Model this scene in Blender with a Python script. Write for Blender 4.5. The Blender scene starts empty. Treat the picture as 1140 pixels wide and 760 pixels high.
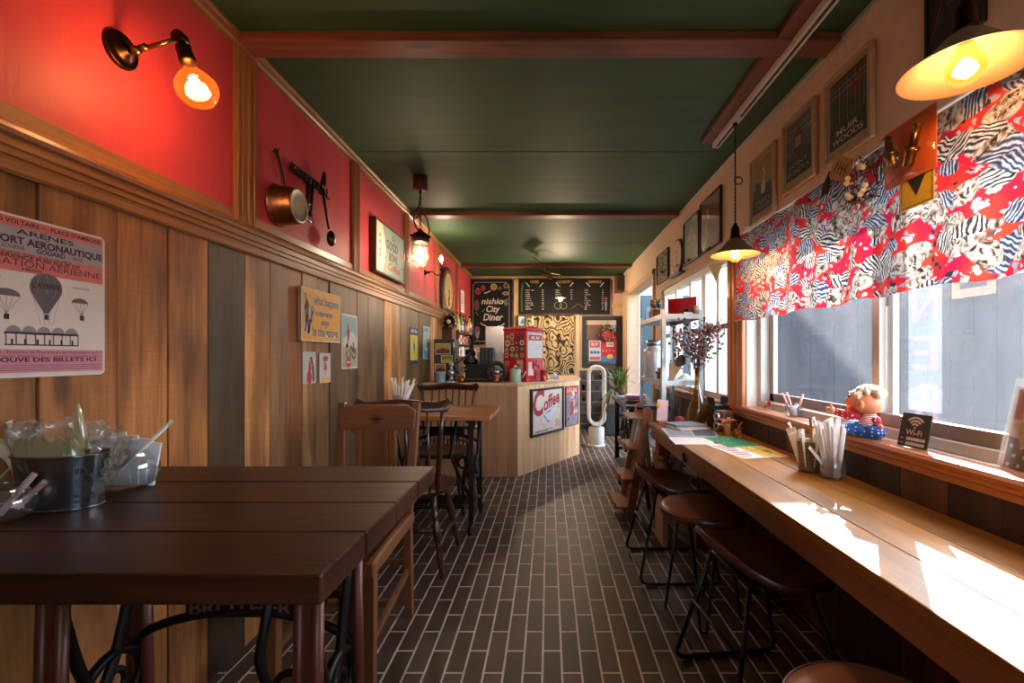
import bpy, math, random
from mathutils import Vector, Matrix
random.seed(11)
R = random.Random(5)
PI = math.pi
S = bpy.context.scene
COL = S.collection
V = Vector
# ---- calibration of the place (metres; x right, y into the room, z up)
F, CX, CY, EYE = 506.7, 611.0, 396.0, 1.12
XL, XR, YB, ZC = -1.19, 1.12, 6.95, 2.34
def lw(px, py, X=1.17):
    Y = X * F / (CX - px); return Y, EYE - (py - CY) * Y / F
def rw(px, py, X=1.10):
    Y = X * F / (px - CX); return Y, EYE - (py - CY) * Y / F
def at(px, py, Y):
    return V(((px - CX) * Y / F, Y, EYE - (py - CY) * Y / F))
def onz(px, py, z):
    Y = (EYE - z) * F / (py - CY); return V(((px - CX) * Y / F, Y, z))

# ---------------------------------------------------------------- materials
def hx(h):
    h = h.lstrip('#'); o = []
    for i in (0, 2, 4):
        c = int(h[i:i+2], 16) / 255
        o.append(c / 12.92 if c <= .04045 else ((c + .055) / 1.055) ** 2.4)
    return (o[0], o[1], o[2], 1)
def newmat(name):
    m = bpy.data.materials.new(name); m.use_nodes = True
    nt = m.node_tree; b = nt.nodes['Principled BSDF']
    return m, nt, b
def N(nt, t, **kw):
    n = nt.nodes.new(t)
    for k, v in kw.items():
        if k.startswith('i_'): n.inputs[k[2:].replace('_', ' ')].default_value = v
        else: setattr(n, k, v)
    return n
def L(nt, a, b): nt.links.new(a, b)
def ramp(nt, stops, fac=None, interp='LINEAR'):
    r = nt.nodes.new('ShaderNodeValToRGB'); r.color_ramp.interpolation = interp
    e = r.color_ramp.elements
    while len(e) < len(stops): e.new(.5)
    for k, (p, c) in enumerate(stops):
        e[k].position = p; e[k].color = c if isinstance(c, tuple) else hx(c)
    if fac is not None: L(nt, fac, r.inputs[0])
    return r
def coords(nt, scale=(1, 1, 1), rot=(0, 0, 0), out='Object'):
    t = nt.nodes.new('ShaderNodeTexCoord'); m = nt.nodes.new('ShaderNodeMapping')
    m.inputs['Scale'].default_value = scale; m.inputs['Rotation'].default_value = rot
    L(nt, t.outputs[out], m.inputs[0]); return m.outputs[0]
def scl(c, k): return (min(1, c[0]*k), min(1, c[1]*k), min(1, c[2]*k), 1)
CACHE = {}
def pm(col, rough=.5, metal=0., var=.12, nscale=25., bump=0., coat=0., name=None, spec=.5):
    """painted / plain material with slight procedural variation"""
    key = ('pm', col, rough, metal, var, nscale, bump, coat, spec)
    if key in CACHE: return CACHE[key]
    m, nt, b = newmat(name or 'paint_' + str(col).strip('#'))
    c = hx(col) if isinstance(col, str) else col
    no = N(nt, 'ShaderNodeTexNoise'); no.inputs['Scale'].default_value = nscale; no.inputs['Detail'].default_value = 4
    L(nt, coords(nt), no.inputs['Vector'])
    r = ramp(nt, [(.3, scl(c, 1 - var)), (.7, scl(c, 1 + var))], no.outputs[0])
    L(nt, r.outputs[0], b.inputs['Base Color'])
    b.inputs['Roughness'].default_value = rough; b.inputs['Metallic'].default_value = metal
    b.inputs['Coat Weight'].default_value = coat; b.inputs['Specular IOR Level'].default_value = spec
    if bump:
        bp = N(nt, 'ShaderNodeBump'); bp.inputs['Strength'].default_value = bump; bp.inputs['Distance'].default_value = .004
        L(nt, no.outputs[0], bp.inputs['Height']); L(nt, bp.outputs[0], b.inputs['Normal'])
    CACHE[key] = m; return m
def wood(c1, c2, axis='z', scale=14., rough=.42, bump=.25, coat=0., tint=False, name='wood', knots=True, streak=.06, saw=0., spec=.5, blot=.75):
    key = ('wood', c1, c2, axis, scale, rough, bump, coat, tint, name, streak, saw, spec, blot)
    if key in CACHE: return CACHE[key]
    m, nt, b = newmat(name)
    st = {'x': (streak, 1, 1), 'y': (1, streak, 1), 'z': (1, 1, streak)}[axis]
    co = coords(nt, st)
    if tint:
        at_ = N(nt, 'ShaderNodeAttribute'); at_.attribute_name = 'tint'
        mu = N(nt, 'ShaderNodeVectorMath', operation='SCALE'); mu.inputs['Scale'].default_value = 61.7
        L(nt, at_.outputs['Vector'], mu.inputs[0])
        ad = N(nt, 'ShaderNodeVectorMath', operation='ADD'); L(nt, co, ad.inputs[0]); L(nt, mu.outputs[0], ad.inputs[1]); co = ad.outputs[0]
    n1 = N(nt, 'ShaderNodeTexNoise'); n1.inputs['Scale'].default_value = scale; n1.inputs['Detail'].default_value = 7; n1.inputs['Roughness'].default_value = .62; n1.inputs['Distortion'].default_value = .9
    L(nt, co, n1.inputs['Vector'])
    n2 = N(nt, 'ShaderNodeTexNoise'); n2.inputs['Scale'].default_value = scale * 6; n2.inputs['Detail'].default_value = 3
    L(nt, co, n2.inputs['Vector'])
    mx = N(nt, 'ShaderNodeMix', data_type='FLOAT'); mx.inputs[0].default_value = .3
    L(nt, n1.outputs[0], mx.inputs[2]); L(nt, n2.outputs[0], mx.inputs[3])
    r = ramp(nt, [(.32, c1), (.68, c2)], mx.outputs[0])
    out = r.outputs[0]
    if knots:
        # knots and stain blotches
        st2 = {'x': (.35, 1, 1), 'y': (1, .35, 1), 'z': (1, 1, .35)}[axis]
        co2 = coords(nt, st2)
        if tint:
            ad2 = N(nt, 'ShaderNodeVectorMath', operation='ADD'); L(nt, co2, ad2.inputs[0]); L(nt, mu.outputs[0], ad2.inputs[1]); co2 = ad2.outputs[0]
        vo = N(nt, 'ShaderNodeTexVoronoi'); vo.inputs['Scale'].default_value = 5.; L(nt, co2, vo.inputs['Vector'])
        kr = ramp(nt, [(.0, (.12, .1, .1, 1)), (.07, (.35, .3, .28, 1)), (.13, (1, 1, 1, 1))], vo.outputs['Distance'])
        mk = N(nt, 'ShaderNodeMix', data_type='RGBA', blend_type='MULTIPLY'); mk.inputs[0].default_value = .8
        L(nt, out, mk.inputs[6]); L(nt, kr.outputs[0], mk.inputs[7]); out = mk.outputs[2]
        n3 = N(nt, 'ShaderNodeTexNoise'); n3.inputs['Scale'].default_value = 4.5; n3.inputs['Detail'].default_value = 5; L(nt, co2, n3.inputs['Vector'])
        br = ramp(nt, [(.36, (.35, .33, .33, 1)), (.52, (1, 1, 1, 1))], n3.outputs[0])
        mb = N(nt, 'ShaderNodeMix', data_type='RGBA', blend_type='MULTIPLY'); mb.inputs[0].default_value = blot
        L(nt, out, mb.inputs[6]); L(nt, br.outputs[0], mb.inputs[7]); out = mb.outputs[2]
    if saw:
        sc_ = coords(nt, {'x': (1, .04, .04), 'y': (.04, 1, .04), 'z': (.04, .04, 1)}[axis])
        if tint:
            ad3 = N(nt, 'ShaderNodeVectorMath', operation='ADD'); L(nt, sc_, ad3.inputs[0]); L(nt, mu.outputs[0], ad3.inputs[1]); sc_ = ad3.outputs[0]
        n4 = N(nt, 'ShaderNodeTexNoise'); n4.inputs['Scale'].default_value = 150; n4.inputs['Detail'].default_value = 3; L(nt, sc_, n4.inputs['Vector'])
        sr = ramp(nt, [(.4, (.55, .54, .53, 1)), (.58, (1.05, 1.05, 1.05, 1))], n4.outputs[0]); ms = N(nt, 'ShaderNodeMix', data_type='RGBA', blend_type='MULTIPLY'); ms.inputs[0].default_value = saw
        L(nt, out, ms.inputs[6]); L(nt, sr.outputs[0], ms.inputs[7]); out = ms.outputs[2]
    if tint:
        mt = N(nt, 'ShaderNodeMix', data_type='RGBA', blend_type='MULTIPLY'); mt.inputs[0].default_value = 1
        L(nt, out, mt.inputs[6]); L(nt, at_.outputs['Color'], mt.inputs[7]); out = mt.outputs[2]
    L(nt, out, b.inputs['Base Color'])
    rr = N(nt, 'ShaderNodeMapRange'); rr.inputs['To Min'].default_value = rough - .1; rr.inputs['To Max'].default_value = rough + .15
    L(nt, mx.outputs[0], rr.inputs[0]); L(nt, rr.outputs[0], b.inputs['Roughness'])
    b.inputs['Specular IOR Level'].default_value = spec
    b.inputs['Coat Weight'].default_value = coat; b.inputs['Coat Roughness'].default_value = .25
    bp = N(nt, 'ShaderNodeBump'); bp.inputs['Strength'].default_value = bump; bp.inputs['Distance'].default_value = .003
    L(nt, mx.outputs[0], bp.inputs['Height']); L(nt, bp.outputs[0], b.inputs['Normal'])
    CACHE[key] = m; return m
def metal(col, rough=.35, name='metal', var=.2, nscale=30, bump=.05):
    return pm(col, rough, 1., var, nscale, bump, name=name)
def glass(name='clear_glass', tint='#ffffff', gl=.12, rough=.02, body=.0, bodycol='#dfe8ee'):
    """thin clear glass: see-through with a fresnel sheen, so lamps and daylight pass"""
    key = ('glass', name)
    if key in CACHE: return CACHE[key]
    m = bpy.data.materials.new(name); m.use_nodes = True; nt = m.node_tree; nt.nodes.clear()
    o = N(nt, 'ShaderNodeOutputMaterial'); tr = N(nt, 'ShaderNodeBsdfTransparent'); tr.inputs[0].default_value = hx(tint)
    g = N(nt, 'ShaderNodeBsdfGlossy'); g.inputs['Roughness'].default_value = rough
    lwt = N(nt, 'ShaderNodeLayerWeight'); lwt.inputs['Blend'].default_value = .35
    mr = N(nt, 'ShaderNodeMapRange'); mr.inputs['To Min'].default_value = gl * .35; mr.inputs['To Max'].default_value = min(1, gl * 5)
    L(nt, lwt.outputs['Facing'], mr.inputs[0])
    mx = N(nt, 'ShaderNodeMixShader'); L(nt, mr.outputs[0], mx.inputs[0]); L(nt, tr.outputs[0], mx.inputs[1]); L(nt, g.outputs[0], mx.inputs[2])
    out = mx.outputs[0]
    if body:
        d = N(nt, 'ShaderNodeBsdfTranslucent'); d.inputs[0].default_value = hx(bodycol)
        d2 = N(nt, 'ShaderNodeBsdfDiffuse'); d2.inputs[0].default_value = hx(bodycol)
        md = N(nt, 'ShaderNodeMixShader'); L(nt, d.outputs[0], md.inputs[1]); L(nt, d2.outputs[0], md.inputs[2])
        mb = N(nt, 'ShaderNodeMixShader'); mb.inputs[0].default_value = body
        L(nt, out, mb.inputs[1]); L(nt, md.outputs[0], mb.inputs[2]); out = mb.outputs[0]
    L(nt, out, o.inputs[0]); CACHE[key] = m; return m
def emis(col, strength, name='glow'):
    key = ('em', col, strength)
    if key in CACHE: return CACHE[key]
    m, nt, b = newmat(name); c = hx(col)
    b.inputs['Base Color'].default_value = c; b.inputs['Emission Color'].default_value = c; b.inputs['Emission Strength'].default_value = strength
    CACHE[key] = m; return m

# ---------------------------------------------------------------- mesh builder
WM = {}
def wm(o): return WM.get(o.name, Matrix.Identity(4)) if o else Matrix.Identity(4)
class MB:
    def __init__(s): s.v = []; s.f = []; s.fm = []; s.fs = []; s.ft = []
    def add(s, vs, fs, mat, smooth=False, M=None, tint=None):
        b = len(s.v)
        for p in vs: s.v.append(tuple(M @ V(p)) if M is not None else tuple(p))
        for f in fs:
            s.f.append(tuple(b + i for i in f)); s.fm.append(mat); s.fs.append(smooth); s.ft.append(tint)
        return s
    def box(s, x0, x1, y0, y1, z0, z1, mat, M=None, tint=None):
        vs = [(x0,y0,z0),(x1,y0,z0),(x1,y1,z0),(x0,y1,z0),(x0,y0,z1),(x1,y0,z1),(x1,y1,z1),(x0,y1,z1)]
        fs = [(0,3,2,1),(4,5,6,7),(0,1,5,4),(1,2,6,5),(2,3,7,6),(3,0,4,7)]
        return s.add(vs, fs, mat, False, M, tint)
    def bar(s, p0, p1, w, h, mat, up=(0, 0, 1), w1=None, h1=None, tint=None):
        """rectangular bar from p0 to p1, w across, h along 'up'"""
        p0, p1 = V(p0), V(p1); d = (p1 - p0).normalized(); u = V(up)
        a = d.cross(u)
        if a.length < 1e-5: a = d.cross(V((0, 1, 0)))
        a.normalize(); u = a.cross(d).normalized(); w1 = w if w1 is None else w1; h1 = h if h1 is None else h1
        vs = []
        for p, ww, hh in ((p0, w, h), (p1, w1, h1)):
            for sx, sy in ((-1,-1),(1,-1),(1,1),(-1,1)): vs.append(p + a*sx*ww/2 + u*sy*hh/2)
        return s.add(vs, [(0,1,2,3),(7,6,5,4),(0,4,5,1),(1,5,6,2),(2,6,7,3),(3,7,4,0)], mat, False, None, tint)
    def tube(s, pts, r, mat, n=8, closed=False, cap=True, smooth=True):
        pts = [V(p) for p in pts]; k = len(pts)
        rs = list(r) if isinstance(r, (list, tuple)) else [r]*k
        T = []
        for i in range(k):
            a = pts[(i-1) % k] if (i or closed) else pts[0]; b = pts[(i+1) % k] if (i < k-1 or closed) else pts[-1]
            t = (b - a); T.append(t.normalized() if t.length > 1e-9 else V((0,0,1)))
        nrm = T[0].orthogonal().normalized(); vs = []
        for i in range(k):
            if i:
                nrm = nrm - T[i]*nrm.dot(T[i])
                nrm = nrm.normalized() if nrm.length > 1e-6 else T[i].orthogonal().normalized()
            bn = T[i].cross(nrm)
            for j in range(n):
                a = 2*PI*j/n; vs.append(pts[i] + (nrm*math.cos(a) + bn*math.sin(a))*rs[i])
        fs = []
        for i in range(k if closed else k-1):
            i2 = (i+1) % k
            for j in range(n): fs.append((i*n+j, i*n+(j+1) % n, i2*n+(j+1) % n, i2*n+j))
        s.add(vs, fs, mat, smooth)
        if cap and not closed:
            b = len(s.v) - len(vs)
            for base, rev in ((0, True), ((k-1)*n, False)):
                ring = [b+base+j for j in range(n)]
                s.f.append(tuple(reversed(ring)) if rev else tuple(ring)); s.fm.append(mat); s.fs.append(False); s.ft.append(None)
        return s
    def cyl(s, p0, p1, r, mat, n=16, r1=None): return s.tube([p0, p1], [r, r if r1 is None else r1], mat, n)
    def lathe(s, prof, mat, M=None, n=24, smooth=True, sweep=2*PI):
        vs = []; idx = []; full = abs(sweep - 2*PI) < 1e-6; m = n if full else n+1
        for r, z in prof:
            if r < 1e-6: idx.append([len(vs)]*m); vs.append((0, 0, z))
            else:
                idx.append(list(range(len(vs), len(vs)+m)))
                for j in range(m):
                    a = sweep*j/n; vs.append((r*math.cos(a), r*math.sin(a), z))
        fs = []
        for i in range(len(prof)-1):
            for j in range(n):
                j2 = (j+1) % m; q = [idx[i][j], idx[i][j2], idx[i+1][j2], idx[i+1][j]]
                u = []
                for t in q:
                    if t not in u: u.append(t)
                if len(u) > 2: fs.append(tuple(u))
        return s.add(vs, fs, mat, smooth, M)
    def ell(s, c, r, mat, n=16, m=10, M=None):
        if not isinstance(r, (tuple, list)): r = (r, r, r)
        T = Matrix.Translation(V(c)) @ Matrix.Diagonal((r[0], r[1], r[2], 1))
        if M is not None: T = M @ T
        return s.lathe([(math.sin(PI*i/m) if 0 < i < m else 0, -math.cos(PI*i/m)) for i in range(m+1)], mat, T, n)
    def prism(s, poly, d0, d1, mat, M=None, tint=None):
        """outline in x,z extruded along y from d0 to d1 (counter-clockwise seen from -y)"""
        k = len(poly); vs = [(x, d0, z) for x, z in poly] + [(x, d1, z) for x, z in poly]
        fs = [tuple(range(k)), tuple(reversed(range(k, 2*k)))] + [(i, i+k, (i+1) % k + k, (i+1) % k) for i in range(k)]
        return s.add(vs, fs, mat, False, M, tint)
    def plan(s, poly, z0, z1, mat, tint=None, M=None):
        """outline in x,y extruded in z (counter-clockwise from above)"""
        k = len(poly); vs = [(x, y, z0) for x, y in poly] + [(x, y, z1) for x, y in poly]
        fs = [tuple(reversed(range(k))), tuple(range(k, 2*k))] + [(i, (i+1) % k, (i+1) % k + k, i+k) for i in range(k)]
        return s.add(vs, fs, mat, False, M, tint)
    def grid(s, fn, nu, nv, mat, smooth=True, wrapu=False):
        vs = [fn(i/nu, j/nv) for j in range(nv+1) for i in range(nu if wrapu else nu+1)]
        w = nu if wrapu else nu+1
        fs = [(j*w+i, j*w+(i+1) % w, (j+1)*w+(i+1) % w, (j+1)*w+i) for j in range(nv) for i in range(nu)]
        return s.add(vs, fs, mat, smooth)
    # flat printed shapes on a board: u right, v up, facing local -y at y = -d
    def poly(s, pts, d, mat): return s.add([(u, -d, v) for u, v in pts], [tuple(range(len(pts)))], mat)
    def rect(s, u0, v0, u1, v1, d, mat): return s.poly([(u0,v0),(u1,v0),(u1,v1),(u0,v1)], d, mat)
    def disc(s, u, v, r, d, mat, n=20, rv=None, a0=0.):
        rv = r if rv is None else rv
        return s.poly([(u+r*math.cos(2*PI*i/n+a0), v+rv*math.sin(2*PI*i/n+a0)) for i in range(n)], d, mat)
    def ring(s, u, v, r0, r1, d, mat, a=0., b=2*PI, n=24, asp=1.):
        for i in range(n):
            t0 = a+(b-a)*i/n; t1 = a+(b-a)*(i+1)/n
            s.poly([(u+r0*math.cos(t0), v+asp*r0*math.sin(t0)), (u+r1*math.cos(t0), v+asp*r1*math.sin(t0)), (u+r1*math.cos(t1), v+asp*r1*math.sin(t1)), (u+r0*math.cos(t1), v+asp*r0*math.sin(t1))], d, mat)
        return s
    def stroke(s, pts, w, d, mat):
        for i in range(len(pts)-1):
            a, b = V(pts[i]), V(pts[i+1]); t = (b-a)
            if t.length < 1e-7: continue
            t = t.normalized(); nn = V((-t.y, t.x))*w/2; e = t*w*.3
            s.poly([tuple(a-nn-e), tuple(b-nn+e), tuple(b+nn+e), tuple(a+nn-e)], d, mat)
        return s
    def text(s, txt, u, v, h, d, mat, width=None, shear=0., bold=0., align='CENTER', rot=0., space=1., M=None, mirror=False):
        vs, fs = text_mesh(txt, shear, bold, space)
        if not vs: return s
        xs = [p[0] for p in vs]; x0, x1 = min(xs), max(xs); k = h/.70; kx = k if width is None else width/max(1e-6, (x1-x0))
        off = {'CENTER': (x0+x1)/2, 'LEFT': x0, 'RIGHT': x1}[align]
        c, sn = math.cos(rot), math.sin(rot); out = []
        for p in vs:
            a, b = (p[0]-off)*kx, p[1]*k
            if mirror: a = -a
            out.append((u + a*c - b*sn, -d, v + a*sn + b*c))
        return s.add(out, fs, mat, False, M)
    def scrib(s, k, u, v, h, d, mat, width=None, align='CENTER', **kw):
        """an unreadable line of k printed characters: little uneven strokes"""
        width = width or k*h*.62; x = u - (width/2 if align == 'CENTER' else 0); q = random.Random(k*37+int(1000*(u+v))); p = width/k
        for i in range(k):
            if k > 5 and q.random() < .1: continue
            a = x+i*p+p*.1; t = p*.24; hh = h*q.uniform(.75, 1.05)
            s.rect(a, v, a+t, v+hh, d, mat)
            if q.random() < .7: s.rect(a+p*.45, v, a+p*.45+t, v+h*q.uniform(.6, 1), d, mat)
            z = v+h*q.choice((0, .4, .82)); s.rect(a, z, a+p*.7, z+h*.17, d+.0001, mat)
        return s
    def build(s, name, parent=None, world=False, bevel=0., seg=2, loc=None, sub=0):
        mats = []; mi = []
        for m in s.fm:
            if m not in mats: mats.append(m)
            mi.append(mats.index(m))
        vs = s.v
        if world and parent is not None:
            inv = wm(parent).inverted(); vs = [tuple(inv @ V(p)) for p in vs]
        me = bpy.data.meshes.new(name); me.from_pydata([tuple(p) for p in vs], [], s.f)
        for m in mats: me.materials.append(m)
        me.polygons.foreach_set('material_index', mi); me.polygons.foreach_set('use_smooth', s.fs)
        if any(t is not None for t in s.ft):
            a = me.color_attributes.new('tint', 'FLOAT_COLOR', 'CORNER'); buf = []
            for p, t in zip(me.polygons, s.ft):
                buf += list(t or (1, 1, 1, 1)) * len(p.vertices)
            a.data.foreach_set('color', buf)
        me.update()
        o = bpy.data.objects.new(name, me); COL.objects.link(o)
        if parent is not None: o.parent = parent
        WM[o.name] = wm(parent)
        if loc is not None: o.location = loc; WM[o.name] = Matrix.Translation(V(loc))
        if bevel:
            b = o.modifiers.new('bevel', 'BEVEL'); b.width = bevel; b.segments = seg; b.limit_method = 'ANGLE'; b.angle_limit = math.radians(40)
        if sub:
            b = o.modifiers.new('sub', 'SUBSURF'); b.levels = sub; b.render_levels = sub
        return o
TXT = {}
def text_mesh(t, shear=0., bold=0., space=1.):
    k = (t, shear, bold, space)
    if k in TXT: return TXT[k]
    c = bpy.data.curves.new('t', 'FONT'); c.body = t; c.resolution_u = 3; c.shear = shear; c.offset = bold; c.space_character = space
    o = bpy.data.objects.new('t', c); me = o.to_mesh()
    r = ([tuple(v.co) for v in me.vertices], [tuple(p.vertices) for p in me.polygons])
    o.to_mesh_clear(); bpy.data.objects.remove(o); bpy.data.curves.remove(c); TXT[k] = r; return r
def fillet(pts, r, n=5, closed=False):
    pts = [V(p) for p in pts]; out = []; k = len(pts)
    for i in range(k):
        if not closed and i in (0, k-1): out.append(pts[i]); continue
        p, a, b = pts[i], pts[(i-1) % k], pts[(i+1) % k]
        da, db = (a-p), (b-p); q = min(r, da.length*.45, db.length*.45)
        A, B = p + da.normalized()*q, p + db.normalized()*q
        for j in range(n+1):
            t = j/n; out.append(A*(1-t)**2 + p*2*t*(1-t) + B*t*t)
    return out
def arc(c, r, a0, a1, n, pl='xz', sq=1.):
    o = []
    for i in range(n+1):
        a = a0+(a1-a0)*i/n; u, w = r*math.cos(a), r*sq*math.sin(a)
        o.append(V(c) + (V((u, 0, w)) if pl == 'xz' else V((u, w, 0)) if pl == 'xy' else V((0, u, w))))
    return o
# ---------------------------------------------------------------- objects
def thing(name, label, cat, loc=(0, 0, 0), rotz=0., group=None):
    o = bpy.data.objects.new(name, None); COL.objects.link(o); o.empty_display_size = .05
    o.location = loc; o.rotation_euler = (0, 0, rotz); o['label'] = label; o['category'] = cat
    if group: o['group'] = group
    WM[o.name] = Matrix.Translation(V(loc)) @ Matrix.Rotation(rotz, 4, 'Z')
    return o
def tag(o, label, cat, group=None):
    o['label'] = label; o['category'] = cat
    if group: o['group'] = group
    return o
def single(mb, name, label, cat, loc=(0, 0, 0), group=None, bevel=0., kind=None, sub=0):
    """a thing that is one mesh: world-space mesh re-centred on its base point"""
    l = V(loc); mb.v = [tuple(V(p)-l) for p in mb.v]
    o = mb.build(name, None, bevel=bevel, loc=loc, sub=sub); tag(o, label, cat, group)
    if kind: o['kind'] = kind
    return o
def struct(o, label=None):
    o['kind'] = 'structure'
    if label: o['label'] = label; o['category'] = 'room'
    return o
def sroot(name, loc=(0, 0, 0)):
    o = bpy.data.objects.new(name, None); COL.objects.link(o); o.location = loc; o['kind'] = 'structure'
    WM[o.name] = Matrix.Translation(V(loc)); return o
def dup(root, loc, rotz=None, label=None, group=None):
    r = root.copy(); COL.objects.link(r); r.location = loc
    if rotz is not None: r.rotation_euler = (0, 0, rotz)
    if label: r['label'] = label
    if group: r['group'] = group
    for ch in list(root.children):
        c = ch.copy(); COL.objects.link(c); c.parent = r
        for g in list(ch.children):
            d = g.copy(); COL.objects.link(d); d.parent = c
    return r
def lamp(name, loc, col, watts, rad=.02, parent=None):
    l = bpy.data.lights.new(name, 'POINT'); l.energy = watts; l.color = hx(col)[:3]; l.shadow_soft_size = rad
    o = bpy.data.objects.new(name, l); COL.objects.link(o)
    if parent is not None:
        o.parent = parent; o.location = wm(parent).inverted() @ V(loc)
    else: o.location = loc
    return o
# ================================================================ materials of the place
M_white = pm('#e9e6df', .6); M_cream = pm('#d8bb9e', .75, var=.06, bump=.1, name='cream_plaster'); M_offw = pm('#d9d4c8', .55, var=.05)
M_green = None
def paint_streak(name, c1, c2, rough, sx, sc, bump):
    m, nt, b = newmat(name)
    n = N(nt, 'ShaderNodeTexNoise'); n.inputs['Scale'].default_value = sc; n.inputs['Detail'].default_value = 6; L(nt, coords(nt, sx), n.inputs['Vector'])
    n2 = N(nt, 'ShaderNodeTexNoise'); n2.inputs['Scale'].default_value = 1.3; n2.inputs['Detail'].default_value = 3; L(nt, coords(nt), n2.inputs['Vector'])
    mx = N(nt, 'ShaderNodeMix', data_type='FLOAT'); mx.inputs[0].default_value = .5; L(nt, n.outputs[0], mx.inputs[2]); L(nt, n2.outputs[0], mx.inputs[3])
    r = ramp(nt, [(.35, c1), (.65, c2)], mx.outputs[0]); L(nt, r.outputs[0], b.inputs['Base Color']); b.inputs['Roughness'].default_value = rough
    bp = N(nt, 'ShaderNodeBump'); bp.inputs['Strength'].default_value = bump; bp.inputs['Distance'].default_value = .003
    L(nt, n.outputs[0], bp.inputs['Height']); L(nt, bp.outputs[0], b.inputs['Normal']); return m
M_green = paint_streak('dark_green_paint', '#2d5031', '#3c613f', .62, (.12, 1, 1), 16, .2)
M_red = paint_streak('red_paint', '#cc4048', '#d6474d', .55, (1, 1, .08), 60, .25)
M_plank = wood('#95622f', '#f2be80', 'z', 16, .42, .5, tint=True, name='reclaimed_planks', saw=.16, blot=.95)
M_dplank = wood('#4a3327', '#6e5040', 'z', 9, .5, .35, tint=True, name='dark_planks')
M_trim = wood('#84502a', '#b57a45', 'y', 16, .38, .1, knots=False, name='honey_trim', coat=.15)
M_trimv = wood('#84502a', '#b57a45', 'z', 16, .38, .1, knots=False, name='honey_trim_v', coat=.15)
M_beam = wood('#5a2c1c', '#9a5a38', 'x', 9, .45, .3, knots=True, name='reddish_beam')
M_beamy = wood('#5a2c1c', '#8a4c30', 'y', 9, .45, .2, knots=False, name='reddish_batten')
M_sill = wood('#a45c32', '#cc8650', 'y', 14, .28, .1, knots=False, name='varnished_sill', coat=.3)
M_sillv = wood('#a45c32', '#cc8650', 'z', 14, .28, .1, knots=False, name='varnished_casing', coat=.3)
M_cedar = wood('#dba36c', '#f6d2a6', 'z', 10, .42, .12, tint=True, knots=False, name='cedar_boards', coat=.1)
M_pine = wood('#c09a6c', '#d8b98c', 'z', 10, .55, .1, knots=False, name='pine_post')
M_alu = pm('#b9b2a9', .4, .15, var=.04, name='aluminium_sash'); M_alub = pm('#857970', .45, .15, var=.05, name='bronze_sash')
M_black = pm('#0e0d0d', .5, var=.1); M_blacks = pm('#141416', .28, var=.1); M_paper = pm('#ece7db', .7, var=.03)
M_brass = metal('#8a6a34', .32, 'aged_brass'); M_bronze = metal('#4a3322', .35, 'dark_bronze'); M_iron = pm('#17120f', .45, .4, bump=.1, name='cast_iron')
M_steel = metal('#b9bcc0', .3, 'steel', var=.08); M_copper = metal('#b26a3c', .33, 'copper', var=.2)

# ================================================================ floor: brick tiles laid lengthways
def tile_mat():
    m, nt, b = newmat('brown_brick_tiles')
    tc = N(nt, 'ShaderNodeTexCoord'); sp = N(nt, 'ShaderNodeSeparateXYZ'); L(nt, tc.outputs['Object'], sp.inputs[0])
    cb = N(nt, 'ShaderNodeCombineXYZ'); 
    ax = N(nt, 'ShaderNodeMath', operation='ADD'); ax.inputs[1].default_value = 20.0 + .5 - .057; L(nt, sp.outputs[1], ax.inputs[0])
    ay = N(nt, 'ShaderNodeMath', operation='ADD'); ay.inputs[1].default_value = 139*.0695 + .0045 + .018; L(nt, sp.outputs[0], ay.inputs[0])
    L(nt, ax.outputs[0], cb.inputs[0]); L(nt, ay.outputs[0], cb.inputs[1])
    br = N(nt, 'ShaderNodeTexBrick'); br.offset = .5; br.offset_frequency = 2
    for k, v in (('Scale', 1), ('Mortar Size', .0042), ('Mortar Smooth', .15), ('Bias', 0), ('Brick Width', .241), ('Row Height', .0695)): br.inputs[k].default_value = v
    br.inputs['Color1'].default_value = hx('#45352a'); br.inputs['Color2'].default_value = hx('#574335'); br.inputs['Mortar'].default_value = hx('#cdc6bc')
    L(nt, cb.outputs[0], br.inputs['Vector'])
    n = N(nt, 'ShaderNodeTexNoise'); n.inputs['Scale'].default_value = 9; n.inputs['Detail'].default_value = 8; n.inputs['Roughness'].default_value = .7; L(nt, coords(nt), n.inputs['Vector'])
    r = ramp(nt, [(.3, (.6, .58, .56, 1)), (.7, (1.15, 1.1, 1.05, 1))], n.outputs[0])
    mx = N(nt, 'ShaderNodeMix', data_type='RGBA', blend_type='MULTIPLY'); mx.inputs[0].default_value = .9
    L(nt, br.outputs[0], mx.inputs[6]); L(nt, r.outputs[0], mx.inputs[7]); L(nt, mx.outputs[2], b.inputs['Base Color'])
    rr = N(nt, 'ShaderNodeMapRange'); rr.inputs['To Min'].default_value = .42; rr.inputs['To Max'].default_value = .6; L(nt, n.outputs[0], rr.inputs[0]); L(nt, rr.outputs[0], b.inputs['Roughness'])
    iv = N(nt, 'ShaderNodeMath', operation='SUBTRACT'); iv.inputs[0].default_value = 1; L(nt, br.outputs['Fac'], iv.inputs[1])
    bp = N(nt, 'ShaderNodeBump'); bp.inputs['Strength'].default_value = .5; bp.inputs['Distance'].default_value = .004; L(nt, iv.outputs[0], bp.inputs['Height'])
    bp2 = N(nt, 'ShaderNodeBump'); bp2.inputs['Strength'].default_value = .15; bp2.inputs['Distance'].default_value = .004; L(nt, n.outputs[0], bp2.inputs['Height']); L(nt, bp.outputs[0], bp2.inputs['Normal'])
    L(nt, bp2.outputs[0], b.inputs['Normal']); return m
struct(MB().box(XL-.15, XR+.15, -1.6, YB+.15, -.06, 0, tile_mat()).build('floor'))
mb = MB(); mb.box(XL-.15, XR+.15, -1.6, YB+.15, ZC, ZC+.1, M_green)
for y in (2.72, 4.9, .7): mb.box(XL, XR, y, y+.004, ZC-.0012, ZC+.01, pm('#2c3b2c', .7))
struct(mb.build('ceiling'))

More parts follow.
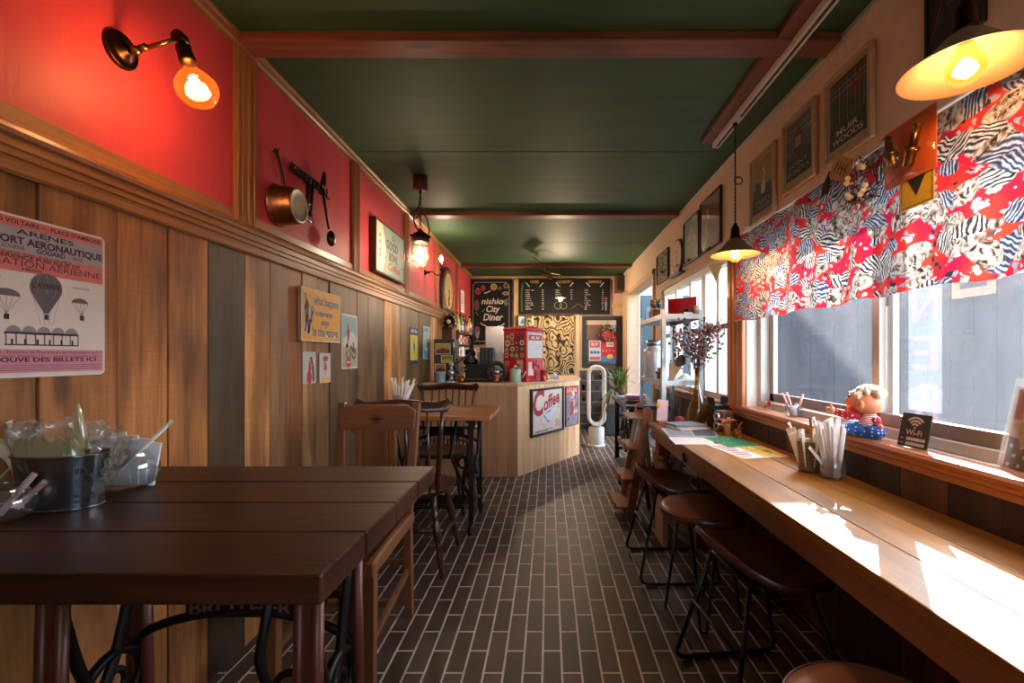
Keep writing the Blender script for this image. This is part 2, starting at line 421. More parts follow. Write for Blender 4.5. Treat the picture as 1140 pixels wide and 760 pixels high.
# ================================================================ the wall with the planks
wl = struct(MB().box(XL-.15, XL, -1.6, YB+.15, 0, ZC, M_red).build('wall_left'))
edges = [-1.6,-1.43,-1.25,-1.07,-.9,-.72,-.55,-.38,-.2,-.02,.15,.33,.5,.68,.86]
obs = [(1.045,'n'),(1.235,'n'),(1.40,'b'),(1.5625,'b'),(1.754,'d'),(1.91,'t'),(2.04,'g'),(2.16,'r'),(2.29,'tg'),(2.43,'g'),(2.60,'dg'),(2.78,'dg'),(2.95,'dg'),(3.09,'g'),(3.24,'d'),(3.40,'t'),(3.58,'t'),(3.74,'g'),(3.92,'dg'),(4.1,'g'),(4.3,'dg'),(4.5,'dg'),(4.68,'t'),(4.86,'b'),(5.05,'r'),(5.25,'b'),(5.45,'g'),(5.65,'b'),(5.85,'r'),(6.05,'b'),(6.3,'g'),(6.6,'b'),(YB,'r')]
TN = {'n': (.56,.4,.28,1), 'b': (.8,.58,.42,1), 'l': (1.0,.78,.56,1), 'd': (.13,.135,.16,1), 't': (1.15,.94,.72,1), 'g': (.42,.4,.43,1), 'r': (.6,.4,.31,1), 'tg': (.7,.62,.56,1), 'dg': (.24,.245,.29,1)}
mb = MB(); py = -1.6; pl = [(e, 'n') for e in edges[1:]] + obs
for e, k in pl:
    j = R.uniform(.9, 1.1); t = TN[k]; d = R.uniform(.014, .021)
    mb.box(XL-.002, XL+d, py+.0016, e-.0016, 0, 1.56, M_plank, tint=(t[0]*j, t[1]*j*R.uniform(.97, 1.03), t[2]*j*R.uniform(.96, 1.04), 1)); py = e
struct(mb.build('plank_paneling', wl, bevel=.0015, seg=1))
# moulded rail over the planks
def moulding(prof, y0, y1, mat, sgn=1, x=XL):
    m = MB(); m.prism([(p, q) for p, q in prof], 0, y1-y0, mat)
    vs = [(x + sgn*a, y0 + b, c) for a, b, c in m.v]; m.v = vs
    if sgn < 0: m.f = [tuple(reversed(f)) for f in m.f]
    return m
rail = [(0,1.515),(.026,1.515),(.03,1.522),(.03,1.538),(.025,1.541),(.025,1.551),(.031,1.554),(.031,1.568),(.036,1.572),(.036,1.592),(.042,1.596),(.045,1.606),(.042,1.616),(.03,1.622),(.018,1.634),(.012,1.638),(0,1.638)]
struct(moulding(rail, -1.6, YB, M_trim).build('trim_1'))
crown = [(0,2.285),(.008,2.285),(.01,2.298),(.02,2.305),(.024,2.32),(.03,2.33),(.03,2.34),(0,2.34)]
struct(moulding(crown, -1.6, YB, M_trim).build('trim_2'))
k = 3
for y0, y1 in ((.72,.83),(1.708,1.833),(2.735,2.83),(3.735,3.82),(4.75,4.84),(5.8,5.89)):
    mb = MB(); w = y1-y0
    mb.box(XL, XL+.014, y0, y1, 1.63, 2.30, M_trimv)
    for q in (.0, .22, .5, .78):
        mb.box(XL+.01, XL+.021, y0+w*(q+.04), y0+w*(q+.17), 1.63, 2.30, M_trimv)
    struct(mb.build('trim_%d' % k, bevel=.003)); k += 1
# sub-frame board above the rail in every red panel
ys = [-1.6,.72,.83,1.708,1.833,2.735,2.83,3.735,3.82,4.75,4.84,5.8,5.89,YB]
for i in range(0, len(ys), 2):
    mb = MB(); mb.box(XL, XL+.011, ys[i], ys[i+1], 1.63, 1.672, M_trim); struct(mb.build('trim_%d' % k, bevel=.003)); k += 1
# ceiling beams across the room
for y0, y1 in ((1.707,1.811),(3.828,3.936),(6.04,6.14)):
    struct(MB().box(XL+.02, XR-.02, y0, y1, ZC-.037, ZC, M_beam).build('trim_%d' % k, bevel=.004)); k += 1

# ================================================================ the wall with the windows
Z1B, Z1T, Y1A, Y1B = .83, 1.80, .62, 2.58
Z2B, Z2T, Y2A, Y2B = .83, 1.766, 2.80, 4.52
DA, DB, DT = 4.86, 6.4, 1.98
def seg(mb, y0, y1, z0, z1, mat): mb.box(XR, XR+.15, y0, y1, z0, z1, mat)
mb = MB()
for y0, y1, z0, z1 in ((-1.6,Y1A,0,Z1T),(Y1A,Y1B,0,Z1B),(Y1B,Y2A,0,Z1T),(Y2A,Y2B,0,Z2B),(Y2A,Y2B,Z2T,Z1T),(Y2B,DA,0,Z1T),(DB,YB+.15,0,DT),(-1.6,DA,Z1T,ZC),(DA,YB+.15,DT,ZC),(DA-.001,DA,Z1T,DT)):
    seg(mb, y0, y1, z0, z1, M_cream)
wr = struct(mb.build('wall_right'))
mb = MB(); y = -1.6; tn = [(.8,.75,.75,1),(.5,.5,.55,1),(1.1,.9,.8,1),(.7,.6,.55,1),(.45,.45,.48,1),(1.3,1.,.85,1)]
n = 0
while y < DA:
    w = R.choice((.12,.15,.17)); e = min(y+w, DA); t = R.choice(tn)
    mb.box(XR-.014-R.uniform(0,.003), XR+.002, y+.001, e-.001, 0, Z1B-.05, M_dplank, tint=t); y = e
struct(mb.build('plank_paneling', wr, bevel=.001, seg=1))
mb = MB(); mb.box(XR-.012, XR, -1.6, DA, ZC-.022, ZC-.002, M_offw); mb.box(XR-.012, XR, DA, YB, ZC-.022, ZC-.002, M_offw)
struct(mb.build('trim_%d' % k)); k += 1
# dust-filmed outdoor panes
def dusty(name, amount):
    m = bpy.data.materials.new(name); m.use_nodes = True; nt = m.node_tree; nt.nodes.clear(); o = N(nt, 'ShaderNodeOutputMaterial')
    tr = N(nt, 'ShaderNodeBsdfTransparent'); tr.inputs[0].default_value = (.93, .96, .98, 1)
    tl = N(nt, 'ShaderNodeBsdfTranslucent'); tl.inputs[0].default_value = hx('#c0c4cc'); df = N(nt, 'ShaderNodeBsdfDiffuse'); df.inputs[0].default_value = hx('#c0c4cc')
    gl = N(nt, 'ShaderNodeBsdfGlossy'); gl.inputs['Roughness'].default_value = .03
    a = N(nt, 'ShaderNodeMixShader'); a.inputs[0].default_value = .25; L(nt, tl.outputs[0], a.inputs[1]); L(nt, df.outputs[0], a.inputs[2])
    n1 = N(nt, 'ShaderNodeTexNoise'); n1.inputs['Scale'].default_value = 160; n1.inputs['Detail'].default_value = 4; L(nt, coords(nt), n1.inputs['Vector'])
    n2 = N(nt, 'ShaderNodeTexNoise'); n2.inputs['Scale'].default_value = 6; n2.inputs['Detail'].default_value = 5; L(nt, coords(nt, (1, 1, .4)), n2.inputs['Vector'])
    ml = N(nt, 'ShaderNodeMath', operation='MULTIPLY'); L(nt, n1.outputs[0], ml.inputs[0]); L(nt, n2.outputs[0], ml.inputs[1])
    mr = N(nt, 'ShaderNodeMapRange'); mr.inputs['From Min'].default_value = .12; mr.inputs['From Max'].default_value = .42; mr.inputs['To Min'].default_value = amount*.7; mr.inputs['To Max'].default_value = amount*1.5; L(nt, ml.outputs[0], mr.inputs[0])
    b = N(nt, 'ShaderNodeMixShader'); L(nt, mr.outputs[0], b.inputs[0]); L(nt, tr.outputs[0], b.inputs[1]); L(nt, a.outputs[0], b.inputs[2])
    c = N(nt, 'ShaderNodeMixShader'); c.inputs[0].default_value = .03; L(nt, b.outputs[0], c.inputs[1]); L(nt, gl.outputs[0], c.inputs[2]); L(nt, c.outputs[0], o.inputs[0]); return m
M_dust = dusty('dusty_window_glass', .04); M_pane = dusty('clear_window_glass', .05)
# window 1: two-leaf sliding aluminium window, timber casing and sill
w1 = sroot('window_1', (XR, (Y1A+Y1B)/2, Z1B))
mb = MB(); mb.box(XR+.0, XR+.15, Y1B-.006, Y1B, Z1B, Z1T, M_offw); mb.box(XR, XR+.15, Y1A, Y1A+.006, Z1B, Z1T, M_offw)
mb.box(XR, XR+.15, Y1A, Y1B, Z1T-.006, Z1T, M_offw); mb.box(XR+.012, XR+.15, Y1A, Y1B, Z1B-.004, Z1B+.004, M_offw)
struct(mb.build('window_reveal', w1, True))
sill = [(0,Z1B-.058),(.018,Z1B-.058),(.02,Z1B-.04),(.028,Z1B-.034),(.028,Z1B-.024),(.036,Z1B-.018),(.04,Z1B-.008),(.036,Z1B+.003),(.028,Z1B+.006),(-.03,Z1B+.006),(-.03,Z1B-.01),(0,Z1B-.01)]
struct(moulding(sill[::-1], Y1A-.1, Y1B+.075, M_sill, -1, XR).build('window_sill', w1, True))
mb = MB(); mb.box(XR-.026, XR, Y1B, Y1B+.035, Z1B-.05, Z1T-.08, M_sillv); mb.box(XR-.018, XR, Y1B+.035, Y1B+.07, Z1B-.05, Z1T-.09, M_sillv)
mb.box(XR-.026, XR, Y1A-.05, Y1A, Z1B-.05, Z1T, M_sillv); struct(mb.build('casing', w1, True, bevel=.005))
xf = XR+.09
mb = MB()
for a, b, c, d in ((Y1A+.006,Y1B-.006,Z1B+.004,Z1B+.04),(Y1A+.006,Y1B-.006,Z1T-.045,Z1T-.006),(Y1A+.006,Y1A+.04,Z1B+.04,Z1T-.04),(Y1B-.045,Y1B-.006,Z1B+.04,Z1T-.04)): mb.box(xf-.03, xf+.05, a, b, c, d, M_alu)
struct(mb.build('window_frame', w1, True, bevel=.003))
ym = 1.66
for nm, ya, yb, x0 in (('window_sash', Y1A+.045, ym+.03, xf+.0), ('window_sash', ym-.035, Y1B-.05, xf+.03)):
    mb = MB()
    mb.box(x0-.012, x0+.012, ya, ya+.04, Z1B+.04, Z1T-.045, M_alu); mb.box(x0-.012, x0+.012, yb-.04, yb, Z1B+.04, Z1T-.045, M_alu)
    mb.box(x0-.012, x0+.012, ya, yb, Z1B+.04, Z1B+.085, M_alub); mb.box(x0-.012, x0+.012, ya, yb, Z1T-.085, Z1T-.045, M_alu)
    mb.box(x0-.016, x0-.012, ya+.01, ya+.03, 1.3, 1.34, M_alub)
    s = struct(mb.build(nm, w1, True, bevel=.002))
    g = MB(); g.box(x0-.002, x0+.002, ya+.04, yb-.04, Z1B+.085, Z1T-.085, M_dust); struct(g.build('pane', s, True))
# window 2: six-light timber window, white bars
w2 = sroot('window_2', (XR, (Y2A+Y2B)/2, Z2B))
M_bar = pm('#e8e9e2', .5, var=.04)
mb = MB(); xg = XR+.05
mb.box(xg-.03, xg+.03, Y2A, Y2B, Z2B, Z2B+.04, M_bar); mb.box(xg-.03, xg+.03, Y2A, Y2B, Z2T-.05, Z2T, M_bar)
bars = [Y2A+.02, 3.08, 3.36, 3.68, 4.1, Y2B-.02]
for q, y in enumerate(bars): mb.box(xg-.03, xg+.03, y-(.022 if q != 2 else .04), y+(.022 if q != 2 else .04), Z2B+.04, Z2T-.05, M_bar)
for i in range(5): mb.box(xg-.015, xg+.015, bars[i]+.02, bars[i+1]-.02, 1.30, 1.335, pm('#a8a49a', .5))
struct(mb.build('window_frame', w2, True, bevel=.003))
for i in range(5): struct(MB().box(xg-.002, xg+.002, bars[i]+.02, bars[i+1]-.02, Z2B+.04, Z2T-.05, M_pane).build('pane', w2, True))
sl2 = [(0,Z2B-.055),(.016,Z2B-.055),(.02,Z2B-.03),(.034,Z2B-.02),(.036,Z2B-.004),(.028,Z2B+.004),(-.02,Z2B+.004),(-.02,Z2B-.01),(0,Z2B-.01)]
struct(moulding(sl2[::-1], Y2A-.075, Y2B+.04, M_sill, -1, XR).build('window_sill', w2, True))
mb = MB(); mb.box(XR-.026, XR, Y2A-.035, Y2A, Z2B-.05, Z2T-.02, M_sillv); mb.box(XR-.018, XR, Y2A-.07, Y2A-.035, Z2B-.05, Z2T-.03, M_sillv); struct(mb.build('casing', w2, True, bevel=.005))
# door opening at the far end, blue door standing ajar inside it
d1 = sroot('door_1', (XR, (DA+DB)/2, 0)); M_blue = pm('#2b4a58', .5, bump=.2)
mb = MB()
for a, b, c, d in ((DA-.06,DA,0,DT+.06),(DB,DB+.06,0,DT+.06),(DA-.06,DB+.06,DT,DT+.06)): mb.box(XR-.02, XR, a, b, c, d, M_pine)
struct(mb.build('door_frame', d1, True, bevel=.004))
mb = MB(); mb.box(XR+.16, XR+.98, DB-.045, DB-.01, .01, DT-.01, M_blue)
for q in range(5): mb.box(XR+.17+q*.162, XR+.17+q*.162+.146, DB-.053, DB-.044, .08, DT-.08, M_blue)
lf = struct(mb.build('door_leaf', d1, True, bevel=.003))
mb = MB(); mb.cyl((XR+.9, DB-.05, 1.0), (XR+.9, DB-.1, 1.0), .012, M_brass, 10); mb.cyl((XR+.9, DB-.1, 1.0), (XR+.8, DB-.1, 1.0), .01, M_brass, 10); struct(mb.build('door_handle', d1, True))
# ================================================================ end wall and the wall behind the camera
mb = MB(); mb.box(XL-.15, XR+.15, YB, YB+.15, 0, ZC, M_cream)
wb = struct(mb.build('wall_back'))
mb = MB()
for x0, x1, z0, z1 in ((-.535,-.455,.0,2.30),(.385,.47,.0,1.78),(XL,XR,2.28,2.33),(.47,XR,.86,.93),(.9,XR,1.86,1.91),(XL,-1.17,0,2.3)): mb.box(x0, x1, YB-.03, YB+.001, z0, z1, M_pine)
struct(mb.build('trim_%d' % k, bevel=.003)); k += 1
mb = MB()
for x0, x1, z0, z1 in ((XL-.15,-.1,0,ZC),(1.02,XR+.15,0,ZC),(-.1,1.02,2.2,ZC),(-.1,1.02,0,1.2)): mb.box(x0, x1, -1.6, -1.5, z0, z1, M_cream)
struct(mb.build('wall_front'))
mb = MB()
for x0, x1, z0, z1 in ((-.1,-.05,1.2,2.2),(.97,1.02,1.2,2.2),(.43,.48,1.2,2.2),(-.05,.97,1.2,1.26),(-.05,.97,2.14,2.2)): mb.box(x0, x1, -1.58, -1.52, z0, z1, M_bar)
w3 = sroot('fill_window', (.46, -1.55, 1.2)); struct(mb.build('window_frame', w3, True)); struct(MB().box(-.05, .97, -1.552, -1.548, 1.26, 2.14, M_pane).build('pane', w3, True))  # unseen window, added behind the camera to let in fill daylight

# ================================================================ outdoors
M_gnd = pm('#7e7a72', .9, nscale=8, bump=.3, name='pale_asphalt')
struct(MB().box(-30, 40, -30, 60, -.4, -.15, M_gnd).build('ground'))
def siding():
    m, nt, b = newmat('white_siding'); w = N(nt, 'ShaderNodeTexWave', wave_type='BANDS', bands_direction='Z', wave_profile='SAW'); w.inputs['Scale'].default_value = 2.6
    L(nt, coords(nt), w.inputs['Vector']); r = ramp(nt, [(0, '#7c7d7e'), (.12, '#9c9d9e'), (1, '#a3a4a5')], w.outputs[0]); L(nt, r.outputs[0], b.inputs['Base Color']); b.inputs['Roughness'].default_value = .7; return m
mb = MB(); M_sid = siding(); mb.box(4.2, 12, 7.4, 22, -.15, 4.83, M_sid); mb.box(4.22, 11.9, 9.0, 21.9, 4.83, 5.6, M_sid)  # second, taller block is added out of view to stop sun over the door
nb = struct(mb.build('exterior_building'))
mb = MB()
for y in (8.2, 10.0, 12.2, 14.6): mb.box(4.16, 4.2, y, y+1.2, 1.2, 2.3, pm('#8d6f66', .6)); mb.box(4.15, 4.2, y+.12, y+1.08, 1.32, 2.18, pm('#4c5660', .2))
struct(mb.build('exterior_window', nb, True))
mb = MB(); M_navy = pm('#10141d', .8, bump=.2, spec=.08); mb.box(1.9, 7.5, 4.55, 4.62, -.15, 1.95, M_navy)  # made-up boards as dark backdrop for the pane, shade put into their colour
for q in range(24): mb.box(1.92+q*.232, 1.92+q*.232+.22, 4.535, 4.552, -.1, 1.92, pm(('#10141d', '#12161f', '#0f131b')[q % 3], .8, spec=.08))
struct(mb.build('dark_backdrop_fence'))
# ================================================================ furniture
M_dark = wood('#241209', '#5a3220', 'x', 11, .36, .6, name='dark_stained_plank', coat=0., tint=True, spec=.28)
M_legred = pm('#60301f', .4, .2, bump=.15, name='oxide_iron'); M_chair = wood('#5c3520', '#8e5832', 'z', 12, .36, .1, knots=False, name='oak_chair', coat=.2)
M_chx = wood('#5c3520', '#8e5832', 'x', 12, .36, .1, knots=False, name='oak_chair_rail', coat=.2)
M_wind = wood('#2a140c', '#4c2818', 'z', 14, .28, .05, knots=False, name='dark_windsor', coat=.35); M_windx = wood('#2a140c', '#53301c', 'x', 14, .28, .05, knots=False, name='dark_windsor_x', coat=.35)
M_oakt = wood('#8a5430', '#bd7c48', 'x', 10, .3, .15, knots=False, name='oak_table', coat=.3)
M_rush = None
def rush():
    m, nt, b = newmat('woven_rush'); w = N(nt, 'ShaderNodeTexWave', bands_direction='Y'); w.inputs['Scale'].default_value = 40; w.inputs['Distortion'].default_value = 2; L(nt, coords(nt), w.inputs['Vector'])
    r = ramp(nt, [(.2, '#2c1b10'), (.8, '#6b4a2c')], w.outputs[0]); L(nt, r.outputs[0], b.inputs['Base Color']); b.inputs['Roughness'].default_value = .7
    bp = N(nt, 'ShaderNodeBump'); bp.inputs['Distance'].default_value = .004; L(nt, w.outputs[0], bp.inputs['Height']); L(nt, bp.outputs[0], b.inputs['Normal']); return m
M_rush = rush()
# ---- tables on sewing-machine irons
def iron_table(label, x0, x1, y0, y1, H, th, topmat, planks, plate, hs, bz, lm, lwd):
    t = thing('iron_base_table', label, 'table', ((x0+x1)/2, (y0+y1)/2, 0)); cx, cy = (x0+x1)/2, (y0+y1)/2
    mb = MB(); w = (y1-y0)/planks
    for i in range(planks):
        q = R.uniform(.85, 1.15); j = R.uniform(-.003, .004)
        mb.box(x0, x1+j, y0+i*w+.0012, y0+(i+1)*w-.0012, H-th, H, topmat, tint=(q, q, q, 1))
    mb.build('tabletop', t, True, bevel=.004)
    xa, xb = x0+.20, x1-.13; ya, yb = cy-.03-hs, cy-.03+hs; hz = H-th
    for x in (xa, xb):
        m = MB()   # cast-iron end frame: two ribbed uprights, feet, top plate, crossing scrolls
        for y, s in ((ya, -1), (yb, 1)):
            m.bar((x, y+s*.02, .05), (x, y, hz), .05*lwd, .012, lm, up=(0, 1, 0)); m.tube([(x-.018*lwd, y+s*.02, .05), (x-.017*lwd, y, hz)], .0125*lwd, lm, 8); m.tube([(x+.018*lwd, y+s*.02, .05), (x+.017*lwd, y, hz)], .0125*lwd, lm, 8)
            m.tube([(x, y+s*.02, .06), (x, y+s*.05, .02)], [.022, .016], lm, 8); m.cyl((x-.012, y+s*.05, .018), (x+.012, y+s*.05, .018), .018, M_iron, 12)
            m.ell((x+.026, y, hz-.05), .012, M_steel, 10, 6)
        m.box(x-.03, x+.03, ya-.04, yb+.04, hz-.022, hz, lm)
        for s in (-1, 1):
            a, b = (ya, yb) if s > 0 else (yb, ya)
            m.tube([(x, a+(b-a)*u, .1+(hz-.18)*u + .05*math.sin(PI*u*2)) for u in [i/12 for i in range(13)]], .011, M_iron, 8)
        m.tube(arc((x, cy, hz*.52), .07, 0, 2*PI, 20, 'yz')[:-1], .011, M_iron, 8, closed=True); m.tube(arc((x, cy, hz*.52), .03, 0, 2*PI, 14, 'yz')[:-1], .008, M_iron, 8, closed=True)
        m.tube([(x, ya, .13), (x, cy, .17), (x, yb, .13)], .012, M_iron, 8)
        m.build('iron_leg_frame', t, True)
    m = MB()       # back brace with the cast maker's plate, arching between the frames
    yc = yb; n = 24
    m.tube([(xa+(xb-xa)*i/n, yc, bz-.10+.07*math.sin(PI*i/n)**.6) for i in range(n+1)], .011, M_iron, 8)
    m.bar((xa, yc, bz+.012), (xb, yc, bz+.012), .012, .02, M_iron)
    xm = (xa+xb)/2; m.box(xm-.13, xm+.13, yc-.006, yc+.006, bz-.042, bz+.01, M_iron)
    if plate: m.text(plate, xm, bz-.036, .034, 0, pm('#7a5a4c', .4, .4), width=.24, bold=.02, M=Matrix.Translation((0, yc-.0075, 0)))
    m.build('brace', t, True)
    m = MB()       # treadle plate on its rod
    m.tube([(xa, cy, .13), (xb, cy, .13)], .009, M_iron, 8)
    for i in range(7): m.bar((xm-.17, cy-.12+i*.04, .135), (xm+.17, cy-.12+i*.04, .135), .016, .012, M_iron)
    for q in (-.17, -.06, .06, .17): m.bar((xm+q, cy-.13, .137), (xm+q, cy+.13, .137), .018, .016, M_iron)
    m.build('treadle', t, True)
    m = MB(); m.tube([(xb-.03, yc, hz-.04), (xb-.10, yc-.04, .3), (xb-.11, yc-.06, .14)], [.01, .013, .009], M_iron, 8)
    m.tube([(xb-.16, yc, hz-.04), (xb-.20, yc-.02, .42), (xb-.12, yc-.05, .25), (xb-.05, yc, .1)], .012, M_iron, 8); m.tube(arc((xb-.1, yc-.06, .38), .04, 0, 2*PI, 14)[:-1], .009, M_iron, 8, closed=True)
    m.build('pitman_rod', t, True); return t
TX = -.338
iron_table('near dark plank table on iron sewing-machine base, holding the oval bucket', XL+.022, TX, .676, 1.345, .795, .047, M_dark, 4, 'BROTHER', .088, .552, M_legred, 1.)
iron_table('smaller honey-brown table on iron base before the wooden bar counter', XL+.022, -.36, 2.78, 3.38, .752, .03, M_oakt, 3, None, .17, .60, pm('#2a1a16', .4, .3, bump=.1), .55)
# ---- oak chair
def oak_chair():
    t = thing('oak_chair', 'square-backed oak chair with carved crest at near dark table', 'chair', (-.745, 1.73, 0))
    for s in (-1, 1):
        m = MB(); m.bar((s*.142, .235, 0), (s*.142, .215, .43), .034, .034, M_chair, up=(0, 1, 0)); m.bar((s*.142, .215, .43), (s*.163, .275, .915), .038, .034, M_chair, up=(0, 1, 0), w1=.032, h1=.026); m.build('rear_leg', t, bevel=.004)
        m = MB(); m.bar((s*.158, -.235, 0), (s*.158, -.235, .405), .034, .034, M_chair, up=(0, 1, 0), w1=.04, h1=.04); m.build('front_leg', t, bevel=.004)
    m = MB()
    for s in (-1, 1): m.bar((s*.165, -.262, .425), (s*.15, .24, .425), .03, .052, M_chair)
    m.bar((-.16, -.245, .42), (.16, -.245, .42), .04, .045, M_chx); m.bar((-.15, .215, .415), (.15, .215, .415), .03, .05, M_chx); m.build('seat_frame', t, bevel=.01, seg=3)
    m = MB(); m.grid(lambda u, v: V(((-.15+.3*u), -.235+.45*v, .438+.014*math.sin(PI*u)*math.sin(PI*v))), 12, 12, M_rush); m.box(-.15, .15, -.235, .215, .41, .437, M_rush); m.build('seat', t)
    m = MB(); n = 12; pts = []
    lo = [(-.163, .80), (-.12, .80), (-.10, .782), (.10, .782), (.12, .80), (.163, .80)]; hi = [(.166, .885), (.13, .905), (.06, .908), (-.06, .908), (-.13, .905), (-.166, .885)]
    m.prism(lo+hi, .238, .264, M_chx)
    cro = m.build('crest_rail', t, bevel=.006)
    m = MB()
    for a in (-1.0, -.5, 0, .5, 1.0): m.tube([(math.sin(a)*.008, .2365, .838+.004*math.cos(a)), (math.sin(a)*.034, .2365, .835+.034*math.cos(a))], [.0035, .002], pm('#2a160d', .5), 6)
    m.bar((-.02, .2368, .832), (.02, .2368, .832), .003, .004, pm('#2a160d', .5)); m.build('carved_motif', cro)
    m = MB()
    for x0, x1 in ((-.085, -.062), (-.05, .05), (.062, .085)): m.box(x0, x1, .226, .244, .44, .80, M_chair)
    m.box(-.088, .088, .232, .246, .44, .80, M_chair); m.build('splat', t, bevel=.003)
    m = MB()
    for s in (-1, 1): m.bar((s*.15, -.22, .16), (s*.142, .21, .2), .018, .026, M_chair)
    m.bar((-.15, .22, .24), (.15, .22, .24), .018, .026, M_chx); m.bar((-.15, 0, .18), (.15, 0, .18), .018, .026, M_chx); m.build('stretcher', t, bevel=.003)
    return t
oak_chair()
# ---- comb-back windsor chairs
def turned(m, p0, p1, prof, mat, n=12):
    p0, p1 = V(p0), V(p1); d = p1-p0; q = V((0, 0, 1)).rotation_difference(d.normalized()).to_matrix().to_4x4()
    m.lathe([(r, z*d.length) for r, z in prof], mat, Matrix.Translation(p0) @ q, n)
LEG = [(0,0),(.012,0),(.014,.04),(.012,.1),(.017,.2),(.019,.3),(.013,.36),(.018,.38),(.013,.4),(.021,.46),(.022,.58),(.016,.68),(.013,.72),(.019,.75),(.013,.78),(.016,.86),(.019,1),(0,1)]
POST = [(0,0),(.011,0),(.013,.08),(.017,.16),(.012,.2),(.018,.23),(.012,.26),(.016,.36),(.014,.5),(.011,.7),(.009,1),(0,1)]
def windsor(name, label, loc, rz, low):
    t = thing(name, label, 'chair', loc, rz); SZ = .43
    m = MB()
    def seatf(u, v):
        a = 2*PI*u; rr = v; rx = .215; ry = .205
        c, s = math.cos(a), math.sin(a); k = (abs(c)**2.6+abs(s)**2.6)**(-1/2.6)
        return V((rx*k*c*rr*(1-.06*s), ry*k*s*rr, SZ-.012*(1-rr**3)-(.008*(rr > .97))))
    m.grid(seatf, 28, 8, M_windx, wrapu=True)
    def seatb(u, v):
        p = seatf(u, 1); p2 = seatf(u, .86); q = (p*(1-v)+p2*v); return V((q.x, q.y, SZ-.008-.034*(v**.5)))
    m.grid(seatb, 28, 4, M_windx, wrapu=True); m.grid(lambda u, v: V((seatf(u, .86*(1-v)).x, seatf(u, .86*(1-v)).y, SZ-.042)), 28, 2, M_windx, wrapu=True)
    m.build('seat', t)
    for sx in (-1, 1):
        for sy in (-1, 1):
            m = MB(); turned(m, (sx*.2, sy*.205-.0, 0), (sx*.135, sy*.135, SZ-.035), LEG, M_wind); m.build('leg', t)
    m = MB()
    for sx in (-1, 1): m.tube([(sx*.178, -.185, .15), (sx*.17, 0, .16), (sx*.178, .185, .15)], [.009, .015, .009], M_wind, 10)
    m.tube([(-.17, 0, .16), (0, 0, .165), (.17, 0, .16)], [.009, .016, .009], M_wind, 10); m.build('stretcher', t)
    def cr(u):                     # crest curve: u -1..1, bows back and turns up at the ears
        return V((u*.245, .265-.055*u*u, (.868+.010*math.cos(u*PI)+.022*u**4)))
    for s in (-1, 1): m = MB(); turned(m, (s*.165, .165, SZ-.01), cr(s*.84)-V((0, 0, .015)), POST, M_wind); m.build('back_post', t)
    for i in range(6):
        u = -.55+1.1*i/5; m = MB(); a = V((u*.235, .178-.02*u*u, SZ-.01)); b = cr(u)-V((0, 0, .02)); m.tube([a, a.lerp(b, .35), b], [.006, .0085, .0055], M_wind, 8); m.build('spindle', t)
    m = MB(); n = 28
    def crs(u, v):
        w = -1+2*v; c = cr(w); h = .030*(1-.25*abs(w))+.013*math.exp(-((abs(w)-.93)/.1)**2); th = .011+.004*math.exp(-((abs(w)-.93)/.1)**2); e = 1 if abs(w) < .995 else .3
        a = 2*PI*u; return c + V((0, th*math.cos(a)*e - .012*math.sin(a), h*math.sin(a)*e))
    m.grid(crs, 14, n, M_windx, wrapu=True); m.build('crest_rail', t)
    if low:
        m = MB(); m.tube([(.195*math.cos(a), .02+.17*math.sin(a), SZ+.075) for a in [PI*i/16 for i in range(17)]], .011, M_windx, 10); m.tube([(.195*math.cos(a), .02+.17*math.sin(a), SZ+.03) for a in [PI*i/16 for i in range(17)]], .006, M_windx, 8)
        for i in range(7): a = PI*(i+.0)/6; m.tube([(.195*math.cos(a), .02+.17*math.sin(a), SZ-.01), (.195*math.cos(a), .02+.17*math.sin(a), SZ+.075)], .007, M_windx, 8)
        m.build('seat_gallery', t)
    return t
windsor('windsor_chair', 'dark spindle-back chair with its back to the square-backed oak chair', (-.735, 2.49, 0), PI, False)
windsor('windsor_chair', 'dark spindle-back chair behind the smaller table, facing into the room', (-.80, 3.40, 0), 0, True)

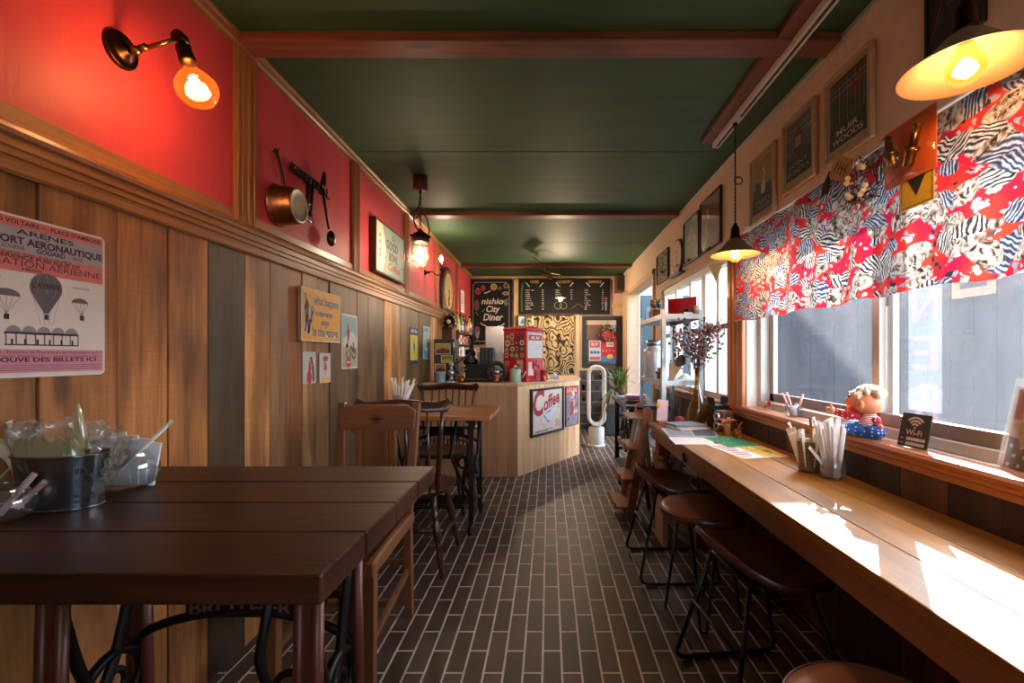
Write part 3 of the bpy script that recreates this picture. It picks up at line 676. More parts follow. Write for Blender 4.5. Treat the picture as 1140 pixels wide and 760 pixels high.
# ---- stools
M_leath = pm('#53271a', .38, var=.3, nscale=9, bump=.12, name='tan_leather'); M_leathd = pm('#4a2619', .36, var=.35, nscale=7, bump=.1, name='dark_saddle_leather'); M_tube = pm('#0d0c0c', .4, .3)
def tractor_stool(label, loc, rz, S=.46):
    t = thing('saddle_stool', label, 'stool', loc, rz, None)
    def outline(a): 
        c, s = math.cos(a), math.sin(a); k = (abs(c)**2.5+abs(s)**2.5)**(-1/2.5); return V((.215*k*c*(1+.06*s), .185*k*s))
    def top(u, v):
        p = outline(2*PI*u)*v; back = max(0, p.y/.185); z = S-.022+.03*v**2.5*(abs(p.x)/.22)**1.5 + .095*back**2.4 - .012*max(0, -p.y/.185)**2
        return V((p.x, p.y, z))
    m = MB(); m.grid(top, 36, 9, M_leathd, wrapu=True)
    m.grid(lambda u, v: (top(u, 1)+V((outline(2*PI*u).x*.02*math.sin(PI*v), outline(2*PI*u).y*.02*math.sin(PI*v), -.022*v))), 36, 3, M_leath, wrapu=True)
    m.grid(lambda u, v: top(u, 1-v)-V((0, 0, .022)), 36, 6, M_leath, wrapu=True); so_ = m.build('seat', t)
    m = MB(); m.tube([top(i/48, .955)+V((0, 0, .002)) for i in range(48)], .0025, pm('#2a120c', .5), 5, closed=True); m.build('stitched_edge', so_)
    for s in (-1, 1):
        m = MB(); x = s*.205
        pts = [(s*.12, .11, S-.025), (x, .215, .009), (x, -.185, .009), (s*.13, -.07, S-.03)]
        m.tube(fillet(pts, .05, 6), .0075, M_tube, 8); m.build('sled_leg', t)
    m = MB(); m.tube([(-.165, .163, .24), (.165, .163, .24)], .006, M_tube, 8); m.build('footrest', t)
    m = MB(); m.tube([(-.12, .11, S-.03), (.12, .11, S-.03)], .007, M_tube, 8); m.tube([(-.13, -.07, S-.034), (.13, -.07, S-.034)], .007, M_tube, 8); m.box(-.11, .11, -.075, .115, S-.04, S-.034, M_tube); m.build('seat_bracket', t); return t
s1 = tractor_stool('dark leather saddle stool farthest along the window counter, near the magazine rack', (.655, 2.42, 0), -PI/2+PI+.0)
s1.rotation_euler = (0, 0, PI/2)
s3 = dup(s1, (.70, 1.50, 0), PI/2+.12, 'dark leather saddle stool standing between the two round-topped stools')
def round_stool(label, loc, S, r, seatm, thick, name='round_stool'):
    t = thing(name, label, 'stool', loc, .5)
    m = MB(); z = S-thick; m.lathe([(0, z), (r*.93, z), (r*.985, z+.008), (r, z+thick*.45), (r*.985, z+thick*.75), (r*.93, z+thick*.93), (r*.8, S), (0, S+.004)], seatm, None, 40); so_ = m.build('seat', t)
    m = MB(); m.tube(arc((0, 0, S-thick*.25), r*.992, 0, 2*PI, 48, 'xy')[:-1], .003, M_leathd, 5, closed=True); m.build('seat_piping', so_)
    for i in range(4):
        a = PI/2*i+PI/4; d = V((math.cos(a), math.sin(a), 0)); e = V((-d.y, d.x, 0)); m = MB()
        pts = [d*r*.55+e*.055+V((0, 0, z)), d*r*.86+e*.012+V((0, 0, .008)), d*r*.86-e*.012+V((0, 0, .008)), d*r*.55-e*.055+V((0, 0, z))]
        m.tube(fillet(pts, .016, 4), .006, M_tube, 8); m.build('hairpin_leg', t)
    return t
round_stool('round brown cushioned stool on hairpin legs between two saddle stools', (.665, 1.975, 0), .475, .18, M_leath, .045)
M_stwood = wood('#6b3f24', '#8f5a35', 'x', 12, .35, .1, knots=False, name='stool_seat_wood')
round_stool('round brown wooden-topped stool cut off by the bottom of the view', (.60, .80, 0), .475, .172, M_stwood, .03, 'wooden_stool')

# ---- window counter
M_pinec = wood('#7a4718', '#c2852f', 'y', 6, .36, .15, name='counter_pine', coat=.0, tint=True, spec=.25); M_apron = wood('#86502e', '#b07444', 'y', 9, .4, .15, name='counter_apron')
M_apronz = wood('#7b4729', '#9c623b', 'z', 9, .4, .15, name='counter_leg', knots=False)
CT, CXF = .68, .66
t = thing('window_counter', 'long pine counter running under the curtained window', 'counter', (.89, 1.2, 0))
mb = MB(); xs = [CXF, .80, .955, XR-.02]
for i in range(3):
    q = R.uniform(.9, 1.1); mb.box(xs[i]+.0008, xs[i+1]-.0008, -1.2, 3.03, CT-.022, CT, M_pinec, tint=(q, q, q, 1))
mb.build('countertop', t, True, bevel=.003)
mb = MB(); mb.box(CXF+.006, CXF+.02, -1.2, 3.02, CT-.034, CT-.022, M_apron); mb.box(CXF+.016, CXF+.036, -1.2, 3.0, CT-.098, CT-.034, M_apron); mb.box(CXF+.02, XR-.02, 2.975, 2.998, CT-.098, CT-.022, M_apron); mb.build('apron', t, True, bevel=.004)
CL = [(0,0),(.03,0),(.034,.02),(.03,.05),(.036,.1),(.026,.16),(.04,.2),(.03,.24),(.028,.3),(.046,.5),(.056,.6),(.05,.68),(.035,.74),(.05,.78),(.035,.81)]
for y in (2.93, -.9):
    mb = MB(); mb.lathe([(r, z*.6) for r, z in CL]+[(.035, .49), (0, .49)], M_apronz, Matrix.Translation((CXF+.075, y, 0)), 24); mb.box(CXF+.035, CXF+.115, y-.04, y+.04, .488, CT-.022, M_apronz); mb.build('leg', t, True, bevel=.003)
mb = MB(); y = 2.15; x = CXF+.012
mb.tube(fillet([(x-.006, 2.25, .628), (x-.006, 2.25, .596), (x-.014, 2.12, .592), (x-.014, 2.01, .585), (x-.014, 1.99, .552), (x-.014, 2.02, .525), (x-.014, 2.09, .522), (x-.014, 2.12, .545), (x-.014, 2.08, .558)], .03), .0055, M_iron, 8); mb.ell((x-.006, 2.25, .632), .009, M_iron, 10, 6)
mb.box(x-.008, x+.0035, 2.235, 2.265, .588, .622, M_iron)
o = single(mb, 'scroll_hook', 'black wrought iron scroll hook under the counter edge', 'hook', (x, 2.2, .52))

# ---- bar counter clad in cedar boards
A, B = V((-.287, 4.204)), V((.348, 5.19)); BH = .87
t = thing('bar_counter', 'cedar-clad bar counter with angled front and framed coffee poster', 'bar counter', (-.5, 4.7, 0))
plan = [(XL+.022, 4.215), (-.29, 4.215), (.338, 5.19), (.338, 5.85), (-.08, 5.85), (-.08, 5.4), (-.53, 4.72), (XL+.022, 4.72)]
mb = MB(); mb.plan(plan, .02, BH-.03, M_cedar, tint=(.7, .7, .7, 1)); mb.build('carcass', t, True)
top = [(XL+.022, 4.19), (-.279, 4.19), (.362, 5.186), (.362, 5.87), (-.1, 5.87), (-.1, 5.42), (-.545, 4.74), (XL+.022, 4.74)]
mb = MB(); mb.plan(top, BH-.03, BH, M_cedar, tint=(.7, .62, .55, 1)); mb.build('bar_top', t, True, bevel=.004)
mb = MB(); n = 9; x0 = XL+.022
for i in range(n):
    a = x0+(A.x-x0)*i/n; b = x0+(A.x-x0)*(i+1)/n; q = R.uniform(.48, .62); mb.box(a+.001, b-.001, 4.204, 4.216, 0, BH-.03, M_cedar, tint=(q, q*.82, q*.72, 1))  # reddish boards, tinted darker as the less lit face
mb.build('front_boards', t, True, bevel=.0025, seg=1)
mb = MB(); n = 13; d = (B-A); nn = V((-d.y, d.x)).normalized()*.012
for i in range(n):
    a = A+d*((i+.012)/n); b = A+d*((i+.988)/n); q = R.uniform(.92, 1.2); mb.plan([tuple(a), tuple(b), tuple(b+nn), tuple(a+nn)], 0, BH-.03, M_cedar, tint=(q, q*R.uniform(.95, 1), q*.95, 1))  # brighter tint puts the door's daylight into this face's colour
mb.box(.336, .35, 5.19, 5.85, 0, BH-.03, M_cedar, tint=(.9, .85, .8, 1))
mb.build('angled_boards', t, True, bevel=.0025, seg=1)
# ================================================================ lamps
M_bulb = glass('amber_bulb_glass', '#ffdcae', .1, .02, .035, '#ff9a40'); M_clear = glass('clear_glass', '#eef4f6', .2, .02, .03, '#e8eef0'); M_fil = emis('#ffb45a', 60, 'filament'); M_glowb = emis('#ffc080', 9, 'glowing_bulb')
WARM = '#ffdfbe'
def coil(mb, c, h, r, turns, mat, tr=.0016, M=None):
    p = [V((r*math.cos(2*PI*turns*i/40), r*math.sin(2*PI*turns*i/40), -h/2+h*i/40)) for i in range(41)]
    p = [(M @ q if M is not None else q+V(c)) for q in p]; mb.tube(p, tr, mat, 6)
def bulb_profile(r, L): return [(.013, 0), (.014, -.012), (.02, -.025), (r*.72, -.025-r*.42), (r*.97, -.025-r*.85), (r, -.025-r*1.1), (r*.95, -.025-r*1.4), (r*.72, -.025-r*1.78), (r*.38, -.025-r*2.02), (0, -.025-r*2.08)]
# swing-arm wall light over the near table
y0, z0 = 1.262, 1.967
t = thing('wall_lamp', 'bronze swing-arm wall lamp with big amber globe bulb on red wall', 'lamp', (XL, y0, z0))
Mx = Matrix.Translation((XL, y0, z0)) @ Matrix.Rotation(PI/2, 4, 'Y')
mb = MB(); mb.lathe([(0, 0), (.048, 0), (.05, .006), (.045, .012), (.043, .01), (.038, .014), (.036, .012), (.028, .018), (.016, .024), (.012, .03), (0, .03)], M_bronze, Mx, 32); mb.build('wall_rose', t, True)
E = V((XL+.155, y0+.015, z0+.045)); K = V((XL+.045, y0, z0-.002))
mb = MB(); mb.ell(K, .014, M_brass, 14, 8); mb.cyl((XL+.025, y0, z0), K, .008, M_brass, 12); mb.cyl(K, E, .0055, M_brass, 12); mb.cyl(K+V((.012, 0, .006)), K+V((.03, 0, .013)), .009, M_brass, 12)
mb.tube([K+V((0, 0, -.01)), K+V((.012, -.004, -.026))], [.003, .002], M_brass, 6); mb.build('arm', t, True)
mb = MB(); mb.cyl(E+V((0, -.012, 0)), E+V((0, .012, 0)), .017, M_bronze, 16); mb.cyl(E+V((0, .01, 0)), E+V((0, .034, 0)), .004, M_bronze, 8); mb.ell(E+V((0, .034, 0)), (.003, .009, .006), M_bronze, 10, 6); mb.build('knuckle', t, True)
D = V((.10, .0, -.30)).normalized(); q = V((0, 0, -1)).rotation_difference(D).to_matrix().to_4x4(); BM = Matrix.Translation(E+D*.012) @ q
mb = MB(); mb.lathe([(0, 0), (.01, 0), (.012, -.01), (.0185, -.016), (.0195, -.03), (.018, -.032), (.0195, -.036), (.021, -.058), (.019, -.062), (.0, -.062)], M_bronze, BM, 20)
mb.cyl(BM @ V((.0, .018, -.055)), BM @ V((.0, .036, -.055)), .0025, M_brass, 8); mb.ell(BM @ V((0, .036, -.055)), .005, M_brass, 8, 6); mb.build('bulb_holder', t, True)
BM2 = BM @ Matrix.Translation((0, 0, -.058))
mb = MB(); mb.lathe(bulb_profile(.052, .12), M_bulb, BM2, 32); bo = mb.build('bulb', t, True)
mb = MB(); coil(mb, None, .055, .011, 5, M_fil, .0022, BM2 @ Matrix.Translation((0, 0, -.075))); coil(mb, None, .055, .005, 4, M_fil, .002, BM2 @ Matrix.Translation((0, 0, -.075))); mb.build('filament', bo, True)
lamp('wall_lamp_light', BM2 @ V((0, 0, -.075)), WARM, 1.9, .03, t)
# caged ship's pendant on its chain
c = at(468, 283, 3.1); c.z = 1.81; mt = V((c.x, c.y, ZC))
t = thing('cage_pendant', 'caged bulkhead pendant hanging on chain from round ceiling mount', 'lamp', (c.x, c.y, ZC))
mb = MB(); mb.lathe([(0, 0), (.05, 0), (.05, -.085), (.047, -.09), (0, -.09)], pm('#5a2a20', .6), Matrix.Translation(mt), 28); mb.build('ceiling_mount', t, True)
mb = MB(); z = ZC-.09; q = 0
while z > c.z+.175:
    pl = 'xz' if q % 2 == 0 else 'yz'; mb.tube(arc((c.x, c.y, z-.014), .008, 0, 2*PI, 12, pl, 1.9)[:-1], .0022, M_iron, 6, closed=True); z -= .024; q += 1
mb.build('chain', t, True)
mb = MB(); top = c.z+.16
mb.tube(fillet([(c.x, c.y, ZC-.09), (c.x-.004, c.y, ZC-.2), (c.x-.05, c.y-.01, ZC-.27), (c.x-.03, c.y, top+.02), (c.x+.0, c.y, top)], .04), .005, M_iron, 8)
mb.tube(fillet([(c.x-.03, c.y, ZC-.28), (c.x+.02, c.y+.01, ZC-.245), (c.x+.05, c.y, ZC-.30), (c.x+.062, c.y, top-.01), (c.x+.045, c.y, top-.05)], .04), .005, M_iron, 8); mb.build('looped_flex', t, True)
mb = MB(); mb.lathe([(0, .165), (.02, .165), (.024, .15), (.04, .145), (.052, .135), (.054, .118), (.062, .112), (.062, .085), (.055, .078), (0, .078)], pm('#4a3f34', .45, .7, bump=.15), Matrix.Translation(c), 28)
for i in range(4): a = i*PI/2+.4; mb.ell(c+V((.06*math.cos(a), .06*math.sin(a), .125)), .01, M_iron, 8, 6)
mb.build('cap', t, True)
mb = MB(); mb.lathe([(.046, .08), (.049, .02), (.047, -.03), (.036, -.062), (.018, -.078), (0, -.082)], M_clear, Matrix.Translation(c), 28); mb.build('glass_jar', t, True)
mb = MB()
for i in range(6):
    a = i*PI/3; d = V((math.cos(a), math.sin(a), 0)); mb.tube([c+d*.058+V((0, 0, .08)), c+d*.057+V((0, 0, -.02)), c+d*.045+V((0, 0, -.062)), c+d*.02+V((0, 0, -.088)), c+V((0, 0, -.092))], .0022, M_brass, 6)
for z, r in ((.05, .058), (-.0, .058), (-.045, .051)): mb.tube(arc(c+V((0, 0, z)), r, 0, 2*PI, 28, 'xy')[:-1], .0022, M_brass, 6, closed=True)
mb.build('wire_cage', t, True)
mb = MB(); mb.ell(c+V((0, 0, .02)), (.019, .019, .032), M_glowb, 16, 10); mb.build('bulb', t, True)
lamp('cage_light', c+V((0, 0, .01)), WARM, 13., .03, t)
# candle sconce
y, z = lw(473, 303, 1.19); 
t = thing('candle_sconce', 'small curled-arm candle sconce beside the pendulum clock', 'lamp', (XL, y, z))
mb = MB(); mb.lathe([(0, 0), (.03, 0), (.03, .006), (.016, .014), (.01, .03), (.018, .04), (.01, .05), (0, .052)], M_bronze, Matrix.Translation((XL, y, z)) @ Matrix.Rotation(PI/2, 4, 'Y'), 20); mb.build('wall_rose', t, True)
mb = MB(); P = [V((XL+.045, y, z)), V((XL+.075, y, z+.008)), V((XL+.10, y+.01, z-.018)), V((XL+.13, y+.02, z-.03)), V((XL+.152, y+.03, z-.005)), V((XL+.15, y+.03, z+.035))]; mb.tube(fillet(P, .02), .0055, M_bronze, 8); mb.lathe([(0, .03), (.022, .035), (.024, .04), (.008, .045), (.011, .05), (.011, .1), (0, .1)], M_bronze, Matrix.Translation((XL+.15, y+.03, z)), 16); mb.build('arm', t, True)
mb = MB(); mb.lathe([(.01, 0), (.013, .012), (.021, .03), (.019, .045), (.008, .066), (0, .074)], M_glowb, Matrix.Translation((XL+.15, y+.03, z+.1)), 16); mb.build('candle_bulb', t, True)
lamp('sconce_light', (XL+.16, y+.03, z+.14), WARM, 13., .025, t)
# shaded pendants on the ceiling track by the window
t = thing('ceiling_track', 'white lighting track on a reddish timber batten along ceiling', 'lighting track', (.905, 1.0, ZC))
mb = MB(); mb.box(.855, .95, -1.2, 2.56, ZC-.03, ZC, M_beamy); mb.build('batten', t, True, bevel=.003)
mb = MB(); mb.box(.915, .952, -1.2, 2.55, ZC-.058, ZC-.03, M_offw); mb.box(.926, .941, -1.2, 2.53, ZC-.0585, ZC-.04, pm('#3a3632', .6)); mb.build('track', t, True, bevel=.002)
M_shade = pm('#a8906a', .42, .75, var=.15, name='brass_shade'); M_shin = pm('#80694c', .5, var=.05, name='shade_lining')
def pendant(label, x, y, zr, r, watts):
    t = thing('pendant_lamp', label, 'lamp', (x, y, ZC-.03)); c = V((x, y, zr)); T = Matrix.Translation(c)
    mb = MB(); mb.box(x-.018, x+.018, y-.03, y+.03, ZC-.078, ZC-.058, M_offw); mb.cyl((x, y, ZC-.078), (x, y, ZC-.098), .012, M_black, 12); mb.build('track_adapter', t, True, bevel=.003)
    mb = MB(); zt = zr+.145; pts = []; n = 40
    for s in (0, PI): mb.tube([(x+.0025*math.cos(i*1.3+s), y+.0025*math.sin(i*1.3+s), ZC-.09+(zt-ZC+.09)*i/60) for i in range(61)], .0024, M_black, 6)
    if zr < 1.7: mb.tube([V((x, y, ZC-.36))+V((.02*math.cos(a)+.016, 0, .018*math.sin(a))) for a in [2*PI*i/16 for i in range(16)]], .003, M_black, 6, closed=True)
    mb.build('twisted_flex', t, True)
    mb = MB(); mb.lathe([(0, .15), (.008, .15), (.012, .135), (.02, .125), (.022, .085), (.025, .082), (.026, .07), (.024, .06), (0, .06)], M_bronze, T, 20); mb.build('lamp_holder', t, True)
    mb = MB(); mb.lathe([(.024, .072), (.036, .064), (r*.62, .024), (r*.97, -.004), (r, -.008)], M_shade, T, 48); mb.lathe([(r, -.008), (r*.96, -.006), (r*.61, .021), (.035, .06), (.02, .066)], M_shin, T, 48); mb.build('lamp_shade', t, True)
    mb = MB(); mb.lathe([(a*1.0, b+.058) for a, b in bulb_profile(.036, .1)], M_bulb, T, 28); bo = mb.build('bulb', t, True)
    mb = MB(); mb.ell((x, y, zr-.005), (.013, .013, .024), M_glowb, 14, 8); mb.build('filament', bo, True)
    lamp('pendant_light', (x, y, zr-.008), '#ffdab4', watts, .028, t); return t
pendant('brass cone pendant hanging low before the patterned valance, nearest to the camera', .915, 1.0, 1.757, .122, 4.6)
pendant('brass cone pendant on long black twisted flex at end of the lighting track', .915, 2.235, 1.622, .115, 6.5)
# bare-bulb pendant and spot at the bar
c = at(624, 333, 6.2)
t = thing('bar_pendant', 'small disc-shaded pendant glowing before the long menu board', 'lamp', (c.x, c.y, ZC))
mb = MB(); mb.tube([(c.x, c.y, ZC), (c.x, c.y, c.z+.05)], .003, M_brass, 6); mb.lathe([(0, 0), (.03, 0), (.025, -.02), (0, -.022)], M_black, Matrix.Translation((c.x, c.y, ZC)), 16); mb.build('flex', t, True)
mb = MB(); mb.lathe([(0, .06), (.014, .058), (.016, .03), (.03, .026), (.08, .02), (.082, .017), (.03, .02), (0, .02)], M_shade, Matrix.Translation(c), 28); mb.build('lamp_shade', t, True)
mb = MB(); mb.ell(c, .026, M_glowb, 16, 10); mb.build('bulb', t, True)
lamp('bar_light', c+V((0, -.03, -.03)), '#ffe0bc', 28, .03, t)
c = at(608, 306, 5.6)
t = thing('spotlight', 'brass cylinder ceiling spot with looping cable over the bar', 'lamp', (c.x-.05, c.y, ZC))
mb = MB(); mb.tube(fillet([(c.x-.16, c.y, ZC-.005), (c.x-.08, c.y, ZC-.06), (c.x-.02, c.y, ZC-.16), (c.x+.06, c.y, ZC-.2), (c.x+.18, c.y+.2, ZC-.19)], .05), .005, M_brass, 8); mb.tube(fillet([(c.x-.16, c.y, ZC-.005), (c.x-.03, c.y, ZC-.09), (c.x-.03, c.y, ZC-.18)], .04), .004, M_brass, 8); mb.build('cable', t, True)
mb = MB(); a = V((c.x-.05, c.y, c.z+.03)); b = V((c.x+.065, c.y-.06, c.z-.04)); mb.cyl(a, b, .028, M_brass, 20); mb.cyl(b, b+(b-a).normalized()*.006, .03, M_bronze, 20); mb.ell(V((c.x-.04, c.y, c.z+.08)), .03, M_brass, 14, 8); mb.cyl(V((c.x-.04, c.y, c.z+.08)), V((c.x-.04, c.y, c.z+.02)), .009, M_brass, 10); mb.build('spot_head', t, True)

# ================================================================ daylight, camera, view
w = bpy.data.worlds.new('sky'); S.world = w; w.use_nodes = True; nt = w.node_tree; bg = nt.nodes['Background']
sk = nt.nodes.new('ShaderNodeTexSky'); sk.sky_type = 'NISHITA'; sk.sun_disc = False; sk.sun_elevation = math.radians(29); sk.sun_rotation = math.radians(35)
hs = nt.nodes.new('ShaderNodeHueSaturation'); hs.inputs['Saturation'].default_value = .55; nt.links.new(sk.outputs[0], hs.inputs['Color']); nt.links.new(hs.outputs[0], bg.inputs[0]); bg.inputs[1].default_value = 1.4
sd = V((-.463, -.667, -.454)).normalized(); sl = bpy.data.lights.new('sun', 'SUN'); sl.energy = 24.; sl.angle = math.radians(.55); sl.color = (1, .95, .86)
so = bpy.data.objects.new('sun', sl); COL.objects.link(so); so.rotation_euler = sd.to_track_quat('-Z', 'Y').to_euler(); so.location = (5, 8, 8)
cd = bpy.data.cameras.new('camera'); cam = bpy.data.objects.new('camera', cd); COL.objects.link(cam); cam.location = (0, 0, EYE); cam.rotation_euler = (PI/2, 0, 0)
cd.sensor_width = 36; cd.sensor_fit = 'HORIZONTAL'; cd.lens = F/1140*36; cd.shift_x = -(CX-570)/1140; cd.shift_y = (CY-380)/1140; cd.clip_start = .02
S.camera = cam
vs = S.view_settings; S.display_settings.display_device = 'sRGB'; vs.view_transform = 'Standard'; vs.look = 'None'; vs.exposure = .95; vs.gamma = 1; vs.use_curve_mapping = False
cy_ = S.cycles; cy_.max_bounces = 10; cy_.diffuse_bounces = 5; cy_.glossy_bounces = 4; cy_.transmission_bounces = 6; cy_.transparent_max_bounces = 16; cy_.sample_clamp_indirect = 6; cy_.caustics_reflective = False; cy_.caustics_refractive = False; cy_.use_denoising = True
# ================================================================ boards, pictures and signs
def board_root(name, label, cat, side, a, b, z0, z1, off=.0, group=None, x=None):
    """a..b along the wall seen left to right; returns root, width, height; local x right, y into the wall, z up, origin bottom centre"""
    h = z1-z0
    if side == 'L': loc = (XL+.022+off if x is None else x, (a+b)/2, z0); rz = PI/2; w = b-a
    elif side == 'R': loc = (XR-off if x is None else x, (a+b)/2, z0); rz = -PI/2; w = abs(a-b)
    else: loc = ((a+b)/2, (YB if x is None else x)-off, z0); rz = 0; w = b-a
    return thing(name, label, cat, loc, rz, group), w, h
def rrect(w, h, r, n=4):
    p = []
    for cx, cz, a in ((w/2-r, r, -PI/2), (w/2-r, h-r, 0), (-w/2+r, h-r, PI/2), (-w/2+r, r, PI)):
        for i in range(n+1): p.append((cx+r*math.cos(a+PI/2*i/n), cz+r*math.sin(a+PI/2*i/n)))
    return p
def frame(t, w, h, fw, d, mat, matin=None, name='frame', back=None):
    m = MB()
    for x0, x1, z0, z1 in ((-w/2, w/2, 0, fw), (-w/2, w/2, h-fw, h), (-w/2, -w/2+fw, fw, h-fw), (w/2-fw, w/2, fw, h-fw)): m.box(x0, x1, -d, 0, z0, z1, mat)
    m.build(name, t, bevel=min(.003, fw*.2))
    m = MB(); m.box(-w/2+fw*.5, w/2-fw*.5, -d*.5, -.001, fw*.5, h-fw*.5, back or M_paper); return m.build('backing', t)
P = lambda c, r=.55: pm(c, r, var=.05)
E1 = .0004
# ---- balloon bill, a tin plate on the planks
t, w, h = board_root('balloon_poster', 'tin balloon-flight poster with pink bands on the planks above near table', 'poster', 'L', .875, 1.193, 1.072, 1.428, .0)
m = MB(); m.prism(rrect(w, h, .012), -.004, 0, P('#d9d0cf', .4)); po = m.build('plate', t)
def bill(mb, w, h, d):
    pink, grey, ink, inkl = P('#cf6f6c', .45), P('#8f8794', .45), P('#241f26', .5), P('#5d5560', .5)
    q = lambda f: h*f
    mb.rect(-w/2+.006, q(.925), w/2-.006, q(.985), d, pink); mb.rect(-w/2+.006, q(.775), w/2-.006, q(.925), d, P('#a19aa6', .45)); mb.rect(-w/2+.006, q(.655), w/2-.006, q(.775), d, pink)
    mb.rect(-w/2+.006, q(.03), w/2-.006, q(.175), d, P('#c77f95', .45)); mb.rect(-w/2+.006, q(.012), w/2-.006, q(.03), d, P('#cfc8cc'))
    e = d+E1
    mb.text("BOULEVARD VOLTAIRE — PLACE D'AMBOISE", 0, q(.945), .0095, e, ink, width=w*.92, bold=.02)
    mb.text('ARENES', .02, q(.888), .011, e, ink, width=w*.38, bold=.02); mb.text('DE', .02, q(.872), .004, e, ink); mb.text('TRANSPORT AERONAUTIQUE', 0, q(.825), .0155, e, ink, width=w*.95, bold=.035)
    mb.text('EUGENE', -.045, q(.792), .008, e, ink); mb.text('GODARD', .03, q(.789), .010, e, ink, bold=.03); mb.text('AINE', .09, q(.790), .008, e, ink)
    mb.text('LE LUNDI DE PAQUES', -.02, q(.757), .006, e, P('#7c2a35'), width=w*.6); mb.text('EXPERIENCE PUBLIQUE DE', .0, q(.735), .008, e, ink, width=w*.6, bold=.02); mb.text('NAVIGATION AERIENNE', 0, q(.69), .0145, e, P('#5c2530'), width=w*.92); mb.text('A BRISSON', -.01, q(.667), .006, e, ink, bold=.02)
    # balloons
    def balloon(u, v, r, big):
        pts = [(u+r*math.sin(a)*(1 if math.cos(a) > -.2 else 1-.0*a), v+r*math.cos(a)) for a in [(-2.2+4.4*i/24) for i in range(25)]]
        mb.poly((pts+[(u+.12*r, v-1.75*r), (u-.12*r, v-1.75*r)])[::-1], e, inkl)
        for s in (-.5, 0, .5): mb.stroke([(u+r*s*math.sin(a)*1.2, v+r*math.cos(a)) for a in [PI*.02+PI*.62*i/8 for i in range(9)]], r*.03, e+E1, P('#8b8490'))
        mb.rect(u-.13*r, v-2.15*r, u+.13*r, v-1.8*r, e, ink)
    balloon(.02, q(.575), .034, True); mb.text("L'AVENIR", .02, q(.57), .012, e+2*E1, ink, width=.06, bold=.02)
    for u, r, tl in ((-.058, .026, 0), (.095, .02, -.5)):
        v = q(.50); 
        mb.poly([(u+r*math.cos(a), v+r*.6*math.sin(a)) for a in [PI*i/10 for i in range(11)]], e, inkl)
        for s in (-1, -.5, 0, .5, 1): mb.stroke([(u+s*r, v), (u-tl*.01, v-r*1.5)], .0008, e, inkl)
        mb.rect(u-.005-tl*.01, v-r*1.5-.012, u+.005-tl*.01, v-r*1.5, e, ink)
    mb.text('PARACHUTE', -.088, q(.605), .005, e, ink); mb.text('PARACHUTE', .098, q(.595), .005, e, ink)
    for s in (-.012, -.004, .004, .012): mb.stroke([(.02+s*2.5, q(.55)), (.02+s, q(.33))], .0006, e, inkl)
    for i in range(5): mb.poly([(-.045+i*.030+.015*math.cos(a), q(.275)+.017*math.sin(a)) for a in [PI*k/8 for k in range(9)]], e, P('#8d8790'))
    mb.rect(-.062, q(.27), .092, q(.282), e, inkl); mb.rect(-.062, q(.2), .092, q(.208), e, ink)
    for i in range(9): mb.rect(-.06+i*.0187, q(.205), -.0575+i*.0187, q(.275), e, inkl)
    for i in range(6): mb.rect(-.05+i*.025, q(.208), -.046+i*.025, q(.24), e, ink)
    mb.text("PRIX D'ENTREE : Enceinte de Pourpre et de Manoeuvre, 3 fr.", 0, q(.15), .006, e, ink, width=w*.9); mb.text('Places, 2 fr. — Premieres Galeries, 1 fr. — Gradins et Enceintes, 50 c.', 0, q(.128), .005, e, ink, width=w*.92)
    mb.text('ON TROUVE DES BILLETS ICI', 0, q(.098), .0095, e, ink, width=w*.85, bold=.03)
    for i in range(3): mb.rect(-w/2+.015, q(.045+.014*i), w/2-.015, q(.049+.014*i), e, inkl)
m = MB(); bill(m, w, h, .0045); m.build('printed_bill', po)
# ---- orange garage sign
ya, za = lw(331, 318.5); yb, zb = lw(375, 382)
t, w, h = board_root('garage_sign', 'orange garage motto sign with pliers and wrench, white edged', 'sign', 'L', ya, yb, zb, 1.448, .0)
m = MB(); m.prism(rrect(w, h, .008), -.016, 0, P('#8a8078')); m.prism([(x*.995, z*.99+h*.005) for x, z in rrect(w, h, .008)], -.0164, -.010, P('#e6dfd0')); m.build('board', t)
m = MB(); m.prism([(x*.965, z*.95+h*.025) for x, z in rrect(w, h, .006)], -.0168, -.016, pm('#e7a23c', .5, var=.08)); po = m.build('orange_face', t)
m = MB(); ink = P('#5e5a57'); out = P('#efe9dc'); d = .0172
for s, u, v, hh, ww in (('what happens', .045, h*.72, .042, w*.68), ('in the garage', .02, h*.5, .03, w*.44), ('stays', .03, h*.335, .028, w*.2), ('in the garage', .035, h*.11, .048, w*.66)):
    m.text(s, u, v, hh, d, out, width=ww*1.015, bold=.055); m.text(s, u, v, hh, d+E1, ink, width=ww, bold=.02)
m.build('lettering', po)
m = MB()
for wd, mt, e in ((.026, out, 0), (.017, ink, E1)):
    for a, b in (([(-.165, .17), (-.155, .10), (-.165, .05)], 1), ([(-.14, .18), (-.145, .12), (-.13, .05)], 1), ([(-.165, .225), (-.15, .19), (-.16, .16)], 1), ([(-.14, .04), (-.115, .1), (-.10, .145)], 1)): m.stroke(a, wd, d+e, mt)
    m.ring(-.098, .155, .008, .008+wd*.55, d+e, mt, -.6+PI/2+.6, 2*PI+.6, 14)
m.build('tool_drawing', po)
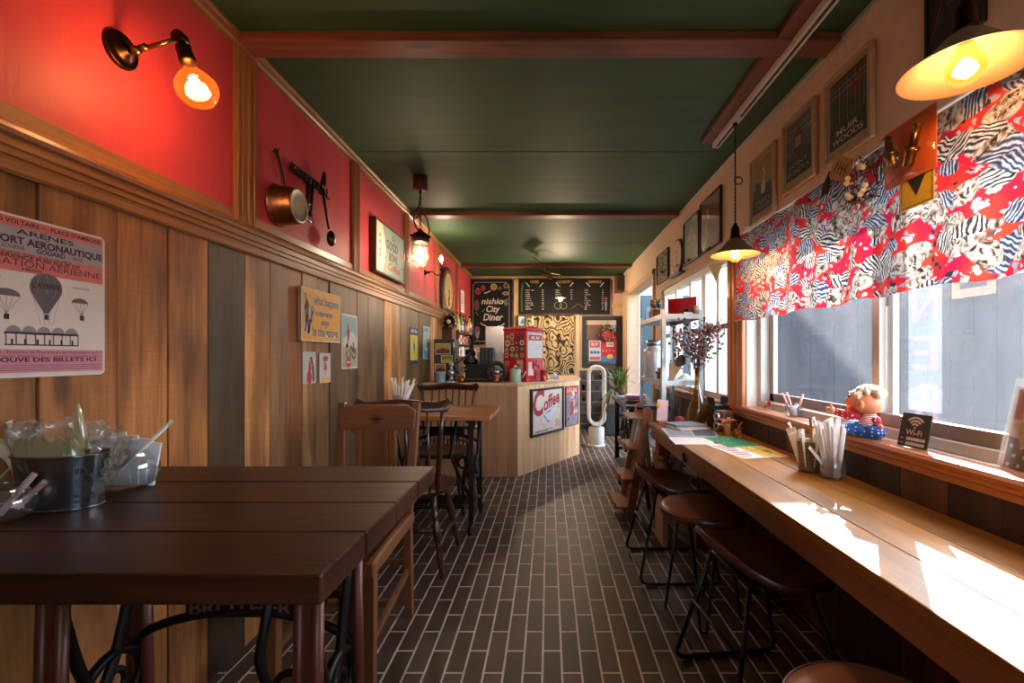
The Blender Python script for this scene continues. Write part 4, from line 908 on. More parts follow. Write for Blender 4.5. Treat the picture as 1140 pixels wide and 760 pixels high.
# ---- figure posters: flat drawings of people on plates
def figure(m, u, v, s, d, skin, cloth, hair, pose=0):
    m.ell  # flat shapes only
    m.poly([(u-.12*s, v+.55*s), (u-.2*s, v+.05*s), (u+.22*s, v+.02*s), (u+.16*s, v+.5*s)], d, cloth)
    m.poly([(u-.2*s, v+.08*s), (u-.05*s, v-.4*s), (u+.04*s, v-.42*s), (u+.22*s, v+.06*s)], d, skin if pose else cloth)
    m.stroke([(u+.1*s, v+.45*s), (u+.3*s, v+.3*s), (u+.18*s, v+.14*s)], .09*s, d+E1, skin); m.stroke([(u-.1*s, v+.45*s), (u-.26*s, v+.55*s), (u-.1*s, v+.75*s)], .08*s, d+E1, skin)
    m.disc(u+.02*s, v+.68*s, .13*s, d+E1, hair, 16, .15*s); m.disc(u+.03*s, v+.66*s, .095*s, d+2*E1, skin, 14, .12*s)
def plate(name, label, y0, y1, z0, z1, base, fn, group=None, r=.008):
    t, w, h = board_root(name, label, 'poster', 'L', y0, y1, z0, z1, -.003, group); m = MB(); m.prism(rrect(w, h, r), -.004, 0, base); po = m.build('plate', t); m = MB(); fn(m, w, h, .0045); m.build('print', po); return t
ya, za = lw(336.5, 393); yb, _ = lw(351, 393)
def f1(m, w, h, d):
    m.poly([(-w*.4, h*.2), (-w*.1, h*.06), (w*.42, h*.1), (w*.45, h*.8), (-w*.2, h*.9)], d, P('#c9c4c2', .4)); m.stroke([(w*.3, h*.1), (w*.25, h*.5), (w*.1, h*.8)], .02, d+E1, P('#35508e')); figure(m, 0, h*.45, h*.42, d+2*E1, P('#d9a58a'), P('#c22f38'), P('#4a342c')); m.disc(-w*.05, h*.2, .022, d+5*E1, P('#c22f38'), 14, .034)
plate('pinup_plate', 'small silvery tin plate with a figure in red, nearer of the pair under garage sign', ya, yb, .985, 1.14, P('#b9b9bc', .3), f1)
ya, _ = lw(355, 393); yb, _ = lw(367.5, 393)
def f2(m, w, h, d):
    m.rect(-w*.42, h*.02, w*.42, h*.16, d, P('#d8b13c')); figure(m, 0, h*.42, h*.46, d+E1, P('#d9a08a'), P('#c8454c'), P('#8f2c50'), 1); m.disc(.0, h*.82, .026, d+5*E1, P('#9a4a62'), 14, .014)
plate('pinup_plate', 'small tin plate with a figure and yellow base, farther of the pair under garage sign', ya, yb, .98, 1.134, P('#c4bfc2', .3), f2)
ya, _ = lw(379.8, 350); yb, _ = lw(397.3, 354)
def f3(m, w, h, d):
    m.rect(-w*.46, h*.4, w*.46, h*.97, d, P('#8fb0b8')); m.rect(-w*.46, h*.03, w*.46, h*.42, d, P('#a9a598')); m.poly([(-w*.4, h*.55), (w*.1, h*.7), (w*.45, h*.6), (w*.45, h*.4), (-w*.45, h*.4)], d+E1, P('#c9cfc8'))
    for u in (-w*.1, w*.25): m.ring(u, h*.28, .022, .032, d+2*E1, P('#4a423c'))
    m.stroke([(-w*.1, h*.3), (w*.08, h*.42), (w*.26, h*.3), (w*.2, h*.48)], .014, d+3*E1, P('#7a3b2e')); figure(m, -w*.12, h*.62, h*.26, d+4*E1, P('#d39a7a'), P('#a94434'), P('#4a2d22')); m.stroke([(-w*.1, h*.55), (-w*.2, h*.42), (-w*.05, h*.3)], .03, d+3*E1, P('#c9b394'))
    m.disc(-w*.1, h*.12, .032, d+4*E1, P('#c23a2e'), 22); m.stroke([(-w*.1-.022, h*.12), (-w*.1-.004, h*.126), (-w*.1+.02, h*.118)], .006, d+5*E1, P('#f0e6da'))
plate('rider_poster', 'tall tin poster of a rider on a motorbike with red disc', ya, yb, 1.045, 1.36, P('#dcd8cc', .4), f3)
ya, _ = lw(456, 364); yb, _ = lw(465, 364)
def f4(m, w, h, d):
    m.rect(-w*.46, h*.8, w*.46, h*.98, d, P('#2c3b6e')); m.scrib(5, 0, h*.85, .03, d+E1, P('#e7e3d4'), width=w*.8); m.rect(-w*.46, h*.06, w*.46, h*.79, d, P('#d9c43a')); figure(m, 0, h*.42, h*.34, d+E1, P('#c9a583'), P('#37538c'), P('#2a3050')); m.rect(-w*.46, h*.01, w*.46, h*.1, d+E1, P('#2c3b6e'))
plate('yellow_poster', 'narrow yellow and navy poster on dark planks behind the straw tin', ya, yb, 1.05, 1.365, P('#2c3b6e', .4), f4)
ya, _ = lw(471, 364); yb, _ = lw(478, 364)
def f5(m, w, h, d):
    m.rect(-w*.44, h*.02, w*.44, h*.98, d, P('#9cc3cf')); m.scrib(5, 0, h*.85, .03, d+E1, P('#3a6a8c'), width=w*.7); figure(m, 0, h*.5, h*.34, d+E1, P('#d7b08c'), P('#d3b043'), P('#5a4636')); m.poly([(-w*.44, h*.02), (w*.44, h*.02), (w*.44, h*.2), (-w*.44, h*.3)], d+E1, P('#5f97a8'))
plate('pale_blue_poster', 'narrow pale blue poster next to the black photo cabinet', ya, yb, 1.09, 1.40, P('#bcd3d6', .4), f5)
# ---- picture in a deep box frame on the red wall
y0_, _ = lw(414.5, 243, 1.17); y1_, _ = lw(447, 265, 1.17)
t, w, h = board_root('box_frame_picture', 'deep box-framed gourmet bowl picture on the red wall', 'picture', 'L', y0_, y1_, 1.685, 2.045, .0, x=XL)
m = MB()
for x0, x1, z0, z1 in ((-w/2, w/2, 0, .014), (-w/2, w/2, h-.014, h), (-w/2, -w/2+.014, .014, h-.014), (w/2-.014, w/2, .014, h-.014)): m.box(x0, x1, -.045, 0, z0, z1, pm('#4a2c1c', .4))
m.build('frame', t, bevel=.002)
m = MB(); m.box(-w/2+.012, w/2-.012, -.042, -.03, .012, h-.012, P('#9fb7ac')); po = m.build('canvas', t)
m = MB(); d = .0424; m.poly([(-w/2+.014, .014), (-w*.27, .014), (-w*.2, h*.25), (-w*.17, h*.5), (-w*.2, h*.75), (-w*.27, h-.014), (-w/2+.014, h-.014)], d, P('#e9d9bd'))
m.stroke([(-w*.27, .014), (-w*.2, h*.25), (-w*.17, h*.5), (-w*.2, h*.75), (-w*.27, h-.014)], .012, d+E1, P('#c96a5a')); brn = P('#6b5a3e'); rd = P('#c9503f')
m.text('the', .05, h*.77, .04, d+E1, rd, shear=.3, bold=.02); m.text('GOOD', .02, h*.56, .06, d+E1, brn, width=w*.4, bold=.03); m.text('BOWL', .05, h*.34, .055, d+E1, brn, width=w*.32, bold=.03); m.text('Coffee', .06, h*.14, .055, d+E1, rd, width=w*.42, shear=.3, bold=.02)
m.poly([(w*.33, h*.62), (w*.45, h*.62), (w*.39, h*.48)], d+E1, rd); m.stroke([(w*.39, h*.48), (w*.39, h*.3)], .006, d+E1, brn); m.rect(w*.35, h*.28, w*.43, h*.3, d+E1, brn)
for q in (.35, .45, .6, .72): m.disc(-w*.37, h*q, .018, d+E1, P('#8a7a5c'), 10, .012)
m.build('print', po)
# ---- copper pan and utensil rail on the red wall
hk = V((XL, *lw(305.5, 169, 1.18)))
t = thing('copper_saucepan', 'copper saucepan hung bottom-out by its long handle on red wall', 'pan', (XL, hk.y, hk.z-.25))
cy0, cz0 = lw(309, 229, 1.185); Mx = Matrix.Translation((XL+.008, cy0, cz0)) @ Matrix.Rotation(PI/2, 4, 'Y')
m = MB(); m.lathe([(.083, .0), (.090, .002), (.090, .006), (.084, .008), (.078, .085), (.072, .092)], M_copper, Mx, 40); m.lathe([(.08, .0), (.074, .082), (0, .084)], M_steel, Mx, 40); m.lathe([(.0905, .001), (.092, .003), (.0905, .006)], M_steel, Mx, 40); m.build('pan_body', t, True)
m = MB(); m.lathe([(.072, .092), (.066, .094), (.064, .0925), (.03, .0925), (.0, .093)], pm('#b9ad98', .4, .7, var=.2), Mx, 36); m.build('pan_base', t, True)
m = MB(); m.tube(fillet([(XL+.03, cy0+.004, cz0+.08), (XL+.02, cy0-.01, cz0+.13), (XL+.03, hk.y+.012, cz0+.17), (XL+.022, hk.y, hk.z-.01)], .04), [.009]*6+[.0075]*100, M_iron, 8) if False else m.bar((XL+.03, cy0+.004, cz0+.082), (XL+.028, cy0-.012, cz0+.15), .02, .008, M_bronze, up=(1, 0, 0)).bar((XL+.028, cy0-.012, cz0+.148), (XL+.018, hk.y, hk.z), .02, .007, M_bronze, up=(1, 0, 0), w1=.022)
m.tube(arc((XL+.018, hk.y, hk.z), .011, 0, 2*PI, 14, 'yz')[:-1], .004, M_bronze, 6, closed=True); m.build('pan_handle', t, True, bevel=.002)
m = MB(); m.tube([(XL-.0, hk.y, hk.z+.002), (XL+.028, hk.y, hk.z+.004), (XL+.03, hk.y, hk.z+.014)], .003, M_iron, 6); m.build('nail', t, True)
yR0, zR0 = lw(326, 188, 1.17); yR1, _ = lw(366, 217, 1.17); zR = 1.985
t = thing('utensil_rail', 'perforated dark iron utensil rail on red wall beside copper pan', 'rail', (XL, (yR0+yR1)/2, zR-.02))
m = MB(); yy = yR0; pts = 24; x = XL+.014
m.box(x-.002, x+.002, yR0, yR1, zR+.012, zR+.02, M_iron); m.box(x-.002, x+.002, yR0, yR1, zR-.022, zR-.015, M_iron)
for i in range(9):
    yq = yR0+.02+(yR1-yR0-.04)*i/8; m.tube(arc((x, yq, zR), .015, 0, 2*PI, 12, 'yz')[:-1], .0035, M_iron, 6, closed=True)
m.box(x-.002, x+.002, yR0, yR0+.05, zR-.02, zR+.016, M_iron)
for yq in (yR0+.03, yR1-.03): m.cyl((XL, yq, zR+.008), (x+.004, yq, zR+.008), .006, M_steel, 10)
m.build('plate', t, True)
for yq in (yR0+.1, yR0+.15, yR1-.09, yR1-.02):
    m = MB(); m.tube([(x+.003, yq, zR-.015), (x+.004, yq, zR-.035), (x+.018, yq, zR-.042), (x+.022, yq, zR-.03)], .0028, M_iron, 6); m.build('hook', t, True)
y = yR1-.085; x = XL+.035; lean = .055
m = MB(); m.lathe([(0, .0), (.012, .01), (.015, .04), (.011, .08), (.008, .1), (0, .1)], wood('#2a140c', '#4c2818', 'z', 14, .28, .05, knots=False, name='dark_windsor', coat=.35), Matrix.Translation((x, y-lean*.2, zR-.02)) @ Matrix.Rotation(-.18, 4, 'X'), 14); m.tube([(x, y-.01, zR-.02), (x, y+.03, zR-.14), (x, y+.055, zR-.20)], [.008, .006, .006], M_iron, 8)
m.ell((x+.004, y+.072, zR-.245), (.02, .03, .042), M_bronze, 16, 10)
single(m, 'ladle', 'dark iron ladle with turned wooden grip hung on utensil rail', 'ladle', (x, y, zR-.28))
y = yR0+.13
m = MB(); m.tube([(x-.003, y-.02, zR-.026), (x, y-.03, zR-.11), (x+.005, y-.045, zR-.17)], [.011, .009, .006], M_bronze, 8); m.tube([(x-.003, y+.02, zR-.028), (x, y+.005, zR-.13), (x+.005, y-.02, zR-.19)], [.009, .007, .008], M_iron, 8); m.tube(arc((x, y-.012, zR-.145), .014, 0, 2*PI, 12, 'yz')[:-1], .004, M_steel, 6, closed=True); m.tube([(x, y-.045, zR-.17), (x+.002, y-.04, zR-.215), (x+.01, y-.02, zR-.225)], [.006, .008, .004], M_steel, 8)
single(m, 'iron_tongs', 'small iron tongs hanging at the saucepan end of utensil rail', 'tongs', (x, y, zR-.23))
# ---- pendulum clock
yA, _ = lw(494.5, 300, 1.14); yB_, _ = lw(506, 300, 1.14); z1 = 2.135; z0 = 1.62
t, w, h = board_root('pendulum_clock', 'arch-topped pendulum clock with gilt dial on the red wall near bar', 'clock', 'L', yA, yB_, z0, z1, 0, x=XL)
r = w/2; arch = lambda k, b: [(-k, b), (k, b)]+[(k*math.cos(a), h-r+k*math.sin(a)) for a in [PI*i/16 for i in range(17)]]
m = MB(); m.prism(arch(r, 0), -.035, 0, pm('#2a1710', .4)); m.build('case', t, bevel=.004)
m = MB(); m.prism(arch(r-.035, .035), -.039, -.0355, pm('#8a6a35', .5, var=.4, nscale=14)); m.build('gilt_panel', t)
m = MB(); m.disc(0, h-r, r-.06, .041, P('#d8b878'), 28); m.ring(0, h-r, r-.066, r-.055, .0415, P('#5a3d20'), n=28)
for i in range(12): a = i*PI/6; m.rect(.6*r*math.sin(a)*.8-.006, h-r+.6*r*math.cos(a)*.8-.01, .6*r*math.sin(a)*.8+.006, h-r+.6*r*math.cos(a)*.8+.01, .042, P('#3a2616'))
m.stroke([(0, h-r), (.02, h-r+.05)], .007, .0425, P('#1c120c')); m.stroke([(0, h-r), (-.05, h-r-.02)], .006, .0425, P('#1c120c')); m.build('dial', t)
m = MB(); m.box(-.006, .006, -.05, -.045, h*.22, h*.5, M_brass); m.lathe([(0, 0), (.05, .002), (.05, .01), (0, .016)], pm('#d39a4a', .3, .8), Matrix.Translation((0, -.041, h*.24)) @ Matrix.Rotation(PI/2, 4, 'X'), 24); m.build('pendulum', t)
# ---- small white picture near the corner
yA, _ = lw(513.2, 320, 1.17); yB_, _ = lw(518, 320, 1.17)
t, w, h = board_root('white_picture', 'small white print in thin frame beside the chalkboard corner', 'picture', 'L', yA, min(yB_, 6.6), 1.70, 2.03, 0, x=XL)
frame(t, w, h, .012, .015, P('#8c5a45')); m = MB(); d = .0085
for q in range(6): m.rect(-w*.3, h*(.15+.12*q), w*(.1+.2*((q*7) % 3)/3), h*(.19+.12*q), d, P('#b7897c'))
m.ring(0, h*.55, .03, .045, d+E1, P('#9c4a42')); m.build('print', t)

# ================================================================ things on the near table
TZ = .795; c = onz(80, 556, TZ); c.x = -1.052; c.y = .985
M_galv = pm('#7c8288', .22, .95, var=.35, nscale=9, name='galvanised_tin')
t = thing('oval_bucket', 'oval galvanised bucket full of wrapped cutlery on near table', 'bucket', c)
def ov(z): 
    k = z/.115; return .078+.014*k, .048+.010*k
m = MB(); n = 40
def wallf(off):
    def f(u, v):
        a = 2*PI*u; z = .115*v; rx, ry = ov(z); return V((c.x+(rx+off)*math.cos(a), c.y+(ry+off)*math.sin(a), TZ+z+.001))
    return f
m.grid(wallf(0), n, 6, M_galv, wrapu=True); m.grid(lambda u, v: wallf(-.0015)(1-u, v), n, 6, M_galv, wrapu=True); m.grid(lambda u, v: V((c.x+ov(0)[0]*v*math.cos(2*PI*u), c.y+ov(0)[1]*v*math.sin(2*PI*u), TZ+.004)), n, 2, M_galv, wrapu=True)
for z, r in ((.115, .0028), (.004, .0022)):
    rx, ry = ov(z); m.tube([(c.x+rx*math.cos(2*PI*i/n), c.y+ry*math.sin(2*PI*i/n), TZ+z) for i in range(n)], r, M_galv, 8, closed=True)
po = m.build('pail', t, True)
m = MB(); m.tube([(c.x-.05, c.y-.052, TZ+.098), (c.x-.068, c.y-.075, TZ+.06), (c.x-.07, c.y-.075, TZ+.03), (c.x-.083, c.y-.03, TZ+.015), (c.x-.098, c.y+.01, TZ+.05), (c.x-.092, c.y+.02, TZ+.1)], .0018, M_steel, 6); m.build('wire_handle', t, True)
m = MB(); ink = P('#23262a', .5)
for s, z, hh, ww in ((4, .078, .012, .03), (5, .058, .009, .026), (12, .028, .007, .036), (8, .016, .006, .03)):
    tm = MB().scrib(s, 0, 0, .7, 0, ink); vs, fs = [(p[0], p[2]) for p in tm.v], tm.f; x0 = min(p[0] for p in vs); x1 = max(p[0] for p in vs); kk = ww/(x1-x0); out = []
    for p in vs:
        arc_ = (p[0]-(x0+x1)/2)*kk; zz = z+p[1]*hh/.7; rx, ry = ov(zz); a = -PI*.17+arc_/.075; out.append((c.x+(rx+.0008)*math.cos(a), c.y+(ry+.0008)*math.sin(a), TZ+zz))
    m.add(out, fs, ink)
m.build('stencil', po, True)
M_cello = glass('cellophane', '#f4f7ee', .3, .12, .3, '#dcd9cc'); M_cello2 = glass('cellophane_clear', '#ffffff', .22, .1, .12, '#eceae0'); M_stick = pm('#d9c7a2', .6); M_wrap = pm('#e9e5dd', .5, var=.06)
# wrapped spoons: clear plastic spoons in sleeves, fanned in the bucket
def spoon(m, p, d, L_, mat, side):
    d = V(d).normalized(); q = V((0, 0, 1)).rotation_difference(d).to_matrix().to_4x4(); T = Matrix.Translation(p) @ q @ Matrix.Rotation(side, 4, 'Z')
    m.add([T @ V(x) for x in [(-.004,0,0),(.004,0,0),(.004,.002,L_*.65),(-.004,.002,L_*.65)]], [(0,1,2,3)], mat)
    m.grid(lambda u, v: T @ V((.0145*math.sin(PI*v)**.6*math.cos(PI*u), -.008*math.sin(PI*v)*math.sin(PI*u), L_*.65+L_*.35*v)), 8, 8, mat)
def crescent(p, d, L_, w_, mat, lab, side):
    d = V(d).normalized(); q = V((0, 0, 1)).rotation_difference(d).to_matrix().to_4x4(); T = Matrix.Translation(p) @ q @ Matrix.Rotation(side, 4, 'Z'); m = MB()
    def f(u, v): s_ = math.sin(PI*(.06+.9*v))**.7; return T @ V((w_*(u-.5)*s_*(.35 if v < .45 else 1), .03*v*v-.012*math.cos(PI*(u-.5))*s_*(v > .45), L_*v))
    m.grid(f, 6, 14, mat); m.grid(lambda u, v: f(1-u, v)+V((0, .0012, 0)), 6, 14, mat); single(m, 'plastic_spoon', lab, 'spoon', p, 'plastic spoons in the oval bucket')
M_spn = glass('spoon_plastic', '#f4f2dc', .3, .1, .42, '#d8d4ac')
for i in range(12): crescent((c.x-.045+.0095*i, c.y-.012+.002*(i % 3), TZ+.03), (-.16+.022*i, -.12, .9), .118+.006*math.sin(i*1.7), .030, M_spn, 'cream plastic spoon packed in row along the bucket front edge', .9+.05*i)
crescent((c.x+.03, c.y+.01, TZ+.03), (.14, -.1, .9), .19, .024, M_spn, 'tallest plastic spoon curling up above the bucket', 1.2)
def sleeve(p, d, w_, L_, mat, name, label, cat, group=None, tw=.0, th=.006, cr=1.):
    d = V(d).normalized(); q = V((0, 0, 1)).rotation_difference(d).to_matrix().to_4x4(); T = Matrix.Translation(p) @ q @ Matrix.Rotation(tw, 4, 'Z'); m = MB()
    def f(u, v):
        a = 2*PI*u; ww = w_/2*(1+.06*math.sin(9*v+3*u)); tt = th*(.4+.8*math.sin(PI*v)**.5); k_ = cr*.0035*math.sin(31*v+5*math.cos(a)+tw*9)+cr*.003*math.sin(17*v-7*u); return T @ V((ww*math.cos(a)*(1+cr*.1*math.sin(23*v+tw)), tt*math.sin(a)+k_, L_*v+cr*.006*math.sin(a*3+tw*5)*v))
    m.grid(f, 22, 22, mat, wrapu=True)
    return single(m, name, label, cat, p, group)
for i, (dx, dy, d, w_, L_, mat, lab) in enumerate(((-.062, .0, (-.42, -.08, .8), .012, .235, M_stick, 'wrapped wooden chopsticks leaning out at bucket end by the sweets bowl'), (-.056, .01, (-.36, -.03, .8), .016, .215, M_wrap, 'white paper sleeve leaning beside the wooden chopsticks in bucket'), (-.05, .0, (-.22, .0, .85), .05, .165, M_cello, 'crumpled cloudy packet standing beside the chopsticks in bucket'), (-.022, .018, (-.06, .05, .9), .07, .165, M_cello2, 'crinkled clear sleeve rising at the back of the bucket'), (.0, .02, (.16, .06, .9), .06, .16, M_cello, 'wide cellophane packet in the middle of the bucket'), (.03, .022, (.22, .08, .9), .05, .15, M_cello2, 'clear crumpled packet behind the tall spoon in bucket'), (.058, .012, (.42, .0, .75), .045, .14, M_cello, 'cellophane packet leaning out at bucket end by the napkin jar'), (.066, .0, (.55, -.05, .7), .03, .12, M_cello2, 'clear sleeve drooping over the bucket end by the napkin jar'))):
    sleeve((c.x+dx, c.y+dy, TZ+.02), d, w_, L_, mat, 'wrapped_cutlery', lab, 'cutlery', 'wrapped cutlery in the oval bucket', .3*i)
# glass jar with napkins and wrapped straws
g = V((-1.045, 1.128, TZ))
def jar(name, label, p, prof, cat='jar'):
    m = MB(); T = Matrix.Translation(p); m.lathe(prof, M_clear, T, 36); return single(m, name, label, cat, p)
jar('glass_jar', 'round glass jar of napkins standing behind the oval bucket', g, [(0, .003), (.045, .003), (.058, .012), (.066, .04), (.06, .072), (.05, .088), (.053, .095)])
def fold(p, d, w_, h_, t_, mat, name, label, cat, grp=None, tw=0.):
    d = V(d).normalized(); q = V((0, 0, 1)).rotation_difference(d).to_matrix().to_4x4(); T = Matrix.Translation(p) @ q @ Matrix.Rotation(tw, 4, 'Z'); m = MB(); m.box(-w_/2, w_/2, -t_/2, t_/2, 0, h_, mat, M=T)
    return single(m, name, label, cat, p, grp, bevel=.0015)
for i in range(4):
    fold(g+V((-.025+.014*i, -.008+.005*i, .006)), (-.1+.1*i, -.02, 1), .075, .128-.006*i, .007, pm('#eef0f4', .6, var=.03), 'paper_napkin', 'folded white paper napkin upright in the round glass jar', 'napkin', 'napkins in the round glass jar', .25)
def straw(p, d, L_, r, mat, label, grp, name='wrapped_straw'):
    d = V(d).normalized(); m = MB(); p = V(p); m.tube([p, p+d*L_], r, mat, 8); e = p+d*L_; m.box(-r*1.1, r*1.1, -.0006, .0006, 0, .01, mat, M=Matrix.Translation(e) @ V((0, 0, 1)).rotation_difference(d).to_matrix().to_4x4()); return single(m, name, label, 'straw', p, grp)
for i in range(3): straw(g+V((-.042, -.02+.012*i, .01+.004*i)), (.62+.03*i, .05-.04*i, .6+.02*i), .205, .0042, M_wrap, 'white paper-wrapped straw slanting out of the napkin jar', 'straws slanting from the napkin jar')
# bowl of sweets
s = V((-1.078, .895, TZ))
jar('sweets_bowl', 'rounded glass bowl of wrapped sweets beside the oval bucket', s, [(0, .003), (.03, .003), (.045, .012), (.052, .032), (.047, .052), (.038, .064), (.04, .069)], 'bowl')
def stripe(c1, c2, sc, axis='Z'):
    m, nt, b = newmat('striped_wrap'); w_ = N(nt, 'ShaderNodeTexWave', bands_direction=axis); w_.inputs['Scale'].default_value = sc; L(nt, coords(nt), w_.inputs['Vector']); r_ = ramp(nt, [(.45, c1), (.55, c2)], w_.outputs[0], 'CONSTANT'); L(nt, r_.outputs[0], b.inputs['Base Color']); b.inputs['Roughness'].default_value = .4; return m
M_candy = stripe('#8a5a54', '#d9c3bd', 120)
for i, (dx, dy, d, L_) in enumerate((( -.02, .0, (-.25, .1, .7), .1), (.015, -.01, (.5, .15, .75), .095), (.01, .02, (.45, .25, .6), .11), (-.03, .01, (-.7, 0, .25), .05), (.0, -.015, (.15, -.2, .35), .07), (.03, .0, (.7, .1, .5), .075))):
    sleeve(s+V((dx*.6, dy, .012+.003*i)), d, .011, L_, M_candy, 'sugar_stick', 'brown and white striped paper stick poking from the sweets bowl', 'sugar stick', 'sugar sticks in the sweets bowl', .4*i, .0035, 0)
# tin of straws on the smaller table
g = V((-1.02, 3.12, .752))
m = MB(); m.lathe([(0, .001), (.04, .001), (.05, .1), (.052, .102), (.049, .1), (.04, .005), (0, .005)], pm('#b3b0ac', .4, .2), Matrix.Translation(g), 28); single(m, 'straw_tin', 'small grey tin of paper straws on the honey-brown table', 'tin', g)
for i in range(16): a = 2*PI*i/16; straw(g+V((.022*math.cos(a), .022*math.sin(a), .008)), (.34*math.cos(a+.4)+.12, .2*math.sin(a), 1), .18+.03*math.sin(i*2.1), .0065, M_wrap, 'white paper straw standing in the small grey tin', 'straws in the small grey tin', 'paper_straw')
# ================================================================ framed prints high on the window wall
M_fgold = pm('#b8946a', .42, .2, name='pale_wood_frame'); M_mat = pm('#b9a688', .7, name='aged_mount')
def print_frame(name, label, p0, p1, z0, z1, words, fn, fw=.014, col=M_fgold, mat=True):
    ya, _ = rw(p0, 100, 1.105); yb, _ = rw(p1, 100, 1.105)
    t, w, h = board_root(name, label, 'picture', 'R', ya, yb, z0, z1)
    po = frame(t, w, h, fw, .02, col, back=M_mat); m = MB(); fn(m, w, h, .0105); m.build('print', po)
    g = MB(); g.box(-w/2+fw, w/2-fw, -.0142, -.0138, fw, h-fw, glass('picture_glass', '#ffffff', .05)); g.build('glazing', t); return t
def art_area(w, h): return -w/2+.032, .05, w/2-.032, h-.032
def muir(m, w, h, d):
    x0, z0, x1, z1 = art_area(w, h); m.rect(x0, z0, x1, z1, d, P('#262420')); R2 = random.Random(3)
    for i in range(9):
        u = x0+.012+(x1-x0-.024)*i/8; c = ('#5c6a55', '#4a5548', '#8a3f30', '#7a4a38')[i % 4] if i > 3 else ('#6a7a62', '#48544a')[i % 2]; m.poly([(u-.004, z0+.085), (u+.004, z0+.085), (u+.003, z1-.004), (u-.003, z1-.004)], d+E1, P(c))
    for i in range(7): u = x0+(x1-x0)*(.5+.06*i); m.stroke([(u, z1-.02-.012*(i % 3)), (u+.008, z1-.06), (u-.004, z1-.11)], .003, d+2*E1, P('#a04a38'))
    m.rect(x0, z0, x1, z0+.075, d+3*E1, P('#22211f')); f = P('#e6d2a8'); m.text('MUIR', 0, z0+.043, .022, d+4*E1, f, width=(x1-x0)*.6, bold=.01); m.text('WOODS', 0, z0+.012, .022, d+4*E1, f, width=(x1-x0)*.86, bold=.01)
def bonita(m, w, h, d):
    x0, z0, x1, z1 = art_area(w, h); m.rect(x0, z0, x1, z1, d, P('#55605c')); m.rect(x0, z0, x1, z0+.085, d+E1, P('#282a28')); m.poly([(x0, z0+.08), (x1, z0+.08), (x1, z0+.10), (.03, z0+.13), (x0, z0+.10)], d+E1, P('#343a37'))
    m.rect(-.038, z0+.12, .038, z0+.13, d+2*E1, P('#20211f')); m.rect(-.028, z0+.13, .028, z0+.185, d+2*E1, P('#20211f')); m.poly([(-.038, z0+.185), (.038, z0+.185), (.006, z0+.215), (-.006, z0+.215)], d+2*E1, P('#20211f')); m.disc(0, z0+.222, .006, d+2*E1, P('#20211f'))
    for i in range(3):
        for j in range(4): m.rect(-.023+.0165*i, z0+.133+.0125*j, -.011+.0165*i, z0+.143+.0125*j, d+3*E1, P('#c9b27a'))
    f = P('#8c9088'); m.text('POINT', 0, z0+.05, .02, d+4*E1, f, width=(x1-x0)*.72, bold=.01); m.text('BONITA', 0, z0+.018, .02, d+4*E1, f, width=(x1-x0)*.86, bold=.01)
def crissy(m, w, h, d):
    x0, z0, x1, z1 = art_area(w, h); m.rect(x0, z0, x1, z1, d, P('#b08a52')); m.rect(x0, z0, x1, z0+.13, d+E1, P('#5a625a')); m.rect(x0, z0, x1, z0+.075, d+2*E1, P('#232522'))
    m.poly([(x0, z0+.1), (x0+.06, z0+.16), (x1, z0+.11), (x1, z0+.075), (x0, z0+.075)], d+E1*1.5, P('#3c4640'))
    wh = P('#ddd6c2'); m.poly([(-.01, z0+.09), (.03, z0+.09), (.042, z0+.13), (.02, z0+.165), (-.008, z0+.14)], d+3*E1, wh); m.stroke([(.015, z0+.15), (.03, z0+.19), (.012, z0+.215), (.02, z0+.235)], .014, d+3*E1, wh); m.poly([(-.03, z0+.222), (.02, z0+.245), (.02, z0+.23)], d+3*E1, P('#4a4536')); m.disc(-.055, z0+.15, .018, d+3*E1, P('#20211f'), 12, .012)
    for s in (0, .015): m.stroke([(.01+s, z0+.09), (.01+s, z0+.075)], .003, d+3*E1, P('#20211f'))
    f = P('#a9a48c'); m.text('CRISSY', 0, z0+.043, .02, d+4*E1, f, width=(x1-x0)*.84, bold=.01); m.text('FIELD', 0, z0+.012, .02, d+4*E1, f, width=(x1-x0)*.68, bold=.01)
print_frame('framed_print', 'framed dark forest print lettered MUIR WOODS on cream wall', 917.6, 970.5, 1.868, 2.205, '', muir)
print_frame('framed_print', 'framed grey lighthouse print lettered POINT BONITA on cream wall', 870.5, 907, 1.87, 2.205, '', bonita)
print_frame('framed_print', 'framed heron print lettered CRISSY FIELD on cream wall', 834.6, 862, 1.825, 2.18, '', crissy)
def dusk(m, w, h, d):
    m.rect(-w/2+.012, .012, w/2-.012, h-.012, d, P('#6d2f22')); m.rect(-w*.45, h*.5, w*.45, h*.96, d+E1, P('#7c3526')); s = P('#b08a52')
    m.stroke([(-w*.25, h*.12), (-w*.15, h*.3), (-w*.22, h*.45), (-w*.1, h*.6), (-w*.14, h*.7)], .03, d+2*E1, s); m.disc(-w*.13, h*.74, .022, d+2*E1, s); m.stroke([(w*.15, h*.85), (w*.12, h*.75), (w*.18, h*.66)], .012, d+2*E1, P('#2a1410')); m.disc(-w*.32, h*.06, .015, d+3*E1, P('#d9cfa8'))
def cone(m, w, h, d):
    m.rect(-w/2+.012, .012, w/2-.012, h-.012, d, P('#4a2a20')); m.rect(-w*.45, h*.5, w*.45, h*.96, d+E1, P('#2f4a4a')); m.poly([(-w*.3, h*.5), (w*.3, h*.5), (0, h*.86)], d+2*E1, P('#9a6a44')); 
    for i in range(5): m.rect(-w*.4+i*w*.16, h*.1, -w*.3+i*w*.16, h*.42, d+2*E1, P('#6a3c2c'))
M_dfr = pm('#2a1510', .4)
print_frame('wall_picture', 'rust red abstract canvas in dark frame between heron print and teal picture', 779.3, 802, 1.855, 2.225, '', dusk, .012, M_dfr)
